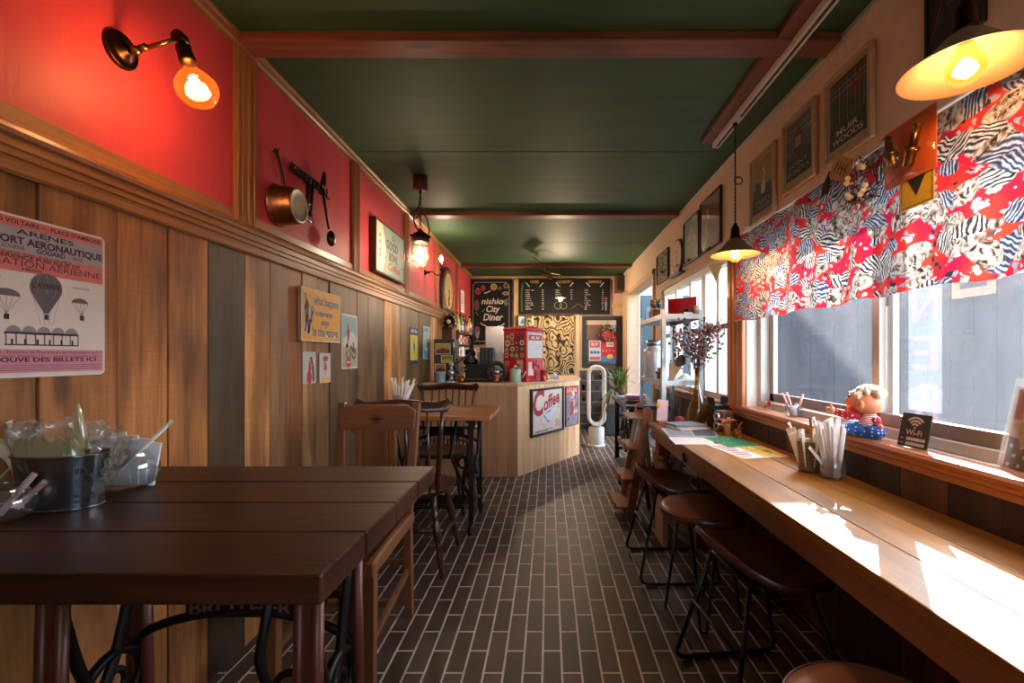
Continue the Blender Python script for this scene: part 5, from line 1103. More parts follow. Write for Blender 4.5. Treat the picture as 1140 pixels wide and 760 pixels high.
print_frame('wall_picture', 'dark framed picture of an orange cone shape under teal sky', 761, 777.8, 1.85, 2.2, '', cone, .012, M_dfr)
ya, _ = rw(748.5, 280, 1.1); yb, _ = rw(759.3, 280, 1.1)
t, w, h = board_root('oval_plaque', 'pale oval plaque with dark rim on a small ledge above far window', 'plaque', 'R', ya, yb, 1.83, 2.12)
m = MB(); ovp = lambda k, q: [(w/2*k*math.cos(2*PI*i/32), h/2+h/2*q*math.sin(2*PI*i/32)) for i in range(32)]
m.prism(ovp(1, 1), -.02, 0, M_dfr); m.prism(ovp(.86, .9), -.024, -.02, P('#c9b394')); m.build('plaque', t, bevel=.002)
m = MB(); 
for i in range(5): m.rect(-.03, h*(.3+.09*i), .02+.02*(i % 2), h*(.33+.09*i), .0245, P('#6a4a38'))
m.build('lettering', t); m = MB(); m.box(-w*.55, w*.55, -.05, 0, -.02, -.004, M_dfr); m.build('ledge', t, bevel=.002)
def patch(m, w, h, d):
    q = random.Random(8)
    for i in range(9):
        for j in range(12): m.rect(-w/2+.01+(w-.02)*i/9, .01+(h-.02)*j/12, -w/2+.01+(w-.02)*(i+1)/9, .01+(h-.02)*(j+1)/12, d, P(q.choice(['#5a5a38', '#3a3c2c', '#8a7a4a', '#6d4a30', '#2c2c24', '#9a8a5c'])))
print_frame('wall_picture', 'mottled olive and brown picture highest above the door end of far window', 731, 743.6, 1.84, 2.13, '', patch, .008, M_dfr)
t, w, h = board_root('dark_print', 'dark print partly hidden by the nearest brass pendant', 'picture', 'R', 1.345, 1.16, 1.975, 2.26)
frame(t, w, h, .008, .012, pm('#1d1513', .4), back=P('#2a1c1c')); m = MB(); 
for i in range(6): m.stroke([(-w*.4+.02*i, h*.2+.03*i), (-w*.2+.03*i, h*.5), (-w*.35+.04*i, h*.85)], .008, .0068, P(('#5c3a48', '#4a4458', '#6a4a3a')[i % 3]))
m.build('print', t)
# little rails and hooks above the far window
for i, (px, py) in enumerate(((793, 290), (783, 296), (771, 303), (758, 309), (741, 316))):
    y, z = rw(px-4, py-13, 1.1); m = MB(); m.cyl((XR, y, z), (XR-.03, y, z), .005, M_iron, 8); m.cyl((XR-.03, y-.05, z), (XR-.03, y+.05, z), .006, M_bronze, 8)
    single(m, 'wall_peg', 'short dark peg rail in a row over the far window', 'peg', (XR, y, z), 'dark peg rails over the far window')
# ================================================================ patterned valance
def valance_mat():
    m = bpy.data.materials.new('zebra_print_cotton'); m.use_nodes = True; nt = m.node_tree; b = nt.nodes['Principled BSDF']; out = nt.nodes['Material Output']
    co = coords(nt); dn = N(nt, 'ShaderNodeTexNoise'); dn.inputs['Scale'].default_value = 7; dn.inputs['Detail'].default_value = 3; L(nt, co, dn.inputs['Vector'])
    sb = N(nt, 'ShaderNodeVectorMath', operation='SUBTRACT'); sb.inputs[1].default_value = (.5, .5, .5); L(nt, dn.outputs['Color'], sb.inputs[0]); sc = N(nt, 'ShaderNodeVectorMath', operation='SCALE'); sc.inputs['Scale'].default_value = .075; L(nt, sb.outputs[0], sc.inputs[0])
    ad = N(nt, 'ShaderNodeVectorMath', operation='ADD'); L(nt, co, ad.inputs[0]); L(nt, sc.outputs[0], ad.inputs[1])
    mp = N(nt, 'ShaderNodeMapping'); mp.inputs['Scale'].default_value = (0, 1, 1.5); mp.inputs['Rotation'].default_value = (.6, 0, 0); L(nt, ad.outputs[0], mp.inputs[0])
    v = N(nt, 'ShaderNodeTexVoronoi'); v.inputs['Scale'].default_value = 13; v.inputs['Randomness'].default_value = .9; L(nt, mp.outputs[0], v.inputs['Vector'])
    # stripes run along a direction of the cell's own
    s3 = N(nt, 'ShaderNodeSeparateXYZ'); L(nt, v.outputs['Color'], s3.inputs[0]); rt = N(nt, 'ShaderNodeVectorRotate', rotation_type='X_AXIS'); mu = N(nt, 'ShaderNodeMath', operation='MULTIPLY'); mu.inputs[1].default_value = 6.28; L(nt, s3.outputs[0], mu.inputs[0]); L(nt, ad.outputs[0], rt.inputs[0]); L(nt, mu.outputs[0], rt.inputs['Angle'])
    w = N(nt, 'ShaderNodeTexWave', bands_direction='Y'); w.inputs['Scale'].default_value = 26; w.inputs['Distortion'].default_value = 5; w.inputs['Detail'].default_value = 2; w.inputs['Detail Scale'].default_value = 1.2; L(nt, rt.outputs[0], w.inputs['Vector'])
    zb = ramp(nt, [(.0, '#2a282e'), (.40, '#47464e'), (.54, '#aaa5a2'), (1, '#d2cac4')], w.outputs[0])
    # cooler blue-grey animals among them
    zb2 = ramp(nt, [(.0, '#2a3144'), (.45, '#566480'), (.7, '#8d9ab0'), (1, '#bdbcbe')], w.outputs[0]); gt = N(nt, 'ShaderNodeMath', operation='GREATER_THAN'); gt.inputs[1].default_value = .55; L(nt, s3.outputs[1], gt.inputs[0])
    mz = N(nt, 'ShaderNodeMix', data_type='RGBA'); L(nt, gt.outputs[0], mz.inputs[0]); L(nt, zb.outputs[0], mz.inputs[6]); L(nt, zb2.outputs[0], mz.inputs[7])
    n2 = N(nt, 'ShaderNodeTexNoise'); n2.inputs['Scale'].default_value = 55; n2.inputs['Detail'].default_value = 4; L(nt, co, n2.inputs['Vector']); nr = ramp(nt, [(.42, (.5, .48, .46, 1)), (.56, (1.0, 1, 1, 1))], n2.outputs[0]); mm = N(nt, 'ShaderNodeMix', data_type='RGBA', blend_type='MULTIPLY'); mm.inputs[0].default_value = .8; L(nt, mz.outputs[2], mm.inputs[6]); L(nt, nr.outputs[0], mm.inputs[7])
    n5 = N(nt, 'ShaderNodeTexNoise'); n5.inputs['Scale'].default_value = 30; n5.inputs['Detail'].default_value = 5; n5.inputs['Distortion'].default_value = 2.5; L(nt, rt.outputs[0], n5.inputs['Vector']); zc = ramp(nt, [(.36, '#241d1c'), (.46, '#7a6a60'), (.55, '#a89a90'), (.68, '#cabdb2')], n5.outputs[0]); g2 = N(nt, 'ShaderNodeMath', operation='GREATER_THAN'); g2.inputs[1].default_value = .52; L(nt, s3.outputs[2], g2.inputs[0])
    mz2 = N(nt, 'ShaderNodeMix', data_type='RGBA'); L(nt, g2.outputs[0], mz2.inputs[0]); L(nt, mm.outputs[2], mz2.inputs[6]); L(nt, zc.outputs[0], mz2.inputs[7]); mm = mz2
    rr = ramp(nt, [(.60, (0, 0, 0, 1)), (.64, (1, 1, 1, 1))], v.outputs['Distance'], 'LINEAR')
    # ground colour: red with magenta and orange washes
    n3 = N(nt, 'ShaderNodeTexNoise'); n3.inputs['Scale'].default_value = 9; L(nt, co, n3.inputs['Vector']); rd = ramp(nt, [(.35, '#a01636'), (.5, '#bf202b'), (.65, '#c8382a')], n3.outputs[0])
    v2 = N(nt, 'ShaderNodeTexVoronoi'); v2.inputs['Scale'].default_value = 30; dn2 = N(nt, 'ShaderNodeTexNoise'); dn2.inputs['Scale'].default_value = 40; dn2.inputs['Detail'].default_value = 3; L(nt, co, dn2.inputs['Vector']); ss2 = N(nt, 'ShaderNodeVectorMath', operation='SCALE'); ss2.inputs['Scale'].default_value = .045; L(nt, dn2.outputs['Color'], ss2.inputs[0]); aa2 = N(nt, 'ShaderNodeVectorMath', operation='ADD'); L(nt, mp.outputs[0], aa2.inputs[0]); L(nt, ss2.outputs[0], aa2.inputs[1]); L(nt, aa2.outputs[0], v2.inputs['Vector']); lf = N(nt, 'ShaderNodeMath', operation='LESS_THAN'); lf.inputs[1].default_value = .36; L(nt, v2.outputs['Distance'], lf.inputs[0])
    lc = ramp(nt, [(.3, '#2c2a30'), (.5, '#c2b6ae'), (.7, '#7d8496')], v2.outputs['Color']); ml = N(nt, 'ShaderNodeMix', data_type='RGBA'); L(nt, lf.outputs[0], ml.inputs[0]); L(nt, rd.outputs[0], ml.inputs[6]); L(nt, lc.outputs[0], ml.inputs[7])
    fm = N(nt, 'ShaderNodeMix', data_type='RGBA'); L(nt, rr.outputs[0], fm.inputs[0]); L(nt, mm.outputs[2], fm.inputs[6]); L(nt, ml.outputs[2], fm.inputs[7])
    L(nt, fm.outputs[2], b.inputs['Base Color']); b.inputs['Roughness'].default_value = .85
    tl = N(nt, 'ShaderNodeBsdfTranslucent'); L(nt, fm.outputs[2], tl.inputs[0]); mx = N(nt, 'ShaderNodeMixShader'); mx.inputs[0].default_value = .32; L(nt, b.outputs[0], mx.inputs[1]); L(nt, tl.outputs[0], mx.inputs[2]); L(nt, mx.outputs[0], out.inputs[0]); return m
t = thing('valance_curtain', 'red zebra-print valance curtain across the top of window', 'curtain', (XR-.04, 1.6, 1.8))
M_val = valance_mat(); m = MB()
def vf(u, v):
    y = 2.6-1.98*u; sag = .014*math.sin(PI*u*7)**2; zt = 1.795-.012*math.sin(PI*u*5)**2; zb_ = 1.312+.006*math.sin(u*40); z = zt+(zb_-zt)*v
    return V((XR-.05-.012*math.sin(u*62+1.4*v)*(.35+.65*v)-.006*math.sin(u*23), y, z))
m.grid(vf, 220, 14, M_val); m.build('cloth', t, True)
m = MB(); m.cyl((XR-.04, .5, 1.8), (XR-.04, 2.62, 1.8), .006, M_white, 10)
for y in (.7, 1.3, 1.9, 2.5): m.cyl((XR, y, 1.8), (XR-.04, y, 1.8), .004, M_white, 8)
m.build('curtain_wire', t, True)
# white hoop by the valance end, paper bunting flag
y, z = rw(832, 262, 1.1); m = MB(); m.tube([(XR-.02+.0*a, y+.03*math.cos(a), z+.055*math.sin(a)) for a in [2*PI*i/28 for i in range(28)]], .008, M_white, 10, closed=True); m.cyl((XR, y, z+.055), (XR-.03, y, z+.055), .004, M_iron, 8); single(m, 'white_hoop', 'white oval hoop hanging on cream wall at the valance end', 'hoop', (XR, y, z-.06))
y, z = rw(797, 301, 1.07); m = MB(); m.prism([(-.06, .045), (0, -.075), (.06, .045)], -.0006, .0006, pm('#e6d9b8', .7)); T = Matrix.Translation((XR-.05, y, z)) @ Matrix.Rotation(-PI/2+.5, 4, 'Z'); m.v = [tuple(T @ V(p)) for p in m.v]; m.tube([(XR-.0, y+.05, z+.05), (XR-.05, y, z+.046), (XR-.0, y-.06, z+.05)], .0015, M_paper, 6); single(m, 'paper_flag', 'cream paper bunting flag dangling behind the far brass pendant', 'bunting', (XR-.05, y, z-.08))
# orange packet, yellow sign, wreath, tag
xx = XR-.075; ya = (987-CX); y0, _ = rw(986, 150, xx); y1, _ = rw(1043, 150, xx)
t = thing('orange_packet', 'orange carded packet of metal nozzles pinned over the valance', 'packet', (xx, (y0+y1)/2, 1.63), -PI/2); w = y0-y1; h = .175
m = MB(); m.prism([(-w/2, 0), (w/2, .0), (w/2, h), (-w/2, h)], -.002, .001, pm('#e2672a', .5, var=.1)); m.build('card', t)
def nz(px, pz, a, L_):
    T = Matrix.Translation((px, -.022, pz)) @ Matrix.Rotation(a, 4, 'Y'); m.lathe([(0, 0), (.012, 0), (.014, .01), (.014, L_*.35), (.019, L_*.36), (.019, L_*.46), (.011, L_*.48), (.01, L_*.95), (.014, L_), (0, L_)], M_brass, T, 16)
m = MB(); nz(.02, .03, .35, .11); nz(-.03, .05, -.3, .1); m.build('nozzles', t)
m = MB(); m.grid(lambda u, v: V((-w/2+.004+(w-.008)*u, -.003-.042*math.sin(PI*u)**.5*math.sin(PI*v)**.5, .004+(h-.008)*v)), 14, 14, glass('blister_plastic', '#ffffff', .1)); m.build('blister', t)
xx = XR-.07; y0, _ = rw(1003, 210, xx); y1, _ = rw(1040.5, 205, xx)
t = thing('yellow_sign', 'small yellow warning card with black triangle under the orange packet', 'sign', (xx, (y0+y1)/2, 1.546), -PI/2); w = y0-y1; h = .10
m = MB(); m.prism(rrect(w, h, .006), -.002, 0, pm('#d9b21c', .45)); po = m.build('card', t)
m = MB(); bk = P('#1d1810'); d = .0024
for a, b in (((-w*.45, h*.06), (w*.45, h*.06)), ((w*.45, h*.06), (w*.45, h*.94)), ((w*.45, h*.94), (-w*.45, h*.94)), ((-w*.45, h*.94), (-w*.45, h*.06))): m.stroke([a, b], .002, d, bk)
m.poly([(-w*.28, h*.86), (0, h*.3), (w*.28, h*.86)], d, bk); m.build('triangle_mark', po)
xx = XR-.08; y, z = rw(963, 203, xx)
t = thing('dried_wreath', 'small dried twig wreath with pale cotton balls on the valance', 'wreath', (xx, y, z))
m = MB(); q = random.Random(4)
for i in range(110):
    a = q.uniform(0, 2*PI); r = .052+q.uniform(-.02, .016); dd = q.uniform(.4, 1.5)*q.choice((-1, 1)); p = V((xx+q.uniform(-.02, .01), y+r*math.cos(a), z+r*math.sin(a))); e = p+V((q.uniform(-.02, .012), .035*math.cos(a+dd), .035*math.sin(a+dd))); m.tube([p, p.lerp(e, .5)+V((q.uniform(-.006, .006), 0, 0)), e], [.0022, .0016, .0006], pm(q.choice(['#6a4a24', '#8a6430', '#4a321a']), .8), 5)
m.build('twigs', t, True)
for a in (-2.6, -2.3, -2.0, .3, .6, 2.0, 2.3, -.9, -.6):
    m = MB(); m.ell((xx-.03, y+.05*math.cos(a), z+.05*math.sin(a)), .0095, pm('#e6d3a4', .8), 10, 7); m.build('cotton_ball', t, True)
y, z = rw(935, 188, xx+.02); t = thing('kraft_tag', 'tilted brown kraft card behind the dried wreath', 'card', (xx+.025, y, z), -PI/2); t.rotation_euler = (0, .6, -PI/2)
m = MB(); m.box(-.06, .06, -.001, .001, -.042, .042, pm('#b98a4a', .7)); m.build('card', t); m = MB(); 
for i in range(4): m.stroke([(-.035+.02*i, -.02), (-.03+.02*i, .02)], .006, .0014, P('#3a2a18')); m.stroke([(-.04+.02*i, -.01+.006*i), (-.02+.02*i, .012-.005*i)], .004, .0014, P('#3a2a18'))
m.build('brush_writing', t)
y, z = rw(915, 205, xx); m = MB(); q = random.Random(9)
for i in range(9): a = q.uniform(-1, 1); m.tube([(xx+.03, y, z+.05), (xx+.02, y+.02*a, z), (xx+.01, y+.03*a, z-.04-.01*abs(a))], [.002, .006, .001], pm(q.choice(['#1a1414', '#7c1420', '#2a2428']), .7), 6)
single(m, 'feather_charm', 'dark feather charm hanging at the wreath tag corner', 'charm', (xx, y, z-.05))

# ================================================================ on the sill of the curtained window
SZ = Z1B+.006
# glass with striped sweets
p = V((XR+.035, *rw(883, 463, XR+.035)[:1], SZ))
def jar2(name, label, p, prof, cat): return jar(name, label, p, prof, cat)
jar2('sill_tumbler', 'round glass tumbler with striped straws on the window sill', p, [(0, .003), (.028, .003), (.036, .014), (.038, .036), (.033, .06), (.031, .062)], 'tumbler')
M_cand2 = stripe('#c8543c', '#ecd9cc', 150)
for i, (dx, dy, d) in enumerate(((0, .01, (-.2, .35, .8)), (.004, -.0, (-.15, .25, .85)), (.008, -.01, (.1, -.3, .8)))): straw(p+V((dx, dy, .006)), d, .10, .005, M_cand2, 'orange striped straw leaning in the sill tumbler', 'striped straws in the sill tumbler', 'striped_straw')
m = MB(); m.lathe([(0, .004), (.016, .004), (.018, .045), (.017, .045), (.015, .006), (0, .006)], pm('#d6dde4', .4), Matrix.Translation(p+V((-.004, -.008, 0))), 20); single(m, 'paper_cup', 'small white paper cup inside the sill tumbler', 'cup', p+V((-.004, -.008, .004)))
# tiny red toy chair on the sill
p = V((XR+.03, rw(854, 450, XR+.03)[0], SZ)); m = MB(); rd = pm('#b4242a', .4)
m.box(p.x-.012, p.x+.012, p.y-.014, p.y+.014, SZ+.016, SZ+.022, rd); m.box(p.x+.009, p.x+.013, p.y-.014, p.y+.014, SZ+.022, SZ+.045, rd)
for a in (-1, 1):
    for b in (-1, 1): m.cyl((p.x+a*.01, p.y+b*.012, SZ), (p.x+a*.01, p.y+b*.012, SZ+.018), .0018, M_steel, 6)
single(m, 'toy_chair', 'tiny red toy chair at the far end of window sill', 'toy', p)
# doll in stars and dots
def dots(base, dot, sc=55, r=.3):
    m, nt, b = newmat('dotted_cloth'); v = N(nt, 'ShaderNodeTexVoronoi'); v.inputs['Scale'].default_value = sc; v.inputs['Randomness'].default_value = .25; L(nt, coords(nt), v.inputs['Vector']); r_ = ramp(nt, [(0, dot), (r, base)], v.outputs['Distance'], 'CONSTANT'); L(nt, r_.outputs[0], b.inputs['Base Color']); b.inputs['Roughness'].default_value = .8; return m
dp = V((XR-.005, rw(968, 490, XR-.005)[0], SZ)); y = dp.y
t = thing('doll', 'rubber-faced doll in red dotted shirt and blue starred trousers on sill', 'doll', dp)
M_skin = pm('#e89a70', .5, var=.05, name='doll_skin'); hd = dp+V((-.005, .006, .118)); 
def grow(m):
    p0 = hd-V((0, 0, .034)); m.v = [tuple(p0+(V(p_)-p0)*1.22) for p_ in m.v]
m = MB(); m.ell(hd, (.038, .046, .036), M_skin, 24, 16, Matrix.Translation(hd) @ Matrix.Rotation(.3, 4, 'X') @ Matrix.Translation(-hd)); m.ell(hd+V((-.012, .05, -.006)), (.014, .017, .019), pm('#e8875c', .5), 14, 10); m.ell(hd+V((-.034, -.022, -.008)), (.007, .013, .014), M_skin, 12, 8); m.ell(hd+V((-.038, -.022, -.008)), (.003, .008, .009), pm('#c97a54', .5), 10, 6); m.ell(hd+V((-.02, .03, -.024)), (.016, .014, .012), M_skin, 14, 8)
grow(m); m.build('head', t, True)
m = MB(); m.ell(hd+V((-.03, .03, .012)), .005, P('#2a2018'), 10, 6); m.tube([hd+V((-.034, .018, .022)), hd+V((-.03, .03, .025))], .002, P('#7a5a34'), 6); m.tube([hd+V((-.028, .032, -.022)), hd+V((-.03, .022, -.026))], .002, P('#a03a30'), 6); grow(m); m.build('face_paint', t, True)
m = MB(); q = random.Random(2)
for i in range(46):
    a = q.uniform(0, 2*PI); b = q.uniform(.15, 1); o = V((.036*math.cos(a)*b, -.004+.042*math.sin(a)*b, .034*math.sqrt(max(.0, 1.05-b*b)))); m.ell(hd+o+V((0, -.006, .004)), q.uniform(.007, .012), pm('#e6dcc2', .85, var=.15), 8, 6)
grow(m); m.build('curly_hair', t, True)
M_rdot = dots('#c01f30', '#f0e2dc', 95, .28); M_bdot = dots('#1d5aa8', '#e8ecf2', 85, .28); M_rstr = stripe('#c42a3c', '#efe6e2', 60)
m = MB(); m.tube([dp+V((-.0, -.004, .032)), dp+V((-.002, .0, .06)), dp+V((-.003, .004, .088))], [.034, .032, .02], M_rstr, 16); m.build('shirt_body', t, True)
m = MB(); m.tube([dp+V((-.022, .012, .078)), dp+V((-.055, .035, .074)), dp+V((-.083, .055, .084))], [.018, .0165, .012], M_rdot, 14); m.build('sleeve', t, True)
m = MB(); m.tube([dp+V((.0, -.03, .07)), dp+V((-.0, -.045, .05))], [.014, .011], M_rdot, 12); m.build('sleeve', t, True)
m = MB(); b0 = dp+V((-.093, .062, .088)); m.ell(b0, (.011, .016, .013), M_skin, 12, 8)
for k_, (dy, dz) in enumerate(((.016, .008), (.018, .002), (.017, -.004), (.014, -.009))): m.tube([b0+V((0, .006, dz*.5)), b0+V((-dy*.8, dy*.7, dz))], [.005, .0042], M_skin, 7)
m.tube([b0+V((0, -.002, .006)), b0+V((-.002, .002, .02))], [.005, .0042], M_skin, 7); m.build('hand', t, True)
m = MB(); b0 = dp+V((0, -.05, .046)); m.ell(b0, (.009, .011, .009), M_skin, 10, 7); 
for dz in (-.004, 0, .004): m.tube([b0, b0+V((-.002, -.014, dz))], [.004, .003], M_skin, 6)
m.build('hand', t, True)
for s, e in ((0, (-.045, .06, .004)), (1, (-.02, .09, .012))):
    m = MB(); m.tube([dp+V((-.004, -.012+.02*s, .024)), dp+V((-.03, .02+.02*s, .03)), dp+V((e[0], e[1], .022))], [.03, .026, .02], M_bdot, 14); m.build('trouser_leg', t, True)
    m = MB(); k_ = dp+V((e[0]-.006, e[1]+.022, .014)); m.ell(k_, (.019, .027, .017), pm('#b5162a', .5), 14, 10); m.build('boot', t, True)
m = MB(); m.ell(dp+V((.0, -.02, .026)), (.034, .04, .028), M_bdot, 16, 10); m.build('trouser_seat', t, True)
# wifi plate
y0, _ = rw(995, 490, XR-.005); y1, _ = rw(1034, 490, XR-.005)
t = thing('wifi_sign', 'dark slate Wi-Fi sign leaning on the sill beside the doll', 'sign', (XR+.0, (y0+y1)/2, SZ+.001), -PI/2); t.rotation_euler = (-.22, 0, -PI/2+.12); WM[t.name] = Matrix.Translation(t.location) @ t.rotation_euler.to_matrix().to_4x4(); w = .098; h = .105
m = MB(); m.prism(rrect(w, h, .003), -.004, 0, pm('#2e2620', .45)); po = m.build('plate', t)
m = MB(); f = P('#d6c6b4'); d = .0045
for r in (.012, .022, .032): m.ring(0, h*.58, r-.003, r+.003, d, f, PI*.22, PI*.78, 14)
m.disc(0, h*.585, .0035, d, f); m.text('Wi-Fi', 0, h*.36, .017, d, f, bold=.01); m.scrib(4, -w*.36, h*.225, .005, d, f); m.scrib(4, -w*.36, h*.085, .005, d, f)
m.rect(-w*.22, h*.2, w*.42, h*.29, d, f); m.rect(-w*.22, h*.06, w*.42, h*.15, d, f); m.build('lettering', po)
# card in a clear sleeve at the near end of the sill
y0, _ = rw(1113, 500, XR+.02)
t = thing('flag_card', 'clear-sleeved card with gold figure and starry flag standing on sill', 'card', (XR+.015, y0-.075, SZ+.001), -PI/2-.0); w = .15; h = .21; t.rotation_euler = (-.2, 0, -PI/2-.12); WM[t.name] = Matrix.Translation(t.location) @ t.rotation_euler.to_matrix().to_4x4()
m = MB(); m.box(-w/2, w/2, -.003, 0, 0, h, P('#e9e4da')); m.build('card', t)
m = MB(); m.rect(-w*.46, h*.02, w*.46, h*.4, .0034, P('#2b2c34')); m.poly([(-w*.46, h*.4), (w*.46, h*.3), (w*.46, h*.6), (-w*.46, h*.55)], .0038, P('#d8cdb8')); m.rect(-w*.46, h*.6, w*.46, h*.97, .0034, P('#b3242c')); m.disc(-w*.1, h*.5, .03, .0042, P('#c9923c'), 16, .05); m.scrib(4, .02, h*.8, .03, .0042, P('#efe6d4'))
for i in range(5):
    for j in range(3): m.disc(-w*.38+w*.19*i+(.012 if j % 2 else 0), h*(.07+.11*j), .006, .0042, P('#e8d9b0'), 5)
m.build('print', t); m = MB(); m.grid(lambda u, v: V((-w/2-.008+(w+.016)*u, -.006-.006*math.sin(PI*u), -.0+(h+.02)*v)), 8, 4, M_cello2); m.build('clear_sleeve', t)
# writing on the outside of the pane, read from the street
m = MB(); x = XR+.09+.003
wht = dusty('vinyl_white_film', .07); pk = dusty('vinyl_pink_letter', .10); pk.node_tree.nodes['Translucent BSDF'].inputs[0].default_value = hx('#d88a9c'); pk.node_tree.nodes['Diffuse BSDF'].inputs[0].default_value = hx('#d88a9c')
og = dusty('vinyl_orange_film', .08); og.node_tree.nodes['Translucent BSDF'].inputs[0].default_value = hx('#e8b48c'); og.node_tree.nodes['Diffuse BSDF'].inputs[0].default_value = hx('#e8b48c')
t = thing('window_lettering', 'faded DINER lettering on white strip stuck to window pane', 'lettering', (x, 1.47, .94), -PI/2)
m.box(-.065, .065, .0004, .0008, 0, .78, wht); m.build('white_strip', t)
m = MB()
for i, ch in enumerate('DINER'): m.text(ch, 0, (.60-.155*i), .11, -.0016, pk, width=.1 if ch != 'I' else .03, bold=.01, mirror=True)
m.build('letters', t)
m = MB()
for r in ((.10, .40, .125, .56), (.21, .40, .235, .56), (.125, .40, .21, .425), (.125, .535, .21, .56)): m.box(r[0], r[2], .0004, .0008, r[1]-.05, r[3]-.05, og)
m.build('orange_outline', t)
# ================================================================ on the window counter
CZ = CT
M_bask = pm('#9a8866', .45, .35, var=.2, nscale=40, name='punched_tin')
b = onz(903, 526, CZ); b.y += .03; b.x += .008
t = thing('punched_basket', 'tapered punched metal basket of sugar packets on pine counter', 'basket', b)
m = MB(); m.lathe([(0, .002), (.033, .002), (.035, .004), (.047, .115), (.049, .117), (.046, .115), (.033, .006), (0, .006)], M_bask, Matrix.Translation(b), 32); po = m.build('basket_wall', t, True)
m = MB()
for j in range(7):
    for i in range(22):
        a = 2*PI*(i+.5*(j % 2))/22; z = .02+.0135*j; r = .0355+.0107*z/.1+.0008; dd = V((math.cos(a), math.sin(a), 0)); m.cyl(b+dd*(r-.0002)+V((0, 0, z)), b+dd*(r+.0006)+V((0, 0, z)), .0022, M_black, 6)
o = m.build('punched_holes', po, True); o['kind'] = 'stuff'
for i in range(8): a = 2*PI*i/8; fold(b+V((.016*math.cos(a), .016*math.sin(a), .01)), (.35*math.cos(a), .3*math.sin(a), 1), .035, .15+.012*math.sin(i*3), .004, pm(('#e8dcc0', '#d9c49a', '#efe9dc')[i % 3], .6), 'sugar_packet', 'cream sugar packet standing in the punched basket', 'packet', 'sugar packets in the punched basket', a)
fold(b+V((.012, -.012, .01)), (-.08, -.02, 1), .016, .198, .003, pm('#a8743f', .5), 'wooden_stirrer', 'flat brown wooden stirrer rising above the sugar packets', 'stirrer', None, PI/2)
straw(b+V((-.0, .01, .01)), (-.28, .28, 1), .17, .005, M_wrap, 'white wrapped straw leaning out over the basket far rim', None)
j = onz(931, 535, CZ); j.y += .035; j.x += .01
jar('straw_jar', 'short glass jar packed with white straws beside punched basket', j, [(0, .003), (.034, .003), (.041, .012), (.043, .03), (.039, .055), (.034, .066), (.036, .07)])
q = random.Random(6)
for i in range(22):
    a = q.uniform(0, 2*PI); r = .027*math.sqrt(q.random()); straw(j+V((r*math.cos(a)*.8, r*math.sin(a)*.8, .006)), (.2*math.cos(a)*r/.03-.04, .2*math.sin(a)*r/.03, 1), .19+q.uniform(-.02, .016), .0048, pm(('#efece6', '#e4ddd0', '#f4f2ee')[i % 3], .5, var=.04), 'white wrapped straw packed upright in the short glass jar', 'straws in the short glass jar')
fold(j+V((-.03, .012, .05)), (-.5, .35, .8), .045, .07, .0012, M_wrap, 'paper_sleeve', 'loose white paper sleeve flapping over the straw jar side', 'paper', None, .9)
# papers
def sheet(name, label, pts, z, mat, fn=None, th=.0012, cat='leaflet'):
    cs = V((sum(p[0] for p in pts)/len(pts), sum(p[1] for p in pts)/len(pts), z)); t = thing(name, label, cat, cs); m = MB(); m.plan([(p[0], p[1]) for p in pts], z, z+th, mat); m.build('paper', t, True)
    if fn: m = MB(); fn(m, pts, z+th+.0004); m.build('print', t, True)
    return t
def quad(px): return [tuple(onz(a, b, CZ).xy) for a, b in px]
def qp(pts, u, v):
    p = [V((a[0], a[1])) for a in pts]; return (p[0].lerp(p[1], u)).lerp(p[3].lerp(p[2], u), v)
def qrect(m, pts, u0, v0, u1, v1, z, mat): m.add([(*qp(pts, u, v), z) for u, v in ((u0, v0), (u1, v0), (u1, v1), (u0, v1))], [(0, 1, 2, 3)], mat)
def flyer(m, pts, z):
    qrect(m, pts, .46, .02, .98, .98, z, P('#d9b52c')); q = random.Random(1)
    for i in range(16): u = q.uniform(.5, .9); v = q.uniform(.06, .85); qrect(m, pts, u, v, u+q.uniform(.03, .1), v+q.uniform(.04, .12), z+.0004, P(q.choice(['#6a7a2c', '#3a3420', '#c2452c', '#e9dca8'])))
    for i in range(7): qrect(m, pts, .05, .1+.12*i, .3+.1*(i % 3)/2, .15+.12*i, z+.0004, P(('#c94a3c', '#4a4644')[i % 2]))
sheet('flyer', 'white and yellow printed flyer lying nearest the punched basket', quad([(828, 510.5), (879, 508), (838, 492.5), (786, 495)]), CZ, M_paper, flyer)
def gmat(m, pts, z):
    qrect(m, pts, .06, .08, .94, .92, z, P('#2f8a5c')); q = random.Random(2)
    for i in range(10): u = q.uniform(.1, .8); v = q.uniform(.12, .8); qrect(m, pts, u, v, u+.1, v+.06, z+.0004, P(q.choice(['#8fc25a', '#1f6a48', '#c9d27a'])))
sheet('green_leaflet', 'green illustrated leaflet lying behind the yellow flyer', quad([(812, 498), (846, 496), (814, 486), (782, 487)]), CZ+.0, P('#3a9a66', .4), gmat, .003)
sheet('white_sheet', 'plain white paper sheet between magazines and green leaflet', quad([(752, 494.5), (796, 494.5), (790, 487), (744, 486.5)]), CZ, M_paper, None)
def glossy(m, pts, z): qrect(m, pts, .05, .1, .5, .9, z, P('#8a9096')); qrect(m, pts, .55, .1, .95, .9, z, P('#4a4a50'))
sheet('open_magazine', 'grey glossy open magazine lying before the magazine stack', quad([(744, 486), (800, 487), (796, 479), (736, 477)]), CZ, P('#b4b2b0', .3), glossy, .004, 'magazine')
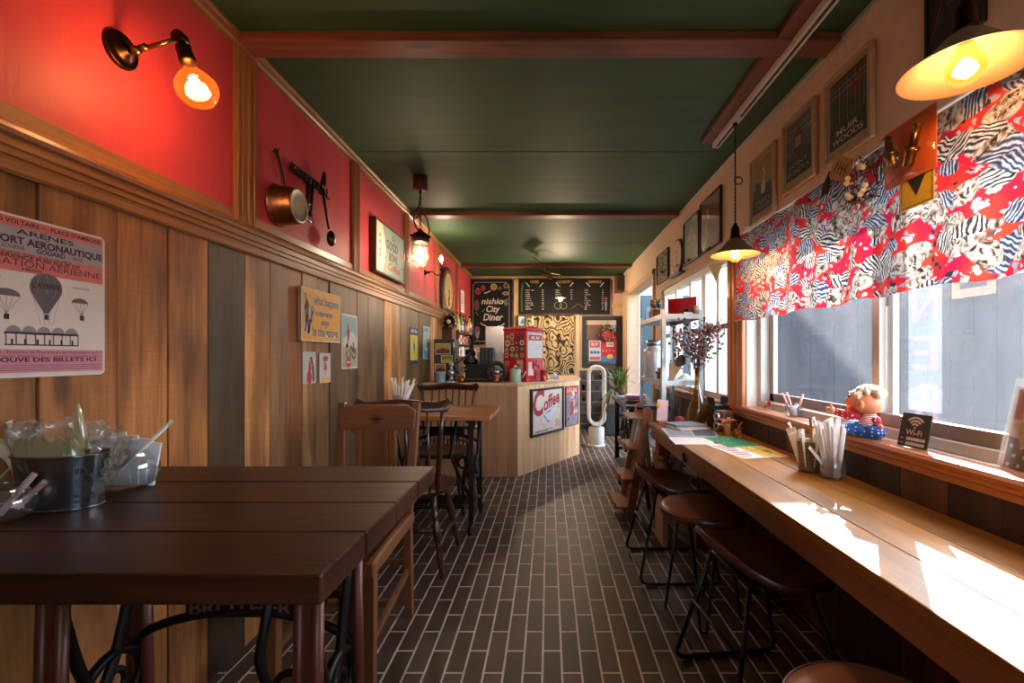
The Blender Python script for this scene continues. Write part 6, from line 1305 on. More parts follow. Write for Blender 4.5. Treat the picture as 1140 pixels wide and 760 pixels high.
for i, (c_, lab) in enumerate((('#5a5046', 'dark covered magazine at the bottom of stack'), ('#d9cdb8', 'cream magazine in the middle of stack'), ('#a86a4a', 'rust covered magazine second from the top of stack'), ('#7f9aa6', 'pale blue magazine on the top of stack'))):
    z = CZ+.007*i; a = (-.12, .3, .05, .22)[i]; cx_, cy_2 = (.86, .83, .85, .83)[i], (2.76, 2.73, 2.80, 2.79)[i]; pp = [(cx_+.1*math.cos(s+a)*1.35, cy_2+.1*math.sin(s+a)) for s in (-2.35, -.78, .78, 2.35)]
    sheet('stacked_magazine', lab+' on pine counter', pp, z, P(c_, .35), None, .0065, 'magazine')
# twin-lens camera, black case, driftwood animals
p = onz(792, 472, CZ); p.x = 1.02; p.y = 2.66
M_lthr = pm('#5a3420', .5, var=.25, bump=.2, name='brown_case_leather')
t = thing('box_camera', 'brown leather boxed twin-lens camera by the flower vase', 'camera', p, .25)
m = MB(); m.box(-.03, .05, -.035, .05, 0, .12, M_lthr); m.build('leather_case', t, bevel=.008)
for z in (.032, .085):
    m = MB(); m.lathe([(0, .0), (.026, 0), (.026, .02), (.02, .024), (.018, .02), (0, .014)], M_steel, Matrix.Translation((-.03, .0, z)) @ Matrix.Rotation(-PI/2, 4, 'Y'), 22); m.lathe([(0, .019), (.014, .018), (0, .0225)], M_blacks, Matrix.Translation((-.03, .0, z)) @ Matrix.Rotation(-PI/2, 4, 'Y'), 18); m.build('lens', t)
m = MB(); m.box(-.005, .02, -.0375, -.035, .06, .085, P('#d8c894')); m.build('maker_plate', t)
p2 = V((1.045, 2.815, CZ)); t = thing('folding_camera', 'black folding camera with open hood behind the brown camera', 'camera', p2, .15)
m = MB(); m.box(-.05, .05, -.04, .04, 0, .14, M_black); m.build('body', t, bevel=.004); m = MB(); m.bar((-.04, -.0, .14), (-.05, .0, .185), .08, .006, M_black, up=(1, 0, 0)); m.bar((.04, 0, .14), (.045, 0, .19), .08, .006, M_black, up=(1, 0, 0)); m.build('hood', t, bevel=.002)
m = MB(); m.lathe([(0, 0), (.025, 0), (.022, .02), (0, .015)], M_steel, Matrix.Translation((0, -.04, .08)) @ Matrix.Rotation(PI/2, 4, 'X'), 20); m.build('lens', t)
M_drift = pm('#b06a30', .6, var=.3, nscale=30, bump=.2, name='orange_driftwood')
p = onz(806, 482, CZ); p.x = .985; p.y = 2.52
m = MB(); m.tube([p+V((0, 0, 0)), p+V((.002, 0, .03)), p+V((0, 0, .062)), p+V((0, 0, .078))], [.02, .017, .02, .014], M_drift, 10)
for a in (0, .9, 1.9, 2.8, 3.8, 5): dd = V((math.cos(a), math.sin(a), 0)); m.tube([p+V((0, 0, .066)), p+dd*.03+V((0, 0, .086)), p+dd*.055+V((0, 0, .082+.014*math.sin(a*3)))], [.011, .007, .002], M_drift, 8)
m.tube([p+V((-.01, 0, .05)), p+V((-.04, -.01, .062)), p+V((-.055, -.01, .057))], [.008, .005, .002], M_drift, 7); single(m, 'driftwood_stump', 'orange driftwood stump carving with crooked horns by brown camera', 'carving', p)
def deer(p, s, label):
    m = MB(); m.tube([p+V((0, .018*s, .03*s)), p+V((0, -.018*s, .032*s))], [.01*s, .011*s], M_drift, 10)
    for a in (-1, 1):
        for b_ in (-1, 1): m.tube([p+V((a*.006*s, b_*.015*s, .028*s)), p+V((a*.007*s, b_*.016*s, .014*s)), p+V((a*.007*s, b_*.017*s, 0))], [.005*s, .003*s, .003*s], M_drift, 6)
    m.tube([p+V((0, -.016*s, .034*s)), p+V((0, -.026*s, .055*s)), p+V((0, -.04*s, .056*s))], [.007*s, .006*s, .003*s], M_drift, 8)
    for a in (-1, 1): m.tube([p+V((0, -.027*s, .058*s)), p+V((a*.01*s, -.022*s, .072*s)), p+V((a*.016*s, -.028*s, .082*s))], [.002*s, .0018*s, .001*s], M_drift, 6)
    single(m, 'carved_deer', label, 'carving', p)
deer(V((1.0, 2.40, CZ)), .8, 'smaller carved wooden deer, nearer to the punched basket'); deer(V((1.02, 2.47, CZ)), 1.05, 'taller carved wooden deer standing against the driftwood stump')
# menu card in a wooden block
p = onz(733, 470, CZ); p = V((.73, 2.93, CZ)); t = thing('menu_card', 'pink menu card in wooden block at far counter end', 'card stand', p, .2)
m = MB(); m.box(-.035, .03, -.02, .02, 0, .025, wood('#9a5630', '#c07c48', 'y', 14, .28, .1, knots=False, name='varnished_sill', coat=.3)); m.build('block', t, bevel=.002); m = MB(); m.bar((.0, .004, .02), (.015, .02, .155), .075, .002, P('#d8b4b0'), up=(0, 1, 0)); m.build('card', t)
m = MB(); m.ell((-.03, 0, .125), (.016, .01, .02), pm('#d0a02c', .7), 12, 8); m.build('yellow_clip', t)
p = V((.86, 3.0, CZ)); m = MB(); m.lathe([(0, 0), (.03, 0), (.034, .012), (.03, .03), (.016, .04), (0, .042)], pm('#a82a2c', .5), Matrix.Translation(p), 20); single(m, 'red_pouch', 'small red pouch behind the magazine stack', 'pouch', p)
# vase of dried flowers
p = V((.965, 2.96, CZ)); t = thing('flower_vase', 'amber glass bottle vase of dried flowers at counter end', 'vase', p)
m = MB(); m.lathe([(0, .002), (.04, .002), (.056, .02), (.062, .06), (.055, .11), (.036, .16), (.022, .205), (.016, .26), (.0165, .36), (.02, .365)], glass('amber_vase_glass', '#c8a050', .15, .03, .3, '#8a6a2c'), Matrix.Translation(p), 32); m.build('bottle', t, True)
q = random.Random(12); m = MB(); fl = MB(); gr = MB()
for i in range(34):
    a = q.uniform(0, 2*PI); sp = q.uniform(.02, .16); top = p+V((sp*math.cos(a), sp*math.sin(a)*.8, .44+q.uniform(0, .2))); m.tube([p+V((0, 0, .3)), p+V((sp*.3*math.cos(a), sp*.3*math.sin(a), .42)), top], .0014, pm('#5a4a38', .8), 5)
    for k_ in range(15): o_ = V((q.gauss(0, .022), q.gauss(0, .022), q.gauss(-.02, .03))); fl.ell(top+o_, q.uniform(.005, .0105), pm(q.choice(['#7a4a58', '#9a6a78', '#5a3a40', '#b48a94', '#8a7468', '#4a4444']), .85), 6, 4)
for dx, dy, hh, cc in ((.02, .0, .62, '#3c4048'), (.06, -.02, .6, '#3c4048'), (-.02, .02, .58, '#4a4a50')):
    for k_ in range(14): o_ = p+V((dx*(.4+k_/16), dy, hh-.17+.017*k_)); 
    for k_ in range(14): fl.ell(p+V((dx*(.4+k_/16)+(.006 if k_ % 2 else -.006), dy, hh-.17+.017*k_)), (.006, .004, .006), pm(cc, .8), 6, 4)
m.build('dry_stems', t, True); o = fl.build('dried_blossoms', t, True)
for a0, dx in ((.12, 1), (.03, .5)):
    gr = MB(); gr.tube([p+V((.01, 0, .33)), p+V((.06*dx, -.06, .42)), p+V((a0, -.16*dx, .50+.03*dx))], .002, pm('#5d7a4a', .7), 6)
    for k_ in range(7): c0 = p+V((.06*dx+(a0-.06*dx)*k_/7, -.06-(.16*dx-.06)*k_/7, .42+.1*k_/7)); gr.ell(c0+V((0, .006, .008*(-1)**k_)), (.012, .004, .007), pm('#7d9a5e', .7), 8, 5)
    gr.build('green_sprig', t, True)
m = MB(); m.lathe([(.0, 0), (.012, .004), (.03, .03), (.042, .05), (.04, .05), (.02, .02), (0, .008)], pm('#4a423c', .8), Matrix.Translation(p+V((-.085, -.02, .39))) @ Matrix.Rotation(-1.1, 4, 'Y') @ Matrix.Rotation(.5, 4, 'X'), 16); m.build('seed_pod', t, True)
# boxes below the counter
def carton(label, x0, x1, y0, y1, h, col, name='carton'):
    t = thing(name, label, 'box', ((x0+x1)/2, (y0+y1)/2, 0)); m = MB(); m.box(x0, x1, y0, y1, 0, h, pm(col, .8)); m.build('box_body', t, True, bevel=.003); m = MB(); m.box(x0-.001, x1+.001, (y0+y1)/2-.004, (y0+y1)/2+.004, h-.001, h+.001, pm('#8a6a44', .6)); m.box(x0-.0008, x1+.0008, y0-.0008, y1+.0008, h*.55, h*.56, pm('#8a6a44', .8)); m.build('tape_seam', t, True)
carton('beige storage carton on the floor deep under the far counter end', .86, 1.06, 2.66, 2.94, .40, '#8f7458'); carton('pale carton standing on edge behind the turned counter leg', .665, .70, 2.66, 2.85, .25, '#b9a58c')
# ================================================================ bar end of the room
M_chalk = pm('#121010', .85, var=.15, nscale=12, name='chalkboard'); CK = lambda c: P(c, .8)
W_ = CK('#d8d2c6')
def atb(px, py, y=YB-.04): p = at(px, py, y); return p.x, p.z
def back_board(name, label, cat, p0, p1, off=.03, y=None):
    x0, z1 = atb(p0[0], p0[1]); x1, z0 = atb(p1[0], p1[1]); return board_root(name, label, cat, 'B', x0, x1, z0, z1, off)
t, w, h = back_board('diner_chalkboard', 'tall chalkboard lettered nishio City Diner with drawn fruit', 'chalkboard', (523, 310.5), (570.5, 383.5))
frame(t, w, h, .022, .025, pm('#1d1210', .5), back=M_chalk)
m = MB(); d = .0135; g = CK('#8c8a86')
x, z0_, z1_ = w/2-.05, .05, h-.05
for a, b in (((-x+.04, z1_), (x-.04, z1_)), ((-x, z0_), (-x, z1_-.04)), ((x, z0_), (x, z1_-.04)), ((-x, z0_), (x, z0_)), ((-x, z1_-.04), (-x+.04, z1_)), ((x, z1_-.04), (x-.04, z1_))): m.stroke([a, b], .012, d, g)
for s, u, v, hh, ww, sh in (('nishio', .02, h*.62, .085, w*.52, .2), ('City', .03, h*.5, .09, w*.32, .2), ('Diner', .03, h*.37, .1, w*.46, .2)): m.text(s, u, v, hh, d+E1, W_, width=ww, shear=sh, bold=.02)
rd, gn, or_, yl = CK('#9c3340'), CK('#5a8a4c'), CK('#b9874a'), CK('#c9b05a')
for u, v, r in ((-.2, h*.81, .05), (-.12, h*.86, .04)): m.disc(u, v, r, d, rd, 18); m.disc(u, v+r*.9, r*.35, d+E1, gn, 6)
m.ring(.04, h*.88, .03, .05, d, yl); m.disc(.04, h*.88, .026, d+E1, CK('#a3924a'), 8); m.poly([(.1, h*.83), (.17, h*.86), (.13, h*.89)], d, gn)
m.ring(.23, h*.9, .018, .045, d, CK('#8c6a6a')); m.ring(.22, h*.78, .015, .05, d, CK('#9a7a72'), asp=.6); m.poly([(.18, h*.66), (.23, h*.7), (.26, h*.62), (.22, h*.58)], d, CK('#6a7a62')); m.stroke([(.26, h*.7), (.2, h*.62)], .01, d, gn)
m.disc(-.22, h*.6, .04, d, CK('#6a4a4c'), 14, .085); m.stroke([(-.14, h*.5), (-.1, h*.54)], .014, d, gn); m.stroke([(-.2, h*.45), (-.23, h*.5)], .014, d, gn)
for u0, v0, u1, v1 in ((-.16, .33, -.1, .29), (-.1, .3, -.04, .26), (.2, .32, .14, .28), (.12, .29, .08, .26), (-.1, .78, -.01, .82)): m.stroke([(u0, h*v0), (u1, h*v1)], .014, d, W_)
m.poly([(-.25, h*.22), (-.17, h*.22), (-.19, h*.1), (-.23, h*.1)], d, CK('#8c8a88')); m.disc(-.21, h*.24, .04, d, rd, 14); m.rect(-.23, h*.05, -.19, h*.06, d, g); m.stroke([(-.21, h*.1), (-.21, h*.05)], .01, d, g)
for i in range(6): m.rect(-.1, h*(.06+.025*i), .15+.05*(i % 2), h*(.066+.025*i), d, CK('#5a5753'))
m.build('chalk_drawing', t)
t, w, h = back_board('menu_board', 'long black menu board headed food, dessert and drinks', 'chalkboard', (578, 310), (679, 350))
m = MB(); m.box(-w/2, w/2, -.022, 0, 0, h, M_chalk); m.box(-w/2, w/2, -.026, 0, 0, .012, pm('#3a2318', .5)); m.build('board', t, bevel=.002)
m = MB(); d = .0235; yl = CK('#b9a24a')
for u, s in ((-w*.33, 'FOOD'), (-w*.0, 'DESSERT'), (w*.335, 'DRINKS')): m.text(s, u, h*.87, .04, d, yl, width=.032*len(s), bold=.02); m.stroke([(u-.13, h*.88), (u-.08, h*.78)], .012, d, W_); m.stroke([(u+.13, h*.88), (u+.08, h*.78)], .012, d, W_)
rows = ((-w*.43, -w*.25, [13, 7, 8, 7, 9, 10, 11, 12, 8, 9], .013), (-w*.1, .09, [7, 6, 9, 7, 7], .013), (w*.22, w*.41, [6, 5, 10, 3, 4, 10, 6, 10, 4, 4], .012))
for u, u2, L_, hh in rows:
    for i, s in enumerate(L_): m.scrib(s, u, h*.66-.032*i, hh+.003, d, W_, align='LEFT'); m.scrib(3, u2, h*.66-.032*i, hh+.003, d, W_, align='LEFT')
m.ring(-.1, h*.25, .05, .057, d, CK('#8a7f74')); m.ring(-.02, h*.25, .05, .056, d, CK('#8a7f74')); m.disc(w*.455, h*.42, .022, d, CK('#8a4a44'), 12, .04); m.poly([(w*.44, h*.35), (w*.47, h*.35), (w*.46, h*.1), (w*.45, h*.1)], d, CK('#7d8896')); m.stroke([(-w*.47, h*.1), (-w*.475, h*.5), (-w*.465, h*.85)], .03, d, CK('#3a5a38')); m.stroke([(.1, h*.15), (.2, h*.3), (.28, h*.2)], .008, d, CK('#6a4a38')); m.build('chalk_lettering', t)
# cloth with scroll pattern
def tribal():
    m, nt, b = newmat('scroll_print_cloth'); co = coords(nt); dn = N(nt, 'ShaderNodeTexNoise'); dn.inputs['Scale'].default_value = 4.5; dn.inputs['Detail'].default_value = 1; L(nt, co, dn.inputs['Vector'])
    v = N(nt, 'ShaderNodeTexVoronoi'); v.inputs['Scale'].default_value = 4.4; L(nt, co, v.inputs['Vector']); sb = N(nt, 'ShaderNodeVectorMath', operation='SUBTRACT'); L(nt, co, sb.inputs[0]); L(nt, v.outputs['Position'], sb.inputs[1])
    w = N(nt, 'ShaderNodeTexWave', wave_type='RINGS', rings_direction='SPHERICAL'); w.inputs['Scale'].default_value = 8.5; w.inputs['Distortion'].default_value = 4.5; w.inputs['Detail'].default_value = 1.5; w.inputs['Detail Scale'].default_value = 1.4; L(nt, sb.outputs[0], w.inputs['Vector'])
    r = ramp(nt, [(.0, '#2a2019'), (.30, '#2a2019'), (.36, '#a88f66'), (1, '#b59b70')], w.outputs[0]); L(nt, r.outputs[0], b.inputs['Base Color']); b.inputs['Roughness'].default_value = .85; return m
M_trib = tribal(); x0, _ = atb(576, 351, 6.85); x1, _ = atb(640, 351, 6.85)
t = thing('scroll_curtain', 'cream door curtain with dark scrollwork print behind the bar', 'curtain', ((x0+x1)/2, 6.85, .5))
m = MB(); m.grid(lambda u, v: V((x0+.02+(x1-x0-.03)*u, 6.85+.018*math.sin(u*30)+.01*math.sin(u*11+2), .45+1.27*v)), 90, 8, M_trib); m.build('cloth', t, True); m = MB(); m.cyl((x0, 6.85, 1.725), (x1, 6.85, 1.725), .008, M_brass, 8); m.build('rod', t, True)
t, w, h = back_board('surf_sign', 'small pale blue card at the curtain corner under the menu board', 'sign', (577.5, 350.8), (594, 362.5), .09)
m = MB(); m.prism(rrect(w, h, .008), -.006, 0, P('#cfe0de')); m.build('card', t); m = MB(); m.poly([(-w*.4, h*.15), (w*.1, h*.12), (-.02, h*.6), (-w*.3, h*.5)], .0064, P('#4a9ab4')); m.ring(-w*.18, h*.45, .02, .03, .0068, P('#2f7896')); m.scrib(4, w*.25, h*.5, .03, .0066, P('#c8564a'), width=w*.3); m.scrib(4, w*.25, h*.25, .03, .0066, P('#c8564a'), width=w*.3); m.build('print', t)
# wall speaker
p = at(691, 316, 6.8); t = thing('wall_speaker', 'brown box speaker in the top corner beside the menu board', 'speaker', (p.x, 6.9, p.z-.1)); m = MB(); m.box(p.x-.075, p.x+.075, 6.72, 6.94, p.z-.12, p.z+.12, pm('#6a4634', .6)); m.build('cabinet', t, True, bevel=.006); m = MB(); m.box(p.x-.06, p.x+.06, 6.713, 6.72, p.z-.1, p.z+.1, pm('#3a2a22', .9, bump=.3, nscale=200)); m.build('grille', t, True)
# black-framed interior window with posters and wreath
t, w, h = back_board('framed_window', 'black-framed internal window with posters stuck on its glass', 'window', (648, 351.5), (693, 409), .0)
m = MB()
for a in ((-w/2, w/2, 0, .06), (-w/2, w/2, h-.06, h), (-w/2, -w/2+.065, .06, h-.06), (w/2-.09, w/2, .06, h-.06)): m.box(a[0], a[1], -.05, 0, a[2], a[3], pm('#15110f', .4))
m.box(-w/2+.06, w/2-.09, -.035, -.005, h*.5, h*.53, pm('#15110f', .4)); m.build('frame', t, bevel=.004)
m = MB(); m.box(-w/2+.05, w/2-.08, -.012, -.008, .05, h-.05, pm('#6b4a35', .15, var=.4, nscale=3)); m.rect(-w/2+.065, h*.83, w/2-.09, h-.06, .0125, P('#b9a488', .2)); m.build('pane', t)
for x0_, x1_, z0_, z1_, c, lab, kind in ((.105, .285, .10, .41, '#b9bcc4', 'red and blue price flyer taped in black-framed window', 0), (.29, .56, .09, .55, '#b3282c', 'bright red event poster taped in the black-framed window', 1)):
    r = thing('window_poster', lab, 'poster', (t.location.x-w/2+(x0_+x1_)/2, YB-.04, t.location.z+z0_)); ww, hh = x1_-x0_, z1_-z0_; m = MB(); m.box(-ww/2, ww/2, -.0015, 0, 0, hh, P(c)); m.build('sheet', r); m = MB(); d = .0019
    if kind == 0: m.rect(-ww*.42, hh*.66, ww*.42, hh*.95, d, P('#b8404a')); m.scrib(4, 0, hh*.75, .04, d+E1, P('#f0e6dc'), width=ww*.6); [m.disc(-ww*.28+ww*.28*i, hh*.42, .024, d, P('#3f5a9a')) for i in range(3)]; m.rect(-ww*.42, hh*.06, ww*.42, hh*.2, d, P('#b8404a'))
    else: m.rect(-ww*.5, 0, ww*.5, hh*.16, d, P('#3a78b4')); m.disc(0, hh*.17, .05, d+E1, P('#e0a83a'), 14, .035); m.scrib(5, 0, hh*.74, .035, d, P('#3a1a18'), width=ww*.5); m.rect(-ww*.2, hh*.5, ww*.2, hh*.64, d, P('#e9dfd2')); m.scrib(3, 0, hh*.53, .03, d+E1, P('#3a1a18'), width=ww*.28); [m.disc(-ww*.4+ww*.2*i, hh*.36, .012, d, P('#e0a83a'), 5) for i in range(5)]
    m.build('print', r)
p = at(676, 371.5, 6.885); t = thing('twig_wreath', 'dark berry wreath with pale buds hung on the black-framed window', 'wreath', p); q = random.Random(21); m = MB()
for i in range(120): a = q.uniform(0, 2*PI); r = .1+q.gauss(0, .02); b = p+V((r*math.cos(a), q.uniform(-.03, .02), r*math.sin(a))); dd = a+q.choice((-1, 1))*q.uniform(.8, 1.8); m.tube([b, b+V((.05*math.cos(dd), q.uniform(-.02, .01), .05*math.sin(dd)))], [.004, .0015], pm(q.choice(['#3a2018', '#5a3424', '#241512']), .8), 5)
m.tube([p+V((0, 0, .1)), p+V((0, .01, .31))], .002, M_black, 5); two = m.build('twigs', t, True)
m = MB()
for i in range(26): a = q.uniform(0, 2*PI); r = .1+q.gauss(0, .022); m.ell(p+V((r*math.cos(a), -.03, r*math.sin(a))), .008, pm('#d9b48c', .7), 8, 6)
o = m.build('pale_buds', two, True)
# photo mural below
for px0, px1, py0, py1, lab, kind in ((645.5, 672, 412, 492, 'dark grey photo panel of shelves behind the bladeless fan', 0), (672.3, 697, 410, 470, 'black and white photo poster of a standing person in white', 1)):
    x0, z1 = atb(px0, py0); x1, z0 = atb(px1, py1); t, w, h = board_root('photo_poster', lab, 'photo poster', 'B', x0, min(x1, XR-.01), z0, z1, .031); m = MB(); m.box(-w/2, w/2, -.006, 0, 0, h, pm('#3c3936', .6, var=.4, nscale=7)); m.build('panel', t); m = MB(); d = .0065
    if kind == 0:
        for i in range(6):
            m.rect(-w/2+.01, h*(.1+.15*i), w/2-.01, h*(.115+.15*i), d, P('#6d6862'))
            for k_ in range(7): a = q.uniform(-w/2+.02, w/2-.04); m.rect(a, h*(.12+.15*i), a+.03, h*(.17+.06*q.random()+.15*i), d, P(q.choice(['#221f1d', '#55504b', '#7d776f'])))
    else:
        m.rect(-w/2, 0, w/2, h, d, pm('#35332f', .6, var=.4, nscale=6)); gy = P('#b4b0aa'); m.poly([(-w*.45, 0), (w*.35, 0), (w*.3, h*.4), (w*.16, h*.6), (-w*.14, h*.62), (-w*.3, h*.45)], d+E1, gy); m.disc(0, h*.76, .055, d+2*E1, P('#8f8b85'), 18, .085); m.poly([(-.055, h*.78), (.055, h*.78), (.045, h*.9), (-.045, h*.9)], d+3*E1, P('#2a2826')); m.stroke([(-.02, h*.6), (-.03, 0)], .008, d+2*E1, P('#8a8680')); m.stroke([(w*.25, h*.4), (w*.1, h*.2), (-w*.05, h*.25)], .05, d+2*E1, P('#a09c96'))
        for k_ in (-.022, .022): m.disc(k_, h*.775, .009, d+4*E1, P('#2a2826'), 8)
    m.build('photo_print', t)
p = at(680, 484, 6.5); t = thing('black_cabinet', 'low black cabinet standing behind the bladeless fan', 'cabinet', (p.x, 6.5, 0)); m = MB(); m.box(.77, 1.05, 6.35, 6.7, 0, .42, M_blacks); m.build('body', t, True, bevel=.006); m = MB(); m.box(.785, 1.035, 6.338, 6.35, .03, .39, pm('#25262a', .35)); dor = m.build('door', t, True, bevel=.003); m = MB(); m.cyl((.82, 6.33, .3), (.82, 6.33, .36), .006, M_steel, 8); m.build('handle', dor, True)
# bladeless fan
f = at(664, 495, 5.69); f.z = 0; M_fan = pm('#e6e3df', .4, var=.03, name='fan_white'); M_fsil = pm('#c4c1bd', .4, .15, var=.06)
t = thing('bladeless_fan', 'tall white bladeless tower fan on the floor by bar end', 'fan', f)
m = MB(); m.lathe([(0, 0), (.108, 0), (.11, .008), (.108, .02), (.1, .026)], M_fan, Matrix.Translation(f), 40); m.build('foot', t, True)
m = MB(); m.lathe([(.098, .024), (.098, .22), (.09, .232), (.06, .24), (.05, .26), (.05, .28)], M_fsil, Matrix.Translation(f), 40); m.build('motor_base', t, True)
m = MB(); H0, H1, ro = .255, 1.0, .098; n = 24; path = [V((ro*math.cos(a), 0, H1-ro-.01+ro*math.sin(a))) for a in [PI*i/n for i in range(n+1)]]+[V((-ro, 0, H0+ro+.01+(H1-H0-2*ro-.02)*(1-i/8))) for i in range(1, 8)]+[V((ro*math.cos(a), 0, H0+ro+.01+ro*math.sin(a))) for a in [PI+PI*i/n for i in range(n+1)]]+[V((ro, 0, H0+ro+.01+(H1-H0-2*ro-.02)*i/8)) for i in range(1, 8)]
k_ = len(path); vs = []; fs = []; prof = [(-.004, -.085), (-.03, -.07), (-.042, .0), (-.034, .06), (-.01, .085), (.006, .075), (.009, 0), (.006, -.075)]
for i in range(k_):
    tg_ = (path[(i+1) % k_]-path[i-1]).normalized(); inn = V((-tg_.z, 0, tg_.x))
    for a, b in prof: vs.append(f+path[i]+inn*(-a*.9-.01)+V((0, b, 0)))
for i in range(k_):
    for j_ in range(8): fs.append((i*8+j_, i*8+(j_+1) % 8, ((i+1) % k_)*8+(j_+1) % 8, ((i+1) % k_)*8+j_))
m.add(vs, fs, M_fan, True); m.build('air_loop', t, True)
# ================================================================ things on the bar
BZ = BH
M_cab = pm('#2c2d31', .5, name='charcoal_cabinet')
p = V((-1.0, 4.45, BZ)); t = thing('photo_cabinet', 'charcoal cabinet covered with small photographs at wall end of bar', 'cabinet', p)
m = MB(); m.box(-.10, .10, -.1, .12, 0, .41, M_cab); m.build('body', t, bevel=.006); m = MB(); m.box(.085, .10, -.108, -.1, .0, .41, pm('#3f4146', .4)); m.cyl((.092, -.112, .3), (.092, -.112, .38), .006, M_steel, 8); m.build('door_edge', t)
for x0, x1, z0, z1, c1, c2 in ((-.085, .06, .265, .37, '#b99a4a', '#7a3030'), (-.03, .08, .185, .255, '#6a7a34', '#c2a04a'), (-.09, .015, .085, .175, '#b9652c', '#5a2c20')):
    m = MB(); m.box(x0, x1, -.1025, -.1, z0, z1, P('#d9cdb4')); m.rect(x0+.006, z0+.006, x1-.006, z1-.006, .1029, P(c1)); m.poly([(x0+.006, z0+.006), (x1-.006, z0+.006), (x1-.006, z0+(z1-z0)*.4), ((x0+x1)/2, z0+(z1-z0)*.6), (x0+.006, z0+(z1-z0)*.35)], .1033, P(c2)); m.build('photograph', t)
p = V((-1.02, 4.265, BZ)); m = MB(); m.lathe([(0, 0), (.052, 0), (.053, .004), (.053, .085), (.056, .09), (.056, .1), (.05, .102), (0, .104)], pm('#8d99a4', .4, .3), Matrix.Translation(p), 28); single(m, 'enamel_tin', 'pale blue-grey enamel tin before the charcoal photo cabinet', 'tin', p)
p = V((-.92, 4.29, BZ)); t = thing('spirit_grinder', 'little silver hand grinder beside the enamel tin', 'grinder', p); m = MB(); m.lathe([(0, 0), (.05, 0), (.048, .012), (.02, .02), (.018, .06), (.03, .075), (.034, .11), (.016, .12), (.014, .15), (.024, .165), (.02, .18), (0, .185)], M_steel, Matrix.Translation(p), 22); m.build('body', t, True); m = MB(); m.tube([p+V((0, 0, .18)), p+V((.05, -.02, .19)), p+V((.055, -.02, .215))], .004, M_brass, 8); m.ell(p+V((.055, -.02, .22)), .011, M_bronze, 10, 7); m.build('crank', t, True)
p = V((-.83, 4.3, BZ)); m = MB(); m.lathe([(0, 0), (.03, 0), (.034, .02), (.03, .05), (.014, .062), (.012, .075), (.02, .085), (0, .095)], M_copper, Matrix.Translation(p), 20); m.ell(p+V((.0, -.03, .04)), .018, M_brass, 12, 8); single(m, 'copper_pot', 'small copper pot between the silver grinder and black machine', 'pot', p)
p = V((-.68, 4.42, BZ)); t = thing('coffee_machine', 'black vintage coffee mill with big flywheel on bar', 'coffee machine', p)
m = MB(); m.box(-.16, .17, -.08, .1, 0, .035, M_blacks); m.box(-.12, .13, -.07, .09, .03, .17, M_blacks); m.build('base', t, bevel=.008)
m = MB(); m.lathe([(0, .16), (.06, .16), (.075, .2), (.04, .24), (.05, .26), (.052, .31), (0, .32)], M_blacks, Matrix.Translation((-.08, 0, 0)), 24); m.build('hopper', t)
m = MB(); m.box(0.02, .15, -.08, .1, .16, .33, pm('#1c2026', .3)); [m.box(.045+.035*i, .055+.035*i, -.086, -.08, .17, .32, pm('#39414c', .3)) for i in range(3)]; m.build('ribbed_box', t, bevel=.004)
m = MB(); m.tube(arc((.19, -.16, .1), .082, 0, 2*PI, 32)[:-1], .02, M_black, 10, closed=True); [m.cyl((.19, -.16, .1), (.19+.075*math.cos(a), -.16, .1+.075*math.sin(a)), .007, M_black, 8) for a in (0, PI/3*2, PI/3*4)]; m.ell((.19, -.165, .1), (.03, .03, .03), M_steel, 14, 8); m.cyl((.19, -.16, .1), (.1, .0, .1), .014, M_steel, 10); m.build('flywheel', t)
m = MB(); m.lathe([(0, 0), (.03, 0), (.028, .03), (.03, .06), (.034, .075), (.03, .075), (.026, .005), (0, .005)], M_copper, Matrix.Translation((-.49, 4.245, BZ)), 18); single(m, 'copper_cup', 'copper cup standing before the black flywheel on bar', 'cup', (-.49, 4.245, BZ))
m = MB(); m.cyl((-.10, -.03, .12), (-.14, -.14, .12), .028, M_blacks, 16); m.cyl((-.14, -.14, .12), (-.145, -.155, .12), .032, M_steel, 16); m.tube([(-.16, -.05, .08), (-.2, -.1, .1), (-.22, -.1, .16), (-.15, -.06, .22), (-.05, -.05, .29)], .008, M_black, 8); m.build('grinding_head', t)
# flywheel rests before the counter edge: keep it on the bar
p = V((-.60, 4.62, BZ)); t = thing('white_cupboard', 'small white two-door cupboard behind the black coffee machine', 'cupboard', p); m = MB(); m.box(-.12, .14, -.06, .08, 0, .29, pm('#c9c8c6', .5)); m.build('body', t, bevel=.004)
for s in (-1, 1): m = MB(); m.box(.01+(-.125 if s < 0 else .003), .01+(-.003 if s < 0 else .125), -.07, -.06, .01, .28, pm('#d8d6d2', .45)); dor = m.build('door', t, bevel=.002); m = MB(); m.ell((.01+s*.012, -.074, .24), .007, M_black, 8, 6); m.build('knob', dor)
# steel hood panel
x0, z1 = at(540.5, 363, 5.9).x, at(540.5, 363, 5.9).z; x1 = at(560.5, 393, 5.9).x; z0 = at(560, 393.5, 5.9).z
t = thing('steel_hood', 'shiny steel hood panel with wooden edge behind the red dispenser', 'hood', ((x0+x1)/2, 5.9, z0)); m = MB(); m.box(x0, x1, 5.9, 6.2, z0, z1, pm('#d6dade', .22, .9, var=.05, nscale=3)); m.build('panel', t, True, bevel=.004); m = MB(); m.box(x1, x1+.06, 5.9, 6.2, z0, z1-.02, M_sillv); m.build('wood_edge', t, True); m = MB(); m.box(x0+.02, x1-.02, 5.95, 6.15, 0, z0, pm('#8c8c8c', .5)); m.build('pedestal', t, True)
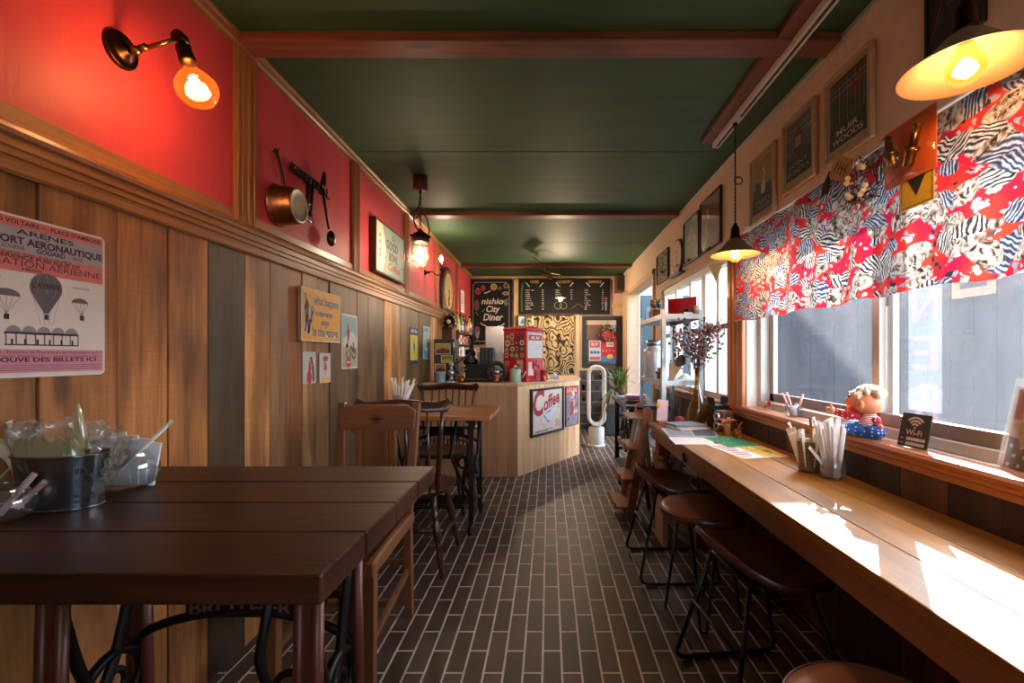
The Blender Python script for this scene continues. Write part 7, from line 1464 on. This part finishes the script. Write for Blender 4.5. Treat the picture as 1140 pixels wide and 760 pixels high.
# red dispenser
th = math.radians(34); p = V((-.215, 4.35, BZ)); ce = p+V((-math.cos(th)*.1425+math.sin(th)*.1425, math.sin(th)*.1425+math.cos(th)*.1425, 0))
M_rm = pm('#c41a26', .3, var=.06, coat=.4, name='red_enamel'); t = thing('red_dispenser', 'red enamelled snack dispenser with sticker-covered glass on the bar', 'dispenser', ce, -th)
s = .1425; m = MB(); m.box(-s, s, -s, s, .0, .5, M_rm); m.box(-s-.006, s+.006, -s-.006, s+.006, .5, .522, M_rm); m.box(-s*.7, s*.7, -s*.7, s*.7, .522, .535, M_rm); m.box(-s-.004, s+.004, -s-.004, s+.004, 0, .02, M_rm); m.build('cabinet', t, bevel=.007)
# after the -th turn local -y faces the room, local +x the bar's angled side
m = MB(); m.box(-s+.02, s-.02, -s-.004, -s, .23, .475, pm('#9c343a', .2)); fgo = m.build('front_glass', t, bevel=.002)
q = random.Random(3)
for i in range(14):
    u = -s+.05+.062*(i % 4)+q.uniform(-.008, .008); v = .255+.06*(i//4)+q.uniform(-.006, .006); m = MB(); r = q.uniform(.023, .031); c1, c2 = q.choice([('#d9b98a', '#6a3a2a'), ('#e0c25a', '#8a5a20'), ('#c98a7a', '#5a2a2a'), ('#6a7a4a', '#c2b48a'), ('#e3d8c4', '#4a3a34'), ('#3a3434', '#b99a6a')])
    m.disc(u, v, r, s+.0045, P(c1), 16 if i % 3 else 4, r*(1.15 if i % 4 == 0 else 1), PI/4 if i % 3 == 0 else 0); m.disc(u, v, r*.55, s+.0049, P(c2), 12); m.build('sticker', fgo)
m = MB(); m.box(s, s+.004, -s+.02, s-.02, .23, .475, pm('#d6d2d0', .3)); T = Matrix.Rotation(PI/2, 4, 'Z'); a = MB(); a.rect(-s+.03, .40, s-.03, .455, s+.0045, P('#b83a42')); a.scrib(9, 0, .415, .026, s+.0049, P('#f2e6e0'), width=.18); [a.rect(-s+.04, .25+.018*i, s-.05+.02*(i % 2), .254+.018*i, s+.0045, P('#b9b2b4')) for i in range(8)]; spo = m.build('side_panel', t, bevel=.002)
a.v = [tuple(T @ V(p_)) for p_ in a.v]; a.build('notice', spo)
m = MB(); m.box(s, s+.012, -.05, -.0, .12, .2, M_rm); m.cyl((s+.01, -.02, .16), (s+.05, -.02, .165), .012, M_steel, 12); m.tube([(s+.045, -.02, .165), (s+.06, -.02, .15), (s+.06, -.02, .125)], .009, M_rm, 10); m.box(s+.03, s+.045, -.03, -.01, .17, .21, M_rm); m.build('tap', t, bevel=.002)
for bx, c_ in (((s, s+.003, -s+.03, -.03, .06, .19), '#e6c9c2'), ((-s+.02, -s+.07, -s-.003, -s, .15, .2), '#d08a6c'), ((.03, .1, -s-.003, -s, .09, .21), '#d2bfa6')): m = MB(); m.box(*bx, P(c_)); m.build('paper_label', t)
m = MB(); m.lathe([(0, 0), (.03, 0), (.032, .01), (.03, .012), (.03, .11), (.034, .112)], M_rm, Matrix.Translation((s+.06, -.02+.07, 0)), 16); m.build('cup_rack', t)
# mint pot
p = V((-.315, 4.285, BZ)); t = thing('mint_kettle', 'mint green enamel pot with spout before the red dispenser', 'pot', p); M_mint = pm('#9db59c', .35, var=.12, coat=.3); m = MB(); m.lathe([(0, 0), (.052, 0), (.054, .004), (.05, .12), (.046, .128), (0, .13)], M_mint, Matrix.Translation(p), 28); m.build('body', t, True)
m = MB(); m.tube([p+V((.048, 0, .04)), p+V((.075, 0, .06)), p+V((.1, 0, .105))], [.012, .009, .006], M_mint, 10); m.build('spout', t, True); m = MB(); m.lathe([(.04, .128), (.02, .14), (.01, .145), (.014, .155), (0, .165)], M_steel, Matrix.Translation(p), 20); m.build('lid', t, True); m = MB(); m.tube([p+V((.0, .03, .12)), p+V((.02, .02, .17)), p+V((.045, .0, .16))], .005, M_black, 8); m.build('handle', t, True)
p = V((-.02, 4.80, BZ)); m = MB(); m.lathe([(0, 0), (.022, 0), (.028, .025), (.02, .05), (.008, .058), (.009, .072), (0, .075)], pm('#b9b43a', .4), Matrix.Translation(p), 18); single(m, 'lemon_bottle', 'small yellow-green lemon bottle on bar beside red dispenser', 'bottle', p)
p = V((.06, 4.93, BZ)); m = MB(); m.box(-.05, .05, -.03, .03, 0, .035, pm('#b9c3cc', .5), M=Matrix.Translation(p)); m.ell(p+V((.0, 0, .04)), (.03, .025, .022), pm('#d9dde0', .5), 14, 8); m.ell(p+V((-.01, -.01, .065)), .012, pm('#d08a6a', .5), 10, 7); single(m, 'card_dish', 'little white dish with trinkets near the bar corner', 'dish', p)
# framed posters on the angled face
ang = math.atan2((B-A).y, (B-A).x); dirv = (B-A).normalized(); nrm = V((dirv.y, -dirv.x))
def angled(name, label, t0, t1, z0, z1):
    a, b = A+(B-A)*t0, A+(B-A)*t1; c = (a+b)/2+nrm*.001; return thing(name, label, 'poster', (c.x, c.y, z0), ang), (b-a).length, z1-z0
t, w, h = angled('coffee_poster', 'black-framed cream poster reading Coffee 5c on angled bar front', .16, .674, .335, .80)
frame(t, w, h, .022, .028, pm('#2b2422', .35), back=P('#ead9c6')); m = MB(); d = .0145; rd = P('#b8343f'); 
m.text('C', -w*.27, h*.44, .24, d, rd, width=.2, shear=.18, bold=.035); m.text('offee', .085, h*.585, .13, d, rd, width=.31, shear=.25, bold=.03, rot=.26); m.text('5c', w*.3, h*.13, .07, d, P('#c9765c'), width=.09, shear=.2)
cup = [(-.07, h*.42), (-.03, h*.52), (.07, h*.57), (.15, h*.6), (.17, h*.56), (.13, h*.46), (.09, h*.32), (.04, h*.25), (-.01, h*.3)]; m.poly([(a-.008, b-.008) for a, b in cup], d, P('#4a4648')); m.poly(cup, d+E1, P('#e6e6e8')); m.stroke([(-.05, h*.43), (.02, h*.49), (.12, h*.57)], .006, d+2*E1, P('#8a8c92')); m.poly([(-.02, h*.45), (.04, h*.47), (.06, h*.5), (.0, h*.49)], d+2*E1, P('#5a504c'))
for u, v, u2, v2 in ((-.12, .3, -.14, .33), (-.1, .22, -.12, .25), (-.07, .16, -.08, .2), (.2, .6, .23, .63), (.19, .66, .2, .7), (.2, .54, .23, .54)): m.stroke([(u, h*v), (u2, h*v2)], .006, d+E1, P('#5a504c'))
m.rect(-w*.4, h*.09, .08, h*.105, d, P('#8a5a4c')); m.rect(-w*.4, h*.065, .0, h*.08, d, P('#8a5a4c')); m.build('print', t)
t, w, h = angled('action_poster', 'narrow red and grey comic style poster beside the coffee poster', .727, .965, .35, .79)
frame(t, w, h, .008, .012, pm('#5a4a44', .4), back=P('#8a7a86')); m = MB(); d = .0068; m.rect(-w*.45, h*.8, w*.45, h*.97, d, P('#c23a34')); m.scrib(5, 0, h*.84, .05, d+E1, P('#e9b8a0'), width=w*.8)
for i in range(16): u, v = q.uniform(-w*.4, w*.3), q.uniform(h*.06, h*.72); m.poly([(u, v), (u+.05, v+.02), (u+.03, v+.07)], d+E1*(1+.1*i), P(q.choice(['#b33a40', '#4a4658', '#d6c4c0', '#8a8aa0', '#2c2832'])))
figure(m, 0, h*.45, h*.4, d+5*E1, P('#d9b49a'), P('#b02c38'), P('#3a2622')); m.build('print', t)
# ================================================================ shelves with bottles on the planks
t = thing('bottle_shelf', 'three-tier dark shelf rack on wall behind bar', 'shelf', (XL+.02, 5.75, 1.08)); 
for z in (1.115, 1.26, 1.40): m = MB(); m.box(XL+.021, XL+.155, 5.25, 6.3, z-.014, z, pm('#4a2c1c', .5)); m.build('shelf_board', t, True, bevel=.002)
for y in (5.25, 6.29): m = MB(); m.box(XL+.021, XL+.15, y, y+.012, 1.10, 1.42, pm('#4a2c1c', .5)); m.build('shelf_side', t, True)
names = ['tall clear bottle at the near end of shelf row', 'yellow-labelled bottle second along the shelf row', 'golden squat bottle third along the shelf row', 'turquoise bottle in the middle of shelf row', 'white bottle past the turquoise one on shelf', 'brown bottle with red label on the shelf row', 'dark bottle with a white label on the shelf row', 'amber bottle with orange cap on the shelf row', 'green wine bottle near the shelf row end', 'pale bottle last along the shelf row']
cols = ['#c9c4b4', '#d6b53a', '#b98a34', '#3a8fae', '#d9d4c8', '#6a3a24', '#2a2426', '#b0642c', '#3a4a2c', '#cfc6b0']; labc = ['#7a4a34', '#e6d27a', '#3a2c20', '#d6dde0', '#b03a34', '#b0322c', '#e0dcd0', '#e3c69a', '#cfc2a0', '#8a6a5a']
for i in range(10):
    p = V((XL+.085+.02*(i % 2), 5.3+.1*i, 1.401)); s_ = .85+.3*((i*7) % 5)/5; t = thing('liquor_bottle', names[i]+' behind the bar', 'bottle', p); m = MB(); m.lathe([(0, 0), (.033, 0), (.036, .006), (.036, .13*s_), (.03, .155*s_), (.013, .18*s_), (.012, .235*s_), (.0, .235*s_)], pm(cols[i], .15, coat=.4), Matrix.Translation(p), 18); bgo = m.build('bottle_glass', t, True)
    m = MB(); m.lathe([(.0365, .035), (.0365, .1*s_)], pm(labc[i], .6), Matrix.Translation(p), 18); m.build('label', bgo, True); m = MB(); m.lathe([(.014, .222*s_), (.0145, .25*s_), (0, .25*s_)], pm(('#1c1a1a', '#b0322c', '#c9a24a')[i % 3], .4), Matrix.Translation(p), 12); m.build('cap', bgo, True)
for z, cs, lab in ((1.26, ['#b8312f', '#e2ddd6', '#b8312f', '#d9a0a4', '#c94a44', '#e6e0da', '#a82a30'], 'red or white packet in the row on middle wall shelf'), (1.115, ['#e4e0da', '#d9b8b4', '#e9e6e0', '#c9c4c0', '#e2d2cc', '#d0cbc6'], 'pale packet in the row on lowest wall shelf')):
    for i, c in enumerate(cs): p = V((XL+.09, 5.36+.125*i, z+.001)); m = MB(); m.box(-.04, .045, -.045, .045, 0, .095+.012*(i % 3), pm(c, .6), M=Matrix.Translation(p)); m.box(.0452, .0458, -.03, .03, .03, .07, pm('#f0e8e0' if i % 2 == 0 else '#b0363a', .6), M=Matrix.Translation(p)); single(m, 'coffee_packet', lab, 'packet', p, lab.replace('packet', 'packets'), bevel=.003)
# work lamp with ring guard under the clock
p = at(493, 358, 4.95); p.x = -1.09
t = thing('work_lamp', 'round black work lamp with wire ring on the wall beside clock', 'lamp', p); p = V((p.x, 4.95, p.z)); Tm = Matrix.Translation(p) @ Matrix.Rotation(PI/2-.0, 4, 'X') @ Matrix.Rotation(.35, 4, 'Y')
m = MB(); m.lathe([(0, -.06), (.03, -.06), (.04, -.03), (.07, .0), (.072, .008), (.066, .004), (.03, -.02), (0, -.022)], M_bronze, Tm, 28); m.build('reflector', t, True); m = MB(); m.ell(Tm @ V((0, 0, -.0)), .024, pm('#d9d4c8', .2), 14, 10); m.build('bulb', t, True)
m = MB(); m.tube([Tm @ V((.085*math.cos(2*PI*i/30), .085*math.sin(2*PI*i/30), .02)) for i in range(30)], .004, M_iron, 8, closed=True); [m.tube([Tm @ V((.07*math.cos(a), .07*math.sin(a), .004)), Tm @ V((.085*math.cos(a), .085*math.sin(a), .02)), Tm @ V((.03*math.cos(a), .03*math.sin(a), .05))], .003, M_iron, 6) for a in (0, PI/2, PI, PI*1.5)]; m.build('wire_guard', t, True)
m = MB(); m.tube([Tm @ V((0, 0, -.06)), (XL+.04, p.y+.03, p.z-.02), (XL+.02, p.y+.03, p.z-.02)], .008, M_iron, 8); m.tube([Tm @ V((-.03, .03, -.05)), (XL+.05, p.y, p.z+.1), (XL+.03, p.y, p.z+.08)], .004, M_iron, 6); m.build('bracket', t, True)
m = MB(); m.box(XL+.012, XL+.12, 5.0, 5.22, 1.2, 1.44, pm('#5a341f', .5)); m.box(XL+.12, XL+.128, 5.0, 5.22, 1.2, 1.44, pm('#6b4028', .5)); single(m, 'wooden_box', 'small brown wooden wall box under the round work lamp', 'box', (XL+.07, 5.11, 1.2), bevel=.003)
# ================================================================ rack, side table and magazine stand by the far window
M_rack = pm('#aab0b6', .35, .7, var=.08, name='zinc_angle'); M_rack2 = pm('#d6c7a8', .45, .2, var=.08)
t = thing('metal_rack', 'zinc angle-iron shelf rack before the far window', 'rack', (.92, 3.5, 0)); xa, xb, ya, yb = .775, 1.065, 3.13, 3.88
for x, y in ((xa, ya), (xb, ya), (xa, yb), (xb, yb)):
    m = MB(); sx = 1 if x == xa else -1; sy = 1 if y == ya else -1; m.box(min(x, x+sx*.032), max(x, x+sx*.032), min(y, y+sy*.003), max(y, y+sy*.003), 0, 1.44, M_rack); m.box(min(x, x+sx*.003), max(x, x+sx*.003), min(y, y+sy*.032), max(y, y+sy*.032), 0, 1.44, M_rack2 if (x == xa and y == ya) else M_rack); m.build('post', t, True)
for z in (1.405, .945, .45): m = MB(); m.box(xa, xb, ya, yb, z, z+.004, M_rack); m.box(xa, xb, ya-.002, ya+.001, z-.03, z+.004, M_rack); m.box(xa-.001, xa+.002, ya, yb, z-.03, z+.004, M_rack); m.box(xa, xb, yb-.001, yb+.002, z-.03, z+.004, M_rack); m.box(xb-.002, xb+.001, ya, yb, z-.03, z+.004, M_rack); m.build('shelf', t, True)
z = 1.41
t = thing('red_folder', 'open bright red folder standing on top of zinc rack', 'folder', (.95, 3.3, z)); a, b, c = V((.86, 3.33)), V((.885, 3.36)), V((1.0, 3.22)); mr = pm('#b8121f', .5)
m = MB(); 
for u, v in ((V((.865, 3.30)), V((.895, 3.38))), (V((.895, 3.38)), V((1.045, 3.22)))): m.bar((u.x, u.y, z+.065), (v.x, v.y, z+.065), .004, .13, mr)
m.build('cover', t, True); m = MB(); m.bar((.9, 3.37, z+.062), (1.035, 3.222, z+.062), .002, .115, pm('#c8202c', .5)); m.build('inner_leaf', t, True)
p = V((.965, 3.2, z)); m = MB(); m.ell(p+V((0, 0, .02)), (.03, .05, .02), M_black, 14, 8); m.box(-.03, .03, -.05, .05, 0, .012, M_steel, M=Matrix.Translation(p)); single(m, 'toy_car', 'small black toy car before the red folder on rack', 'toy', p)
p = V((1.035, 3.17, z)); m = MB(); m.lathe([(0, 0), (.022, 0), (.026, .06), (.024, .06), (.02, .004), (0, .004)], pm('#d9e0c8', .5), Matrix.Translation(p), 20); single(m, 'white_cup', 'small pale cup at the window corner of rack top', 'cup', p)
p = V((.80, 3.5, z)); t = thing('toy_basket', 'basket of tiny colourful dolls on top of zinc rack', 'basket', V((.83, 3.5, z))); m = MB(); m.box(.785, .875, 3.42, 3.58, z, z+.06, pm('#8a5a34', .7, bump=.3, nscale=90)); m.build('basket', t, True, bevel=.008)
q = random.Random(17)
for i in range(14):
    c = V((q.uniform(.795, .87), q.uniform(3.43, 3.57), z+.07+q.uniform(0, .045))); m = MB(); m.ell(c, (.014, .014, .018), pm(q.choice(['#c22a2c', '#d9b23a', '#3a4a8a', '#e0d6c8', '#8a2a4a', '#3a6a4a']), .6), 10, 7); m.ell(c+V((0, 0, .022)), .011, pm('#dcae8a', .6), 10, 7); m.ell(c+V((0, .002, .028)), (.011, .011, .008), pm(q.choice(['#2a2020', '#5a3a20', '#8a1f24']), .7), 10, 6); single(m, 'tiny_doll', 'tiny colourful doll heaped in the basket on rack', 'doll', c-V((0, 0, .018)), 'tiny dolls in the rack basket')
m = MB(); m.box(-.02, .02, -.003, .003, 0, .10, pm('#9fb8cf', .5), M=Matrix.Translation((.797, 3.66, z)) @ Matrix.Rotation(.3, 4, 'Z')); single(m, 'blue_card', 'pale blue card standing beside the toy basket on rack', 'card', (.797, 3.66, z))
# second shelf
z = .949; p = V((.86, 3.72, z)); M_gal = pm('#e2e6ea', .3, .35, var=.12, nscale=8)
t = thing('drink_dispenser', 'tall silver drink dispenser jar with tap on rack shelf', 'dispenser', p); m = MB(); m.lathe([(0, 0), (.075, 0), (.08, .01), (.08, .2), (.07, .225), (.055, .235), (.055, .25)], M_gal, Matrix.Translation(p), 30); m.build('tank', t, True); m = MB(); m.lathe([(0, .3), (.06, .3), (.062, .25), (.055, .25)], M_steel, Matrix.Translation(p), 26); m.build('lid', t, True); m = MB(); m.cyl(p+V((0, -.078, .04)), p+V((0, -.11, .04)), .008, M_black, 10); m.cyl(p+V((0, -.105, .04)), p+V((0, -.105, .02)), .006, M_black, 8); m.build('tap', t, True)
p = V((.835, 3.42, z)); t = thing('orange_doll', 'orange-headed figurine on the rack shelf before drink dispenser', 'figurine', p); m = MB(); m.lathe([(0, 0), (.025, 0), (.022, .03), (.012, .05), (0, .052)], pm('#8a3a34', .6), Matrix.Translation(p), 16); m.build('body', t, True); m = MB(); m.ell(p+V((0, 0, .066)), .02, pm('#d97a4a', .6), 14, 9); m.build('head', t, True); m = MB(); m.tube([p+V((.01, 0, .04)), p+V((.03, 0, .08)), p+V((.035, 0, .12))], [.006, .005, .008], pm('#a04a3a', .6), 8); m.build('arm', t, True)
m = MB(); T = Matrix.Translation((.90, 3.22, z)); m.prism([(-.05, 0), (-.02, 0), (.03, .08), (.075, .155), (.04, .16), (-.03, .10), (-.025, .13), (-.05, .12)], -.008, .008, pm('#b08a5c', .6), M=T); single(m, 'wood_offcut', 'jagged pale wooden board standing on the rack shelf', 'board', (.9, 3.22, z))
m = MB(); m.grid(lambda u, v: V((.93+.11*u, 3.2+.1*v, z+.004+.04*math.sin(PI*u)*v)), 10, 6, M_paper); single(m, 'curled_paper', 'curled white paper lying beside the jagged board on rack', 'paper', (.98, 3.25, z))
# bird charm hanging at the window
p = V((1.03, *rw(765, 362, 1.03))); m = MB(); m.tube([p+V((0, .03, .0)), p+V((0, 0, .004)), p+V((0, -.035, .012))], [.004, .014, .004], M_black, 8)
for s in (-1, 1): m.grid(lambda u, v, s=s: p+V((s*.05*u, -.01+.03*v*(1-u), .01+.03*u*math.sin(PI*u*.6))), 5, 3, M_black)
m.tube([p+V((0, 0, .01)), p+V((0, 0, 1.405-.03-p.z))], .001, M_black, 5); m.tube([p+V((0, 0, -.0)), p+V((0, .0, -.04))], .004, M_black, 6); single(m, 'bird_charm', 'black metal bird charm dangling under the rack top', 'charm', p+V((0, 0, -.04)))
# treadle side table
M_bt = pm('#2a2a2e', .45, name='slate_top'); t = thing('treadle_table', 'dark-topped treadle side table with spoked wheel by far window', 'table', (.88, 4.5, 0)); TZ2 = .68
m = MB(); m.plan([(.68, 4.0), (1.08, 4.0), (1.08, 5.05), (.70, 5.05)], TZ2-.035, TZ2, M_bt); m.build('tabletop', t, True, bevel=.004)
for y in (4.08, 4.95): m = MB(); [m.bar((x, y, 0), (x, y, TZ2-.035), .045, .045, M_black, up=(0, 1, 0)) for x in (.74, 1.04)]; m.bar((.74, y, .12), (1.04, y, .12), .03, .03, M_black); m.bar((.74, y, .3), (1.04, y, .5), .02, .02, M_black); m.bar((.74, y, .5), (1.04, y, .3), .02, .02, M_black); m.build('leg_frame', t, True)
m = MB(); c = V((.70, 4.2, .40)); m.tube(arc(c, .155, 0, 2*PI, 36, 'yz')[:-1], .011, M_black, 8, closed=True); [m.cyl(c, c+V((0, .15*math.cos(a), .15*math.sin(a))), .006, M_black, 6) for a in [i*PI/3 for i in range(6)]]; m.cyl(c+V((-.02, 0, 0)), c+V((.05, 0, 0)), .016, M_black, 10); m.build('spoked_wheel', t, True)
m = MB(); m.box(.66, .98, 4.1, 4.5, .1, .115, M_black); m.tube([(.68, 4.1, .11), (.62, 4.0, .05), (.62, 3.96, .0)], .012, M_black, 8); m.build('treadle', t, True)
z = TZ2
for i, (c_, lab) in enumerate((('#a81f38', 'crimson plate at the bottom of plate stack'), ('#d6b54a', 'mustard plate second from bottom of plate stack'), ('#8a6aa8', 'violet plate in the middle of plate stack'), ('#d6a83c', 'yellow plate second from top of plate stack'), ('#d98ab4', 'pink plate on the top of plate stack'))):
    p = V((.82, 4.3, z+.001+.014*i)); m = MB(); m.lathe([(0, 0), (.075, 0), (.1, .01), (.104, .016), (.098, .014), (.072, .004), (0, .004)], pm(c_, .35), Matrix.Translation(p), 32); single(m, 'stacked_plate', lab+' by the plant', 'plate', p)
for i in range(2): m = MB(); m.box(-.08, .08, -.1, .1, 0, .012, pm(('#c9c6c4', '#aeb4c4')[i], .6), M=Matrix.Translation((.765, 4.72, z+.001+.013*i)) @ Matrix.Rotation(.2*i, 4, 'Z')); single(m, 'paper_pad', ('grey-white paper pad under the bluish one on treadle table', 'bluish paper pad lying on top of grey-white one')[i], 'paper pad', (.765, 4.72, z+.001+.013*i))
# trailing plant
p = V((.765, 4.93, z)); t = thing('potted_grass', 'spiky potted grass plant trailing over treadle table end', 'plant', p); m = MB(); m.lathe([(0, 0), (.05, 0), (.065, .1), (.06, .1), (.055, .09), (0, .09)], pm('#6a4a38', .7), Matrix.Translation(p), 20); m.build('pot', t, True)
q = random.Random(31); lv = MB()
def blade(m, p0, d, L_, w_, droop, mat):
    d = V(d).normalized(); sd_ = d.cross(V((0, 0, 1))); sd_ = sd_.normalized() if sd_.length > .01 else V((1, 0, 0)); pts = [p0+d*L_*s_+V((0, 0, -droop*L_*s_*s_)) for s_ in [i/6 for i in range(7)]]; vs = []
    for i, c in enumerate(pts): ww = w_*math.sin(PI*(.18+.8*i/6)); vs += [c-sd_*ww, c+sd_*ww+V((0, 0, w_*.4))]
    m.add(vs, [(2*i, 2*i+1, 2*i+3, 2*i+2) for i in range(6)], mat, True)
for i in range(120): a = q.uniform(0, 2*PI); el = q.uniform(.9, 1.5); blade(lv, p+V((q.gauss(0, .02), q.gauss(0, .02), .09)), (math.cos(a), math.sin(a), math.tan(min(el, 1.4))), q.uniform(.16, .36), .008, q.uniform(.1, .7), pm(q.choice(['#5a7a34', '#7a9a48', '#8aa04a', '#4a6a30', '#a0a85a']), .5))
for i in range(14): a = q.uniform(PI*1.2, PI*1.6); blade(lv, p+V((-.06, q.gauss(0, .06), .06)), (math.cos(a), math.sin(a)*.6, .2), q.uniform(.15, .3), .005, q.uniform(1.2, 2.2), pm(q.choice(['#7a8a4a', '#a0a46a', '#6a7a3a']), .6))
lv.build('leaves', t, True)
# magazine stand
M_st = wood('#7a4526', '#a8683c', 'z', 12, .45, .15, knots=False, name='stand_wood'); t = thing('magazine_stand', 'leaning wooden magazine stand with three ledges at counter end', 'magazine stand', (.6, 3.25, 0))
yN, yF = 3.09, 3.38; P0 = V((.545, 0, 0)); P1 = V((.672, 0, .745))
for y in (yN, yF): m = MB(); m.bar((P0.x, y, 0), (P1.x, y, P1.z), .03, .055, M_st, up=(1, 0, 0)); m.cyl((P1.x, y-.015, P1.z), (P1.x, y+.015, P1.z), .0275, M_st, 14); m.build('side_rail', t, True, bevel=.003)
for y in (yN+.03, yF-.03): m = MB(); m.bar((P1.x-.02, y, P1.z-.06), (.735, y, .0), .022, .03, M_st, up=(1, 0, 0)); m.build('rear_leg', t, True)
def along(z): return P0.x+(P1.x-P0.x)*z/P1.z
for z0, z1 in ((.10, .26), (.29, .47), (.5, .7)):
    m = MB(); m.bar((along(z0)+.012, (yN+yF)/2, z0), (along(z1)+.012, (yN+yF)/2, z1), yF-yN-.03, .008, M_st, up=(1, 0, 0)); m.build('back_board', t, True)
    m = MB(); m.box(along(z0)-.115, along(z0)+.03, yN-.015, yF+.015, z0-.014, z0, M_st); m.bar((along(z0)-.11, yN-.01, z0), (along(z0)-.125, yN-.01, z0+.035), .02, .01, M_st, up=(1, 0, 0)); m.box(along(z0)-.12, along(z0)-.108, yN-.015, yF+.015, z0-.014, z0+.022, M_st); m.build('ledge', t, True, bevel=.002)
m = MB(); m.box(along(.72)-.12, along(.72)+.03, yN-.015, yF+.015, .69, .70, M_st); m.build('top_ledge', t, True, bevel=.002)
for i, c_ in enumerate(('#a8562c', '#c9b48a', '#4a6a6a')):
    y = yN+.055+.09*i; z = .51; m = MB(); m.bar((along(z)-.02-.004*i, y, z-.008), (along(z+.16)-.012-.004*i, y, z+.16), .085, .006, pm(c_, .4), up=(1, 0, 0)); single(m, 'display_magazine', ('rust covered magazine nearest on the stand upper ledge', 'cream covered magazine in the middle of stand upper ledge', 'teal covered magazine farthest on the stand upper ledge')[i], 'magazine', (along(z)-.02, y, z))
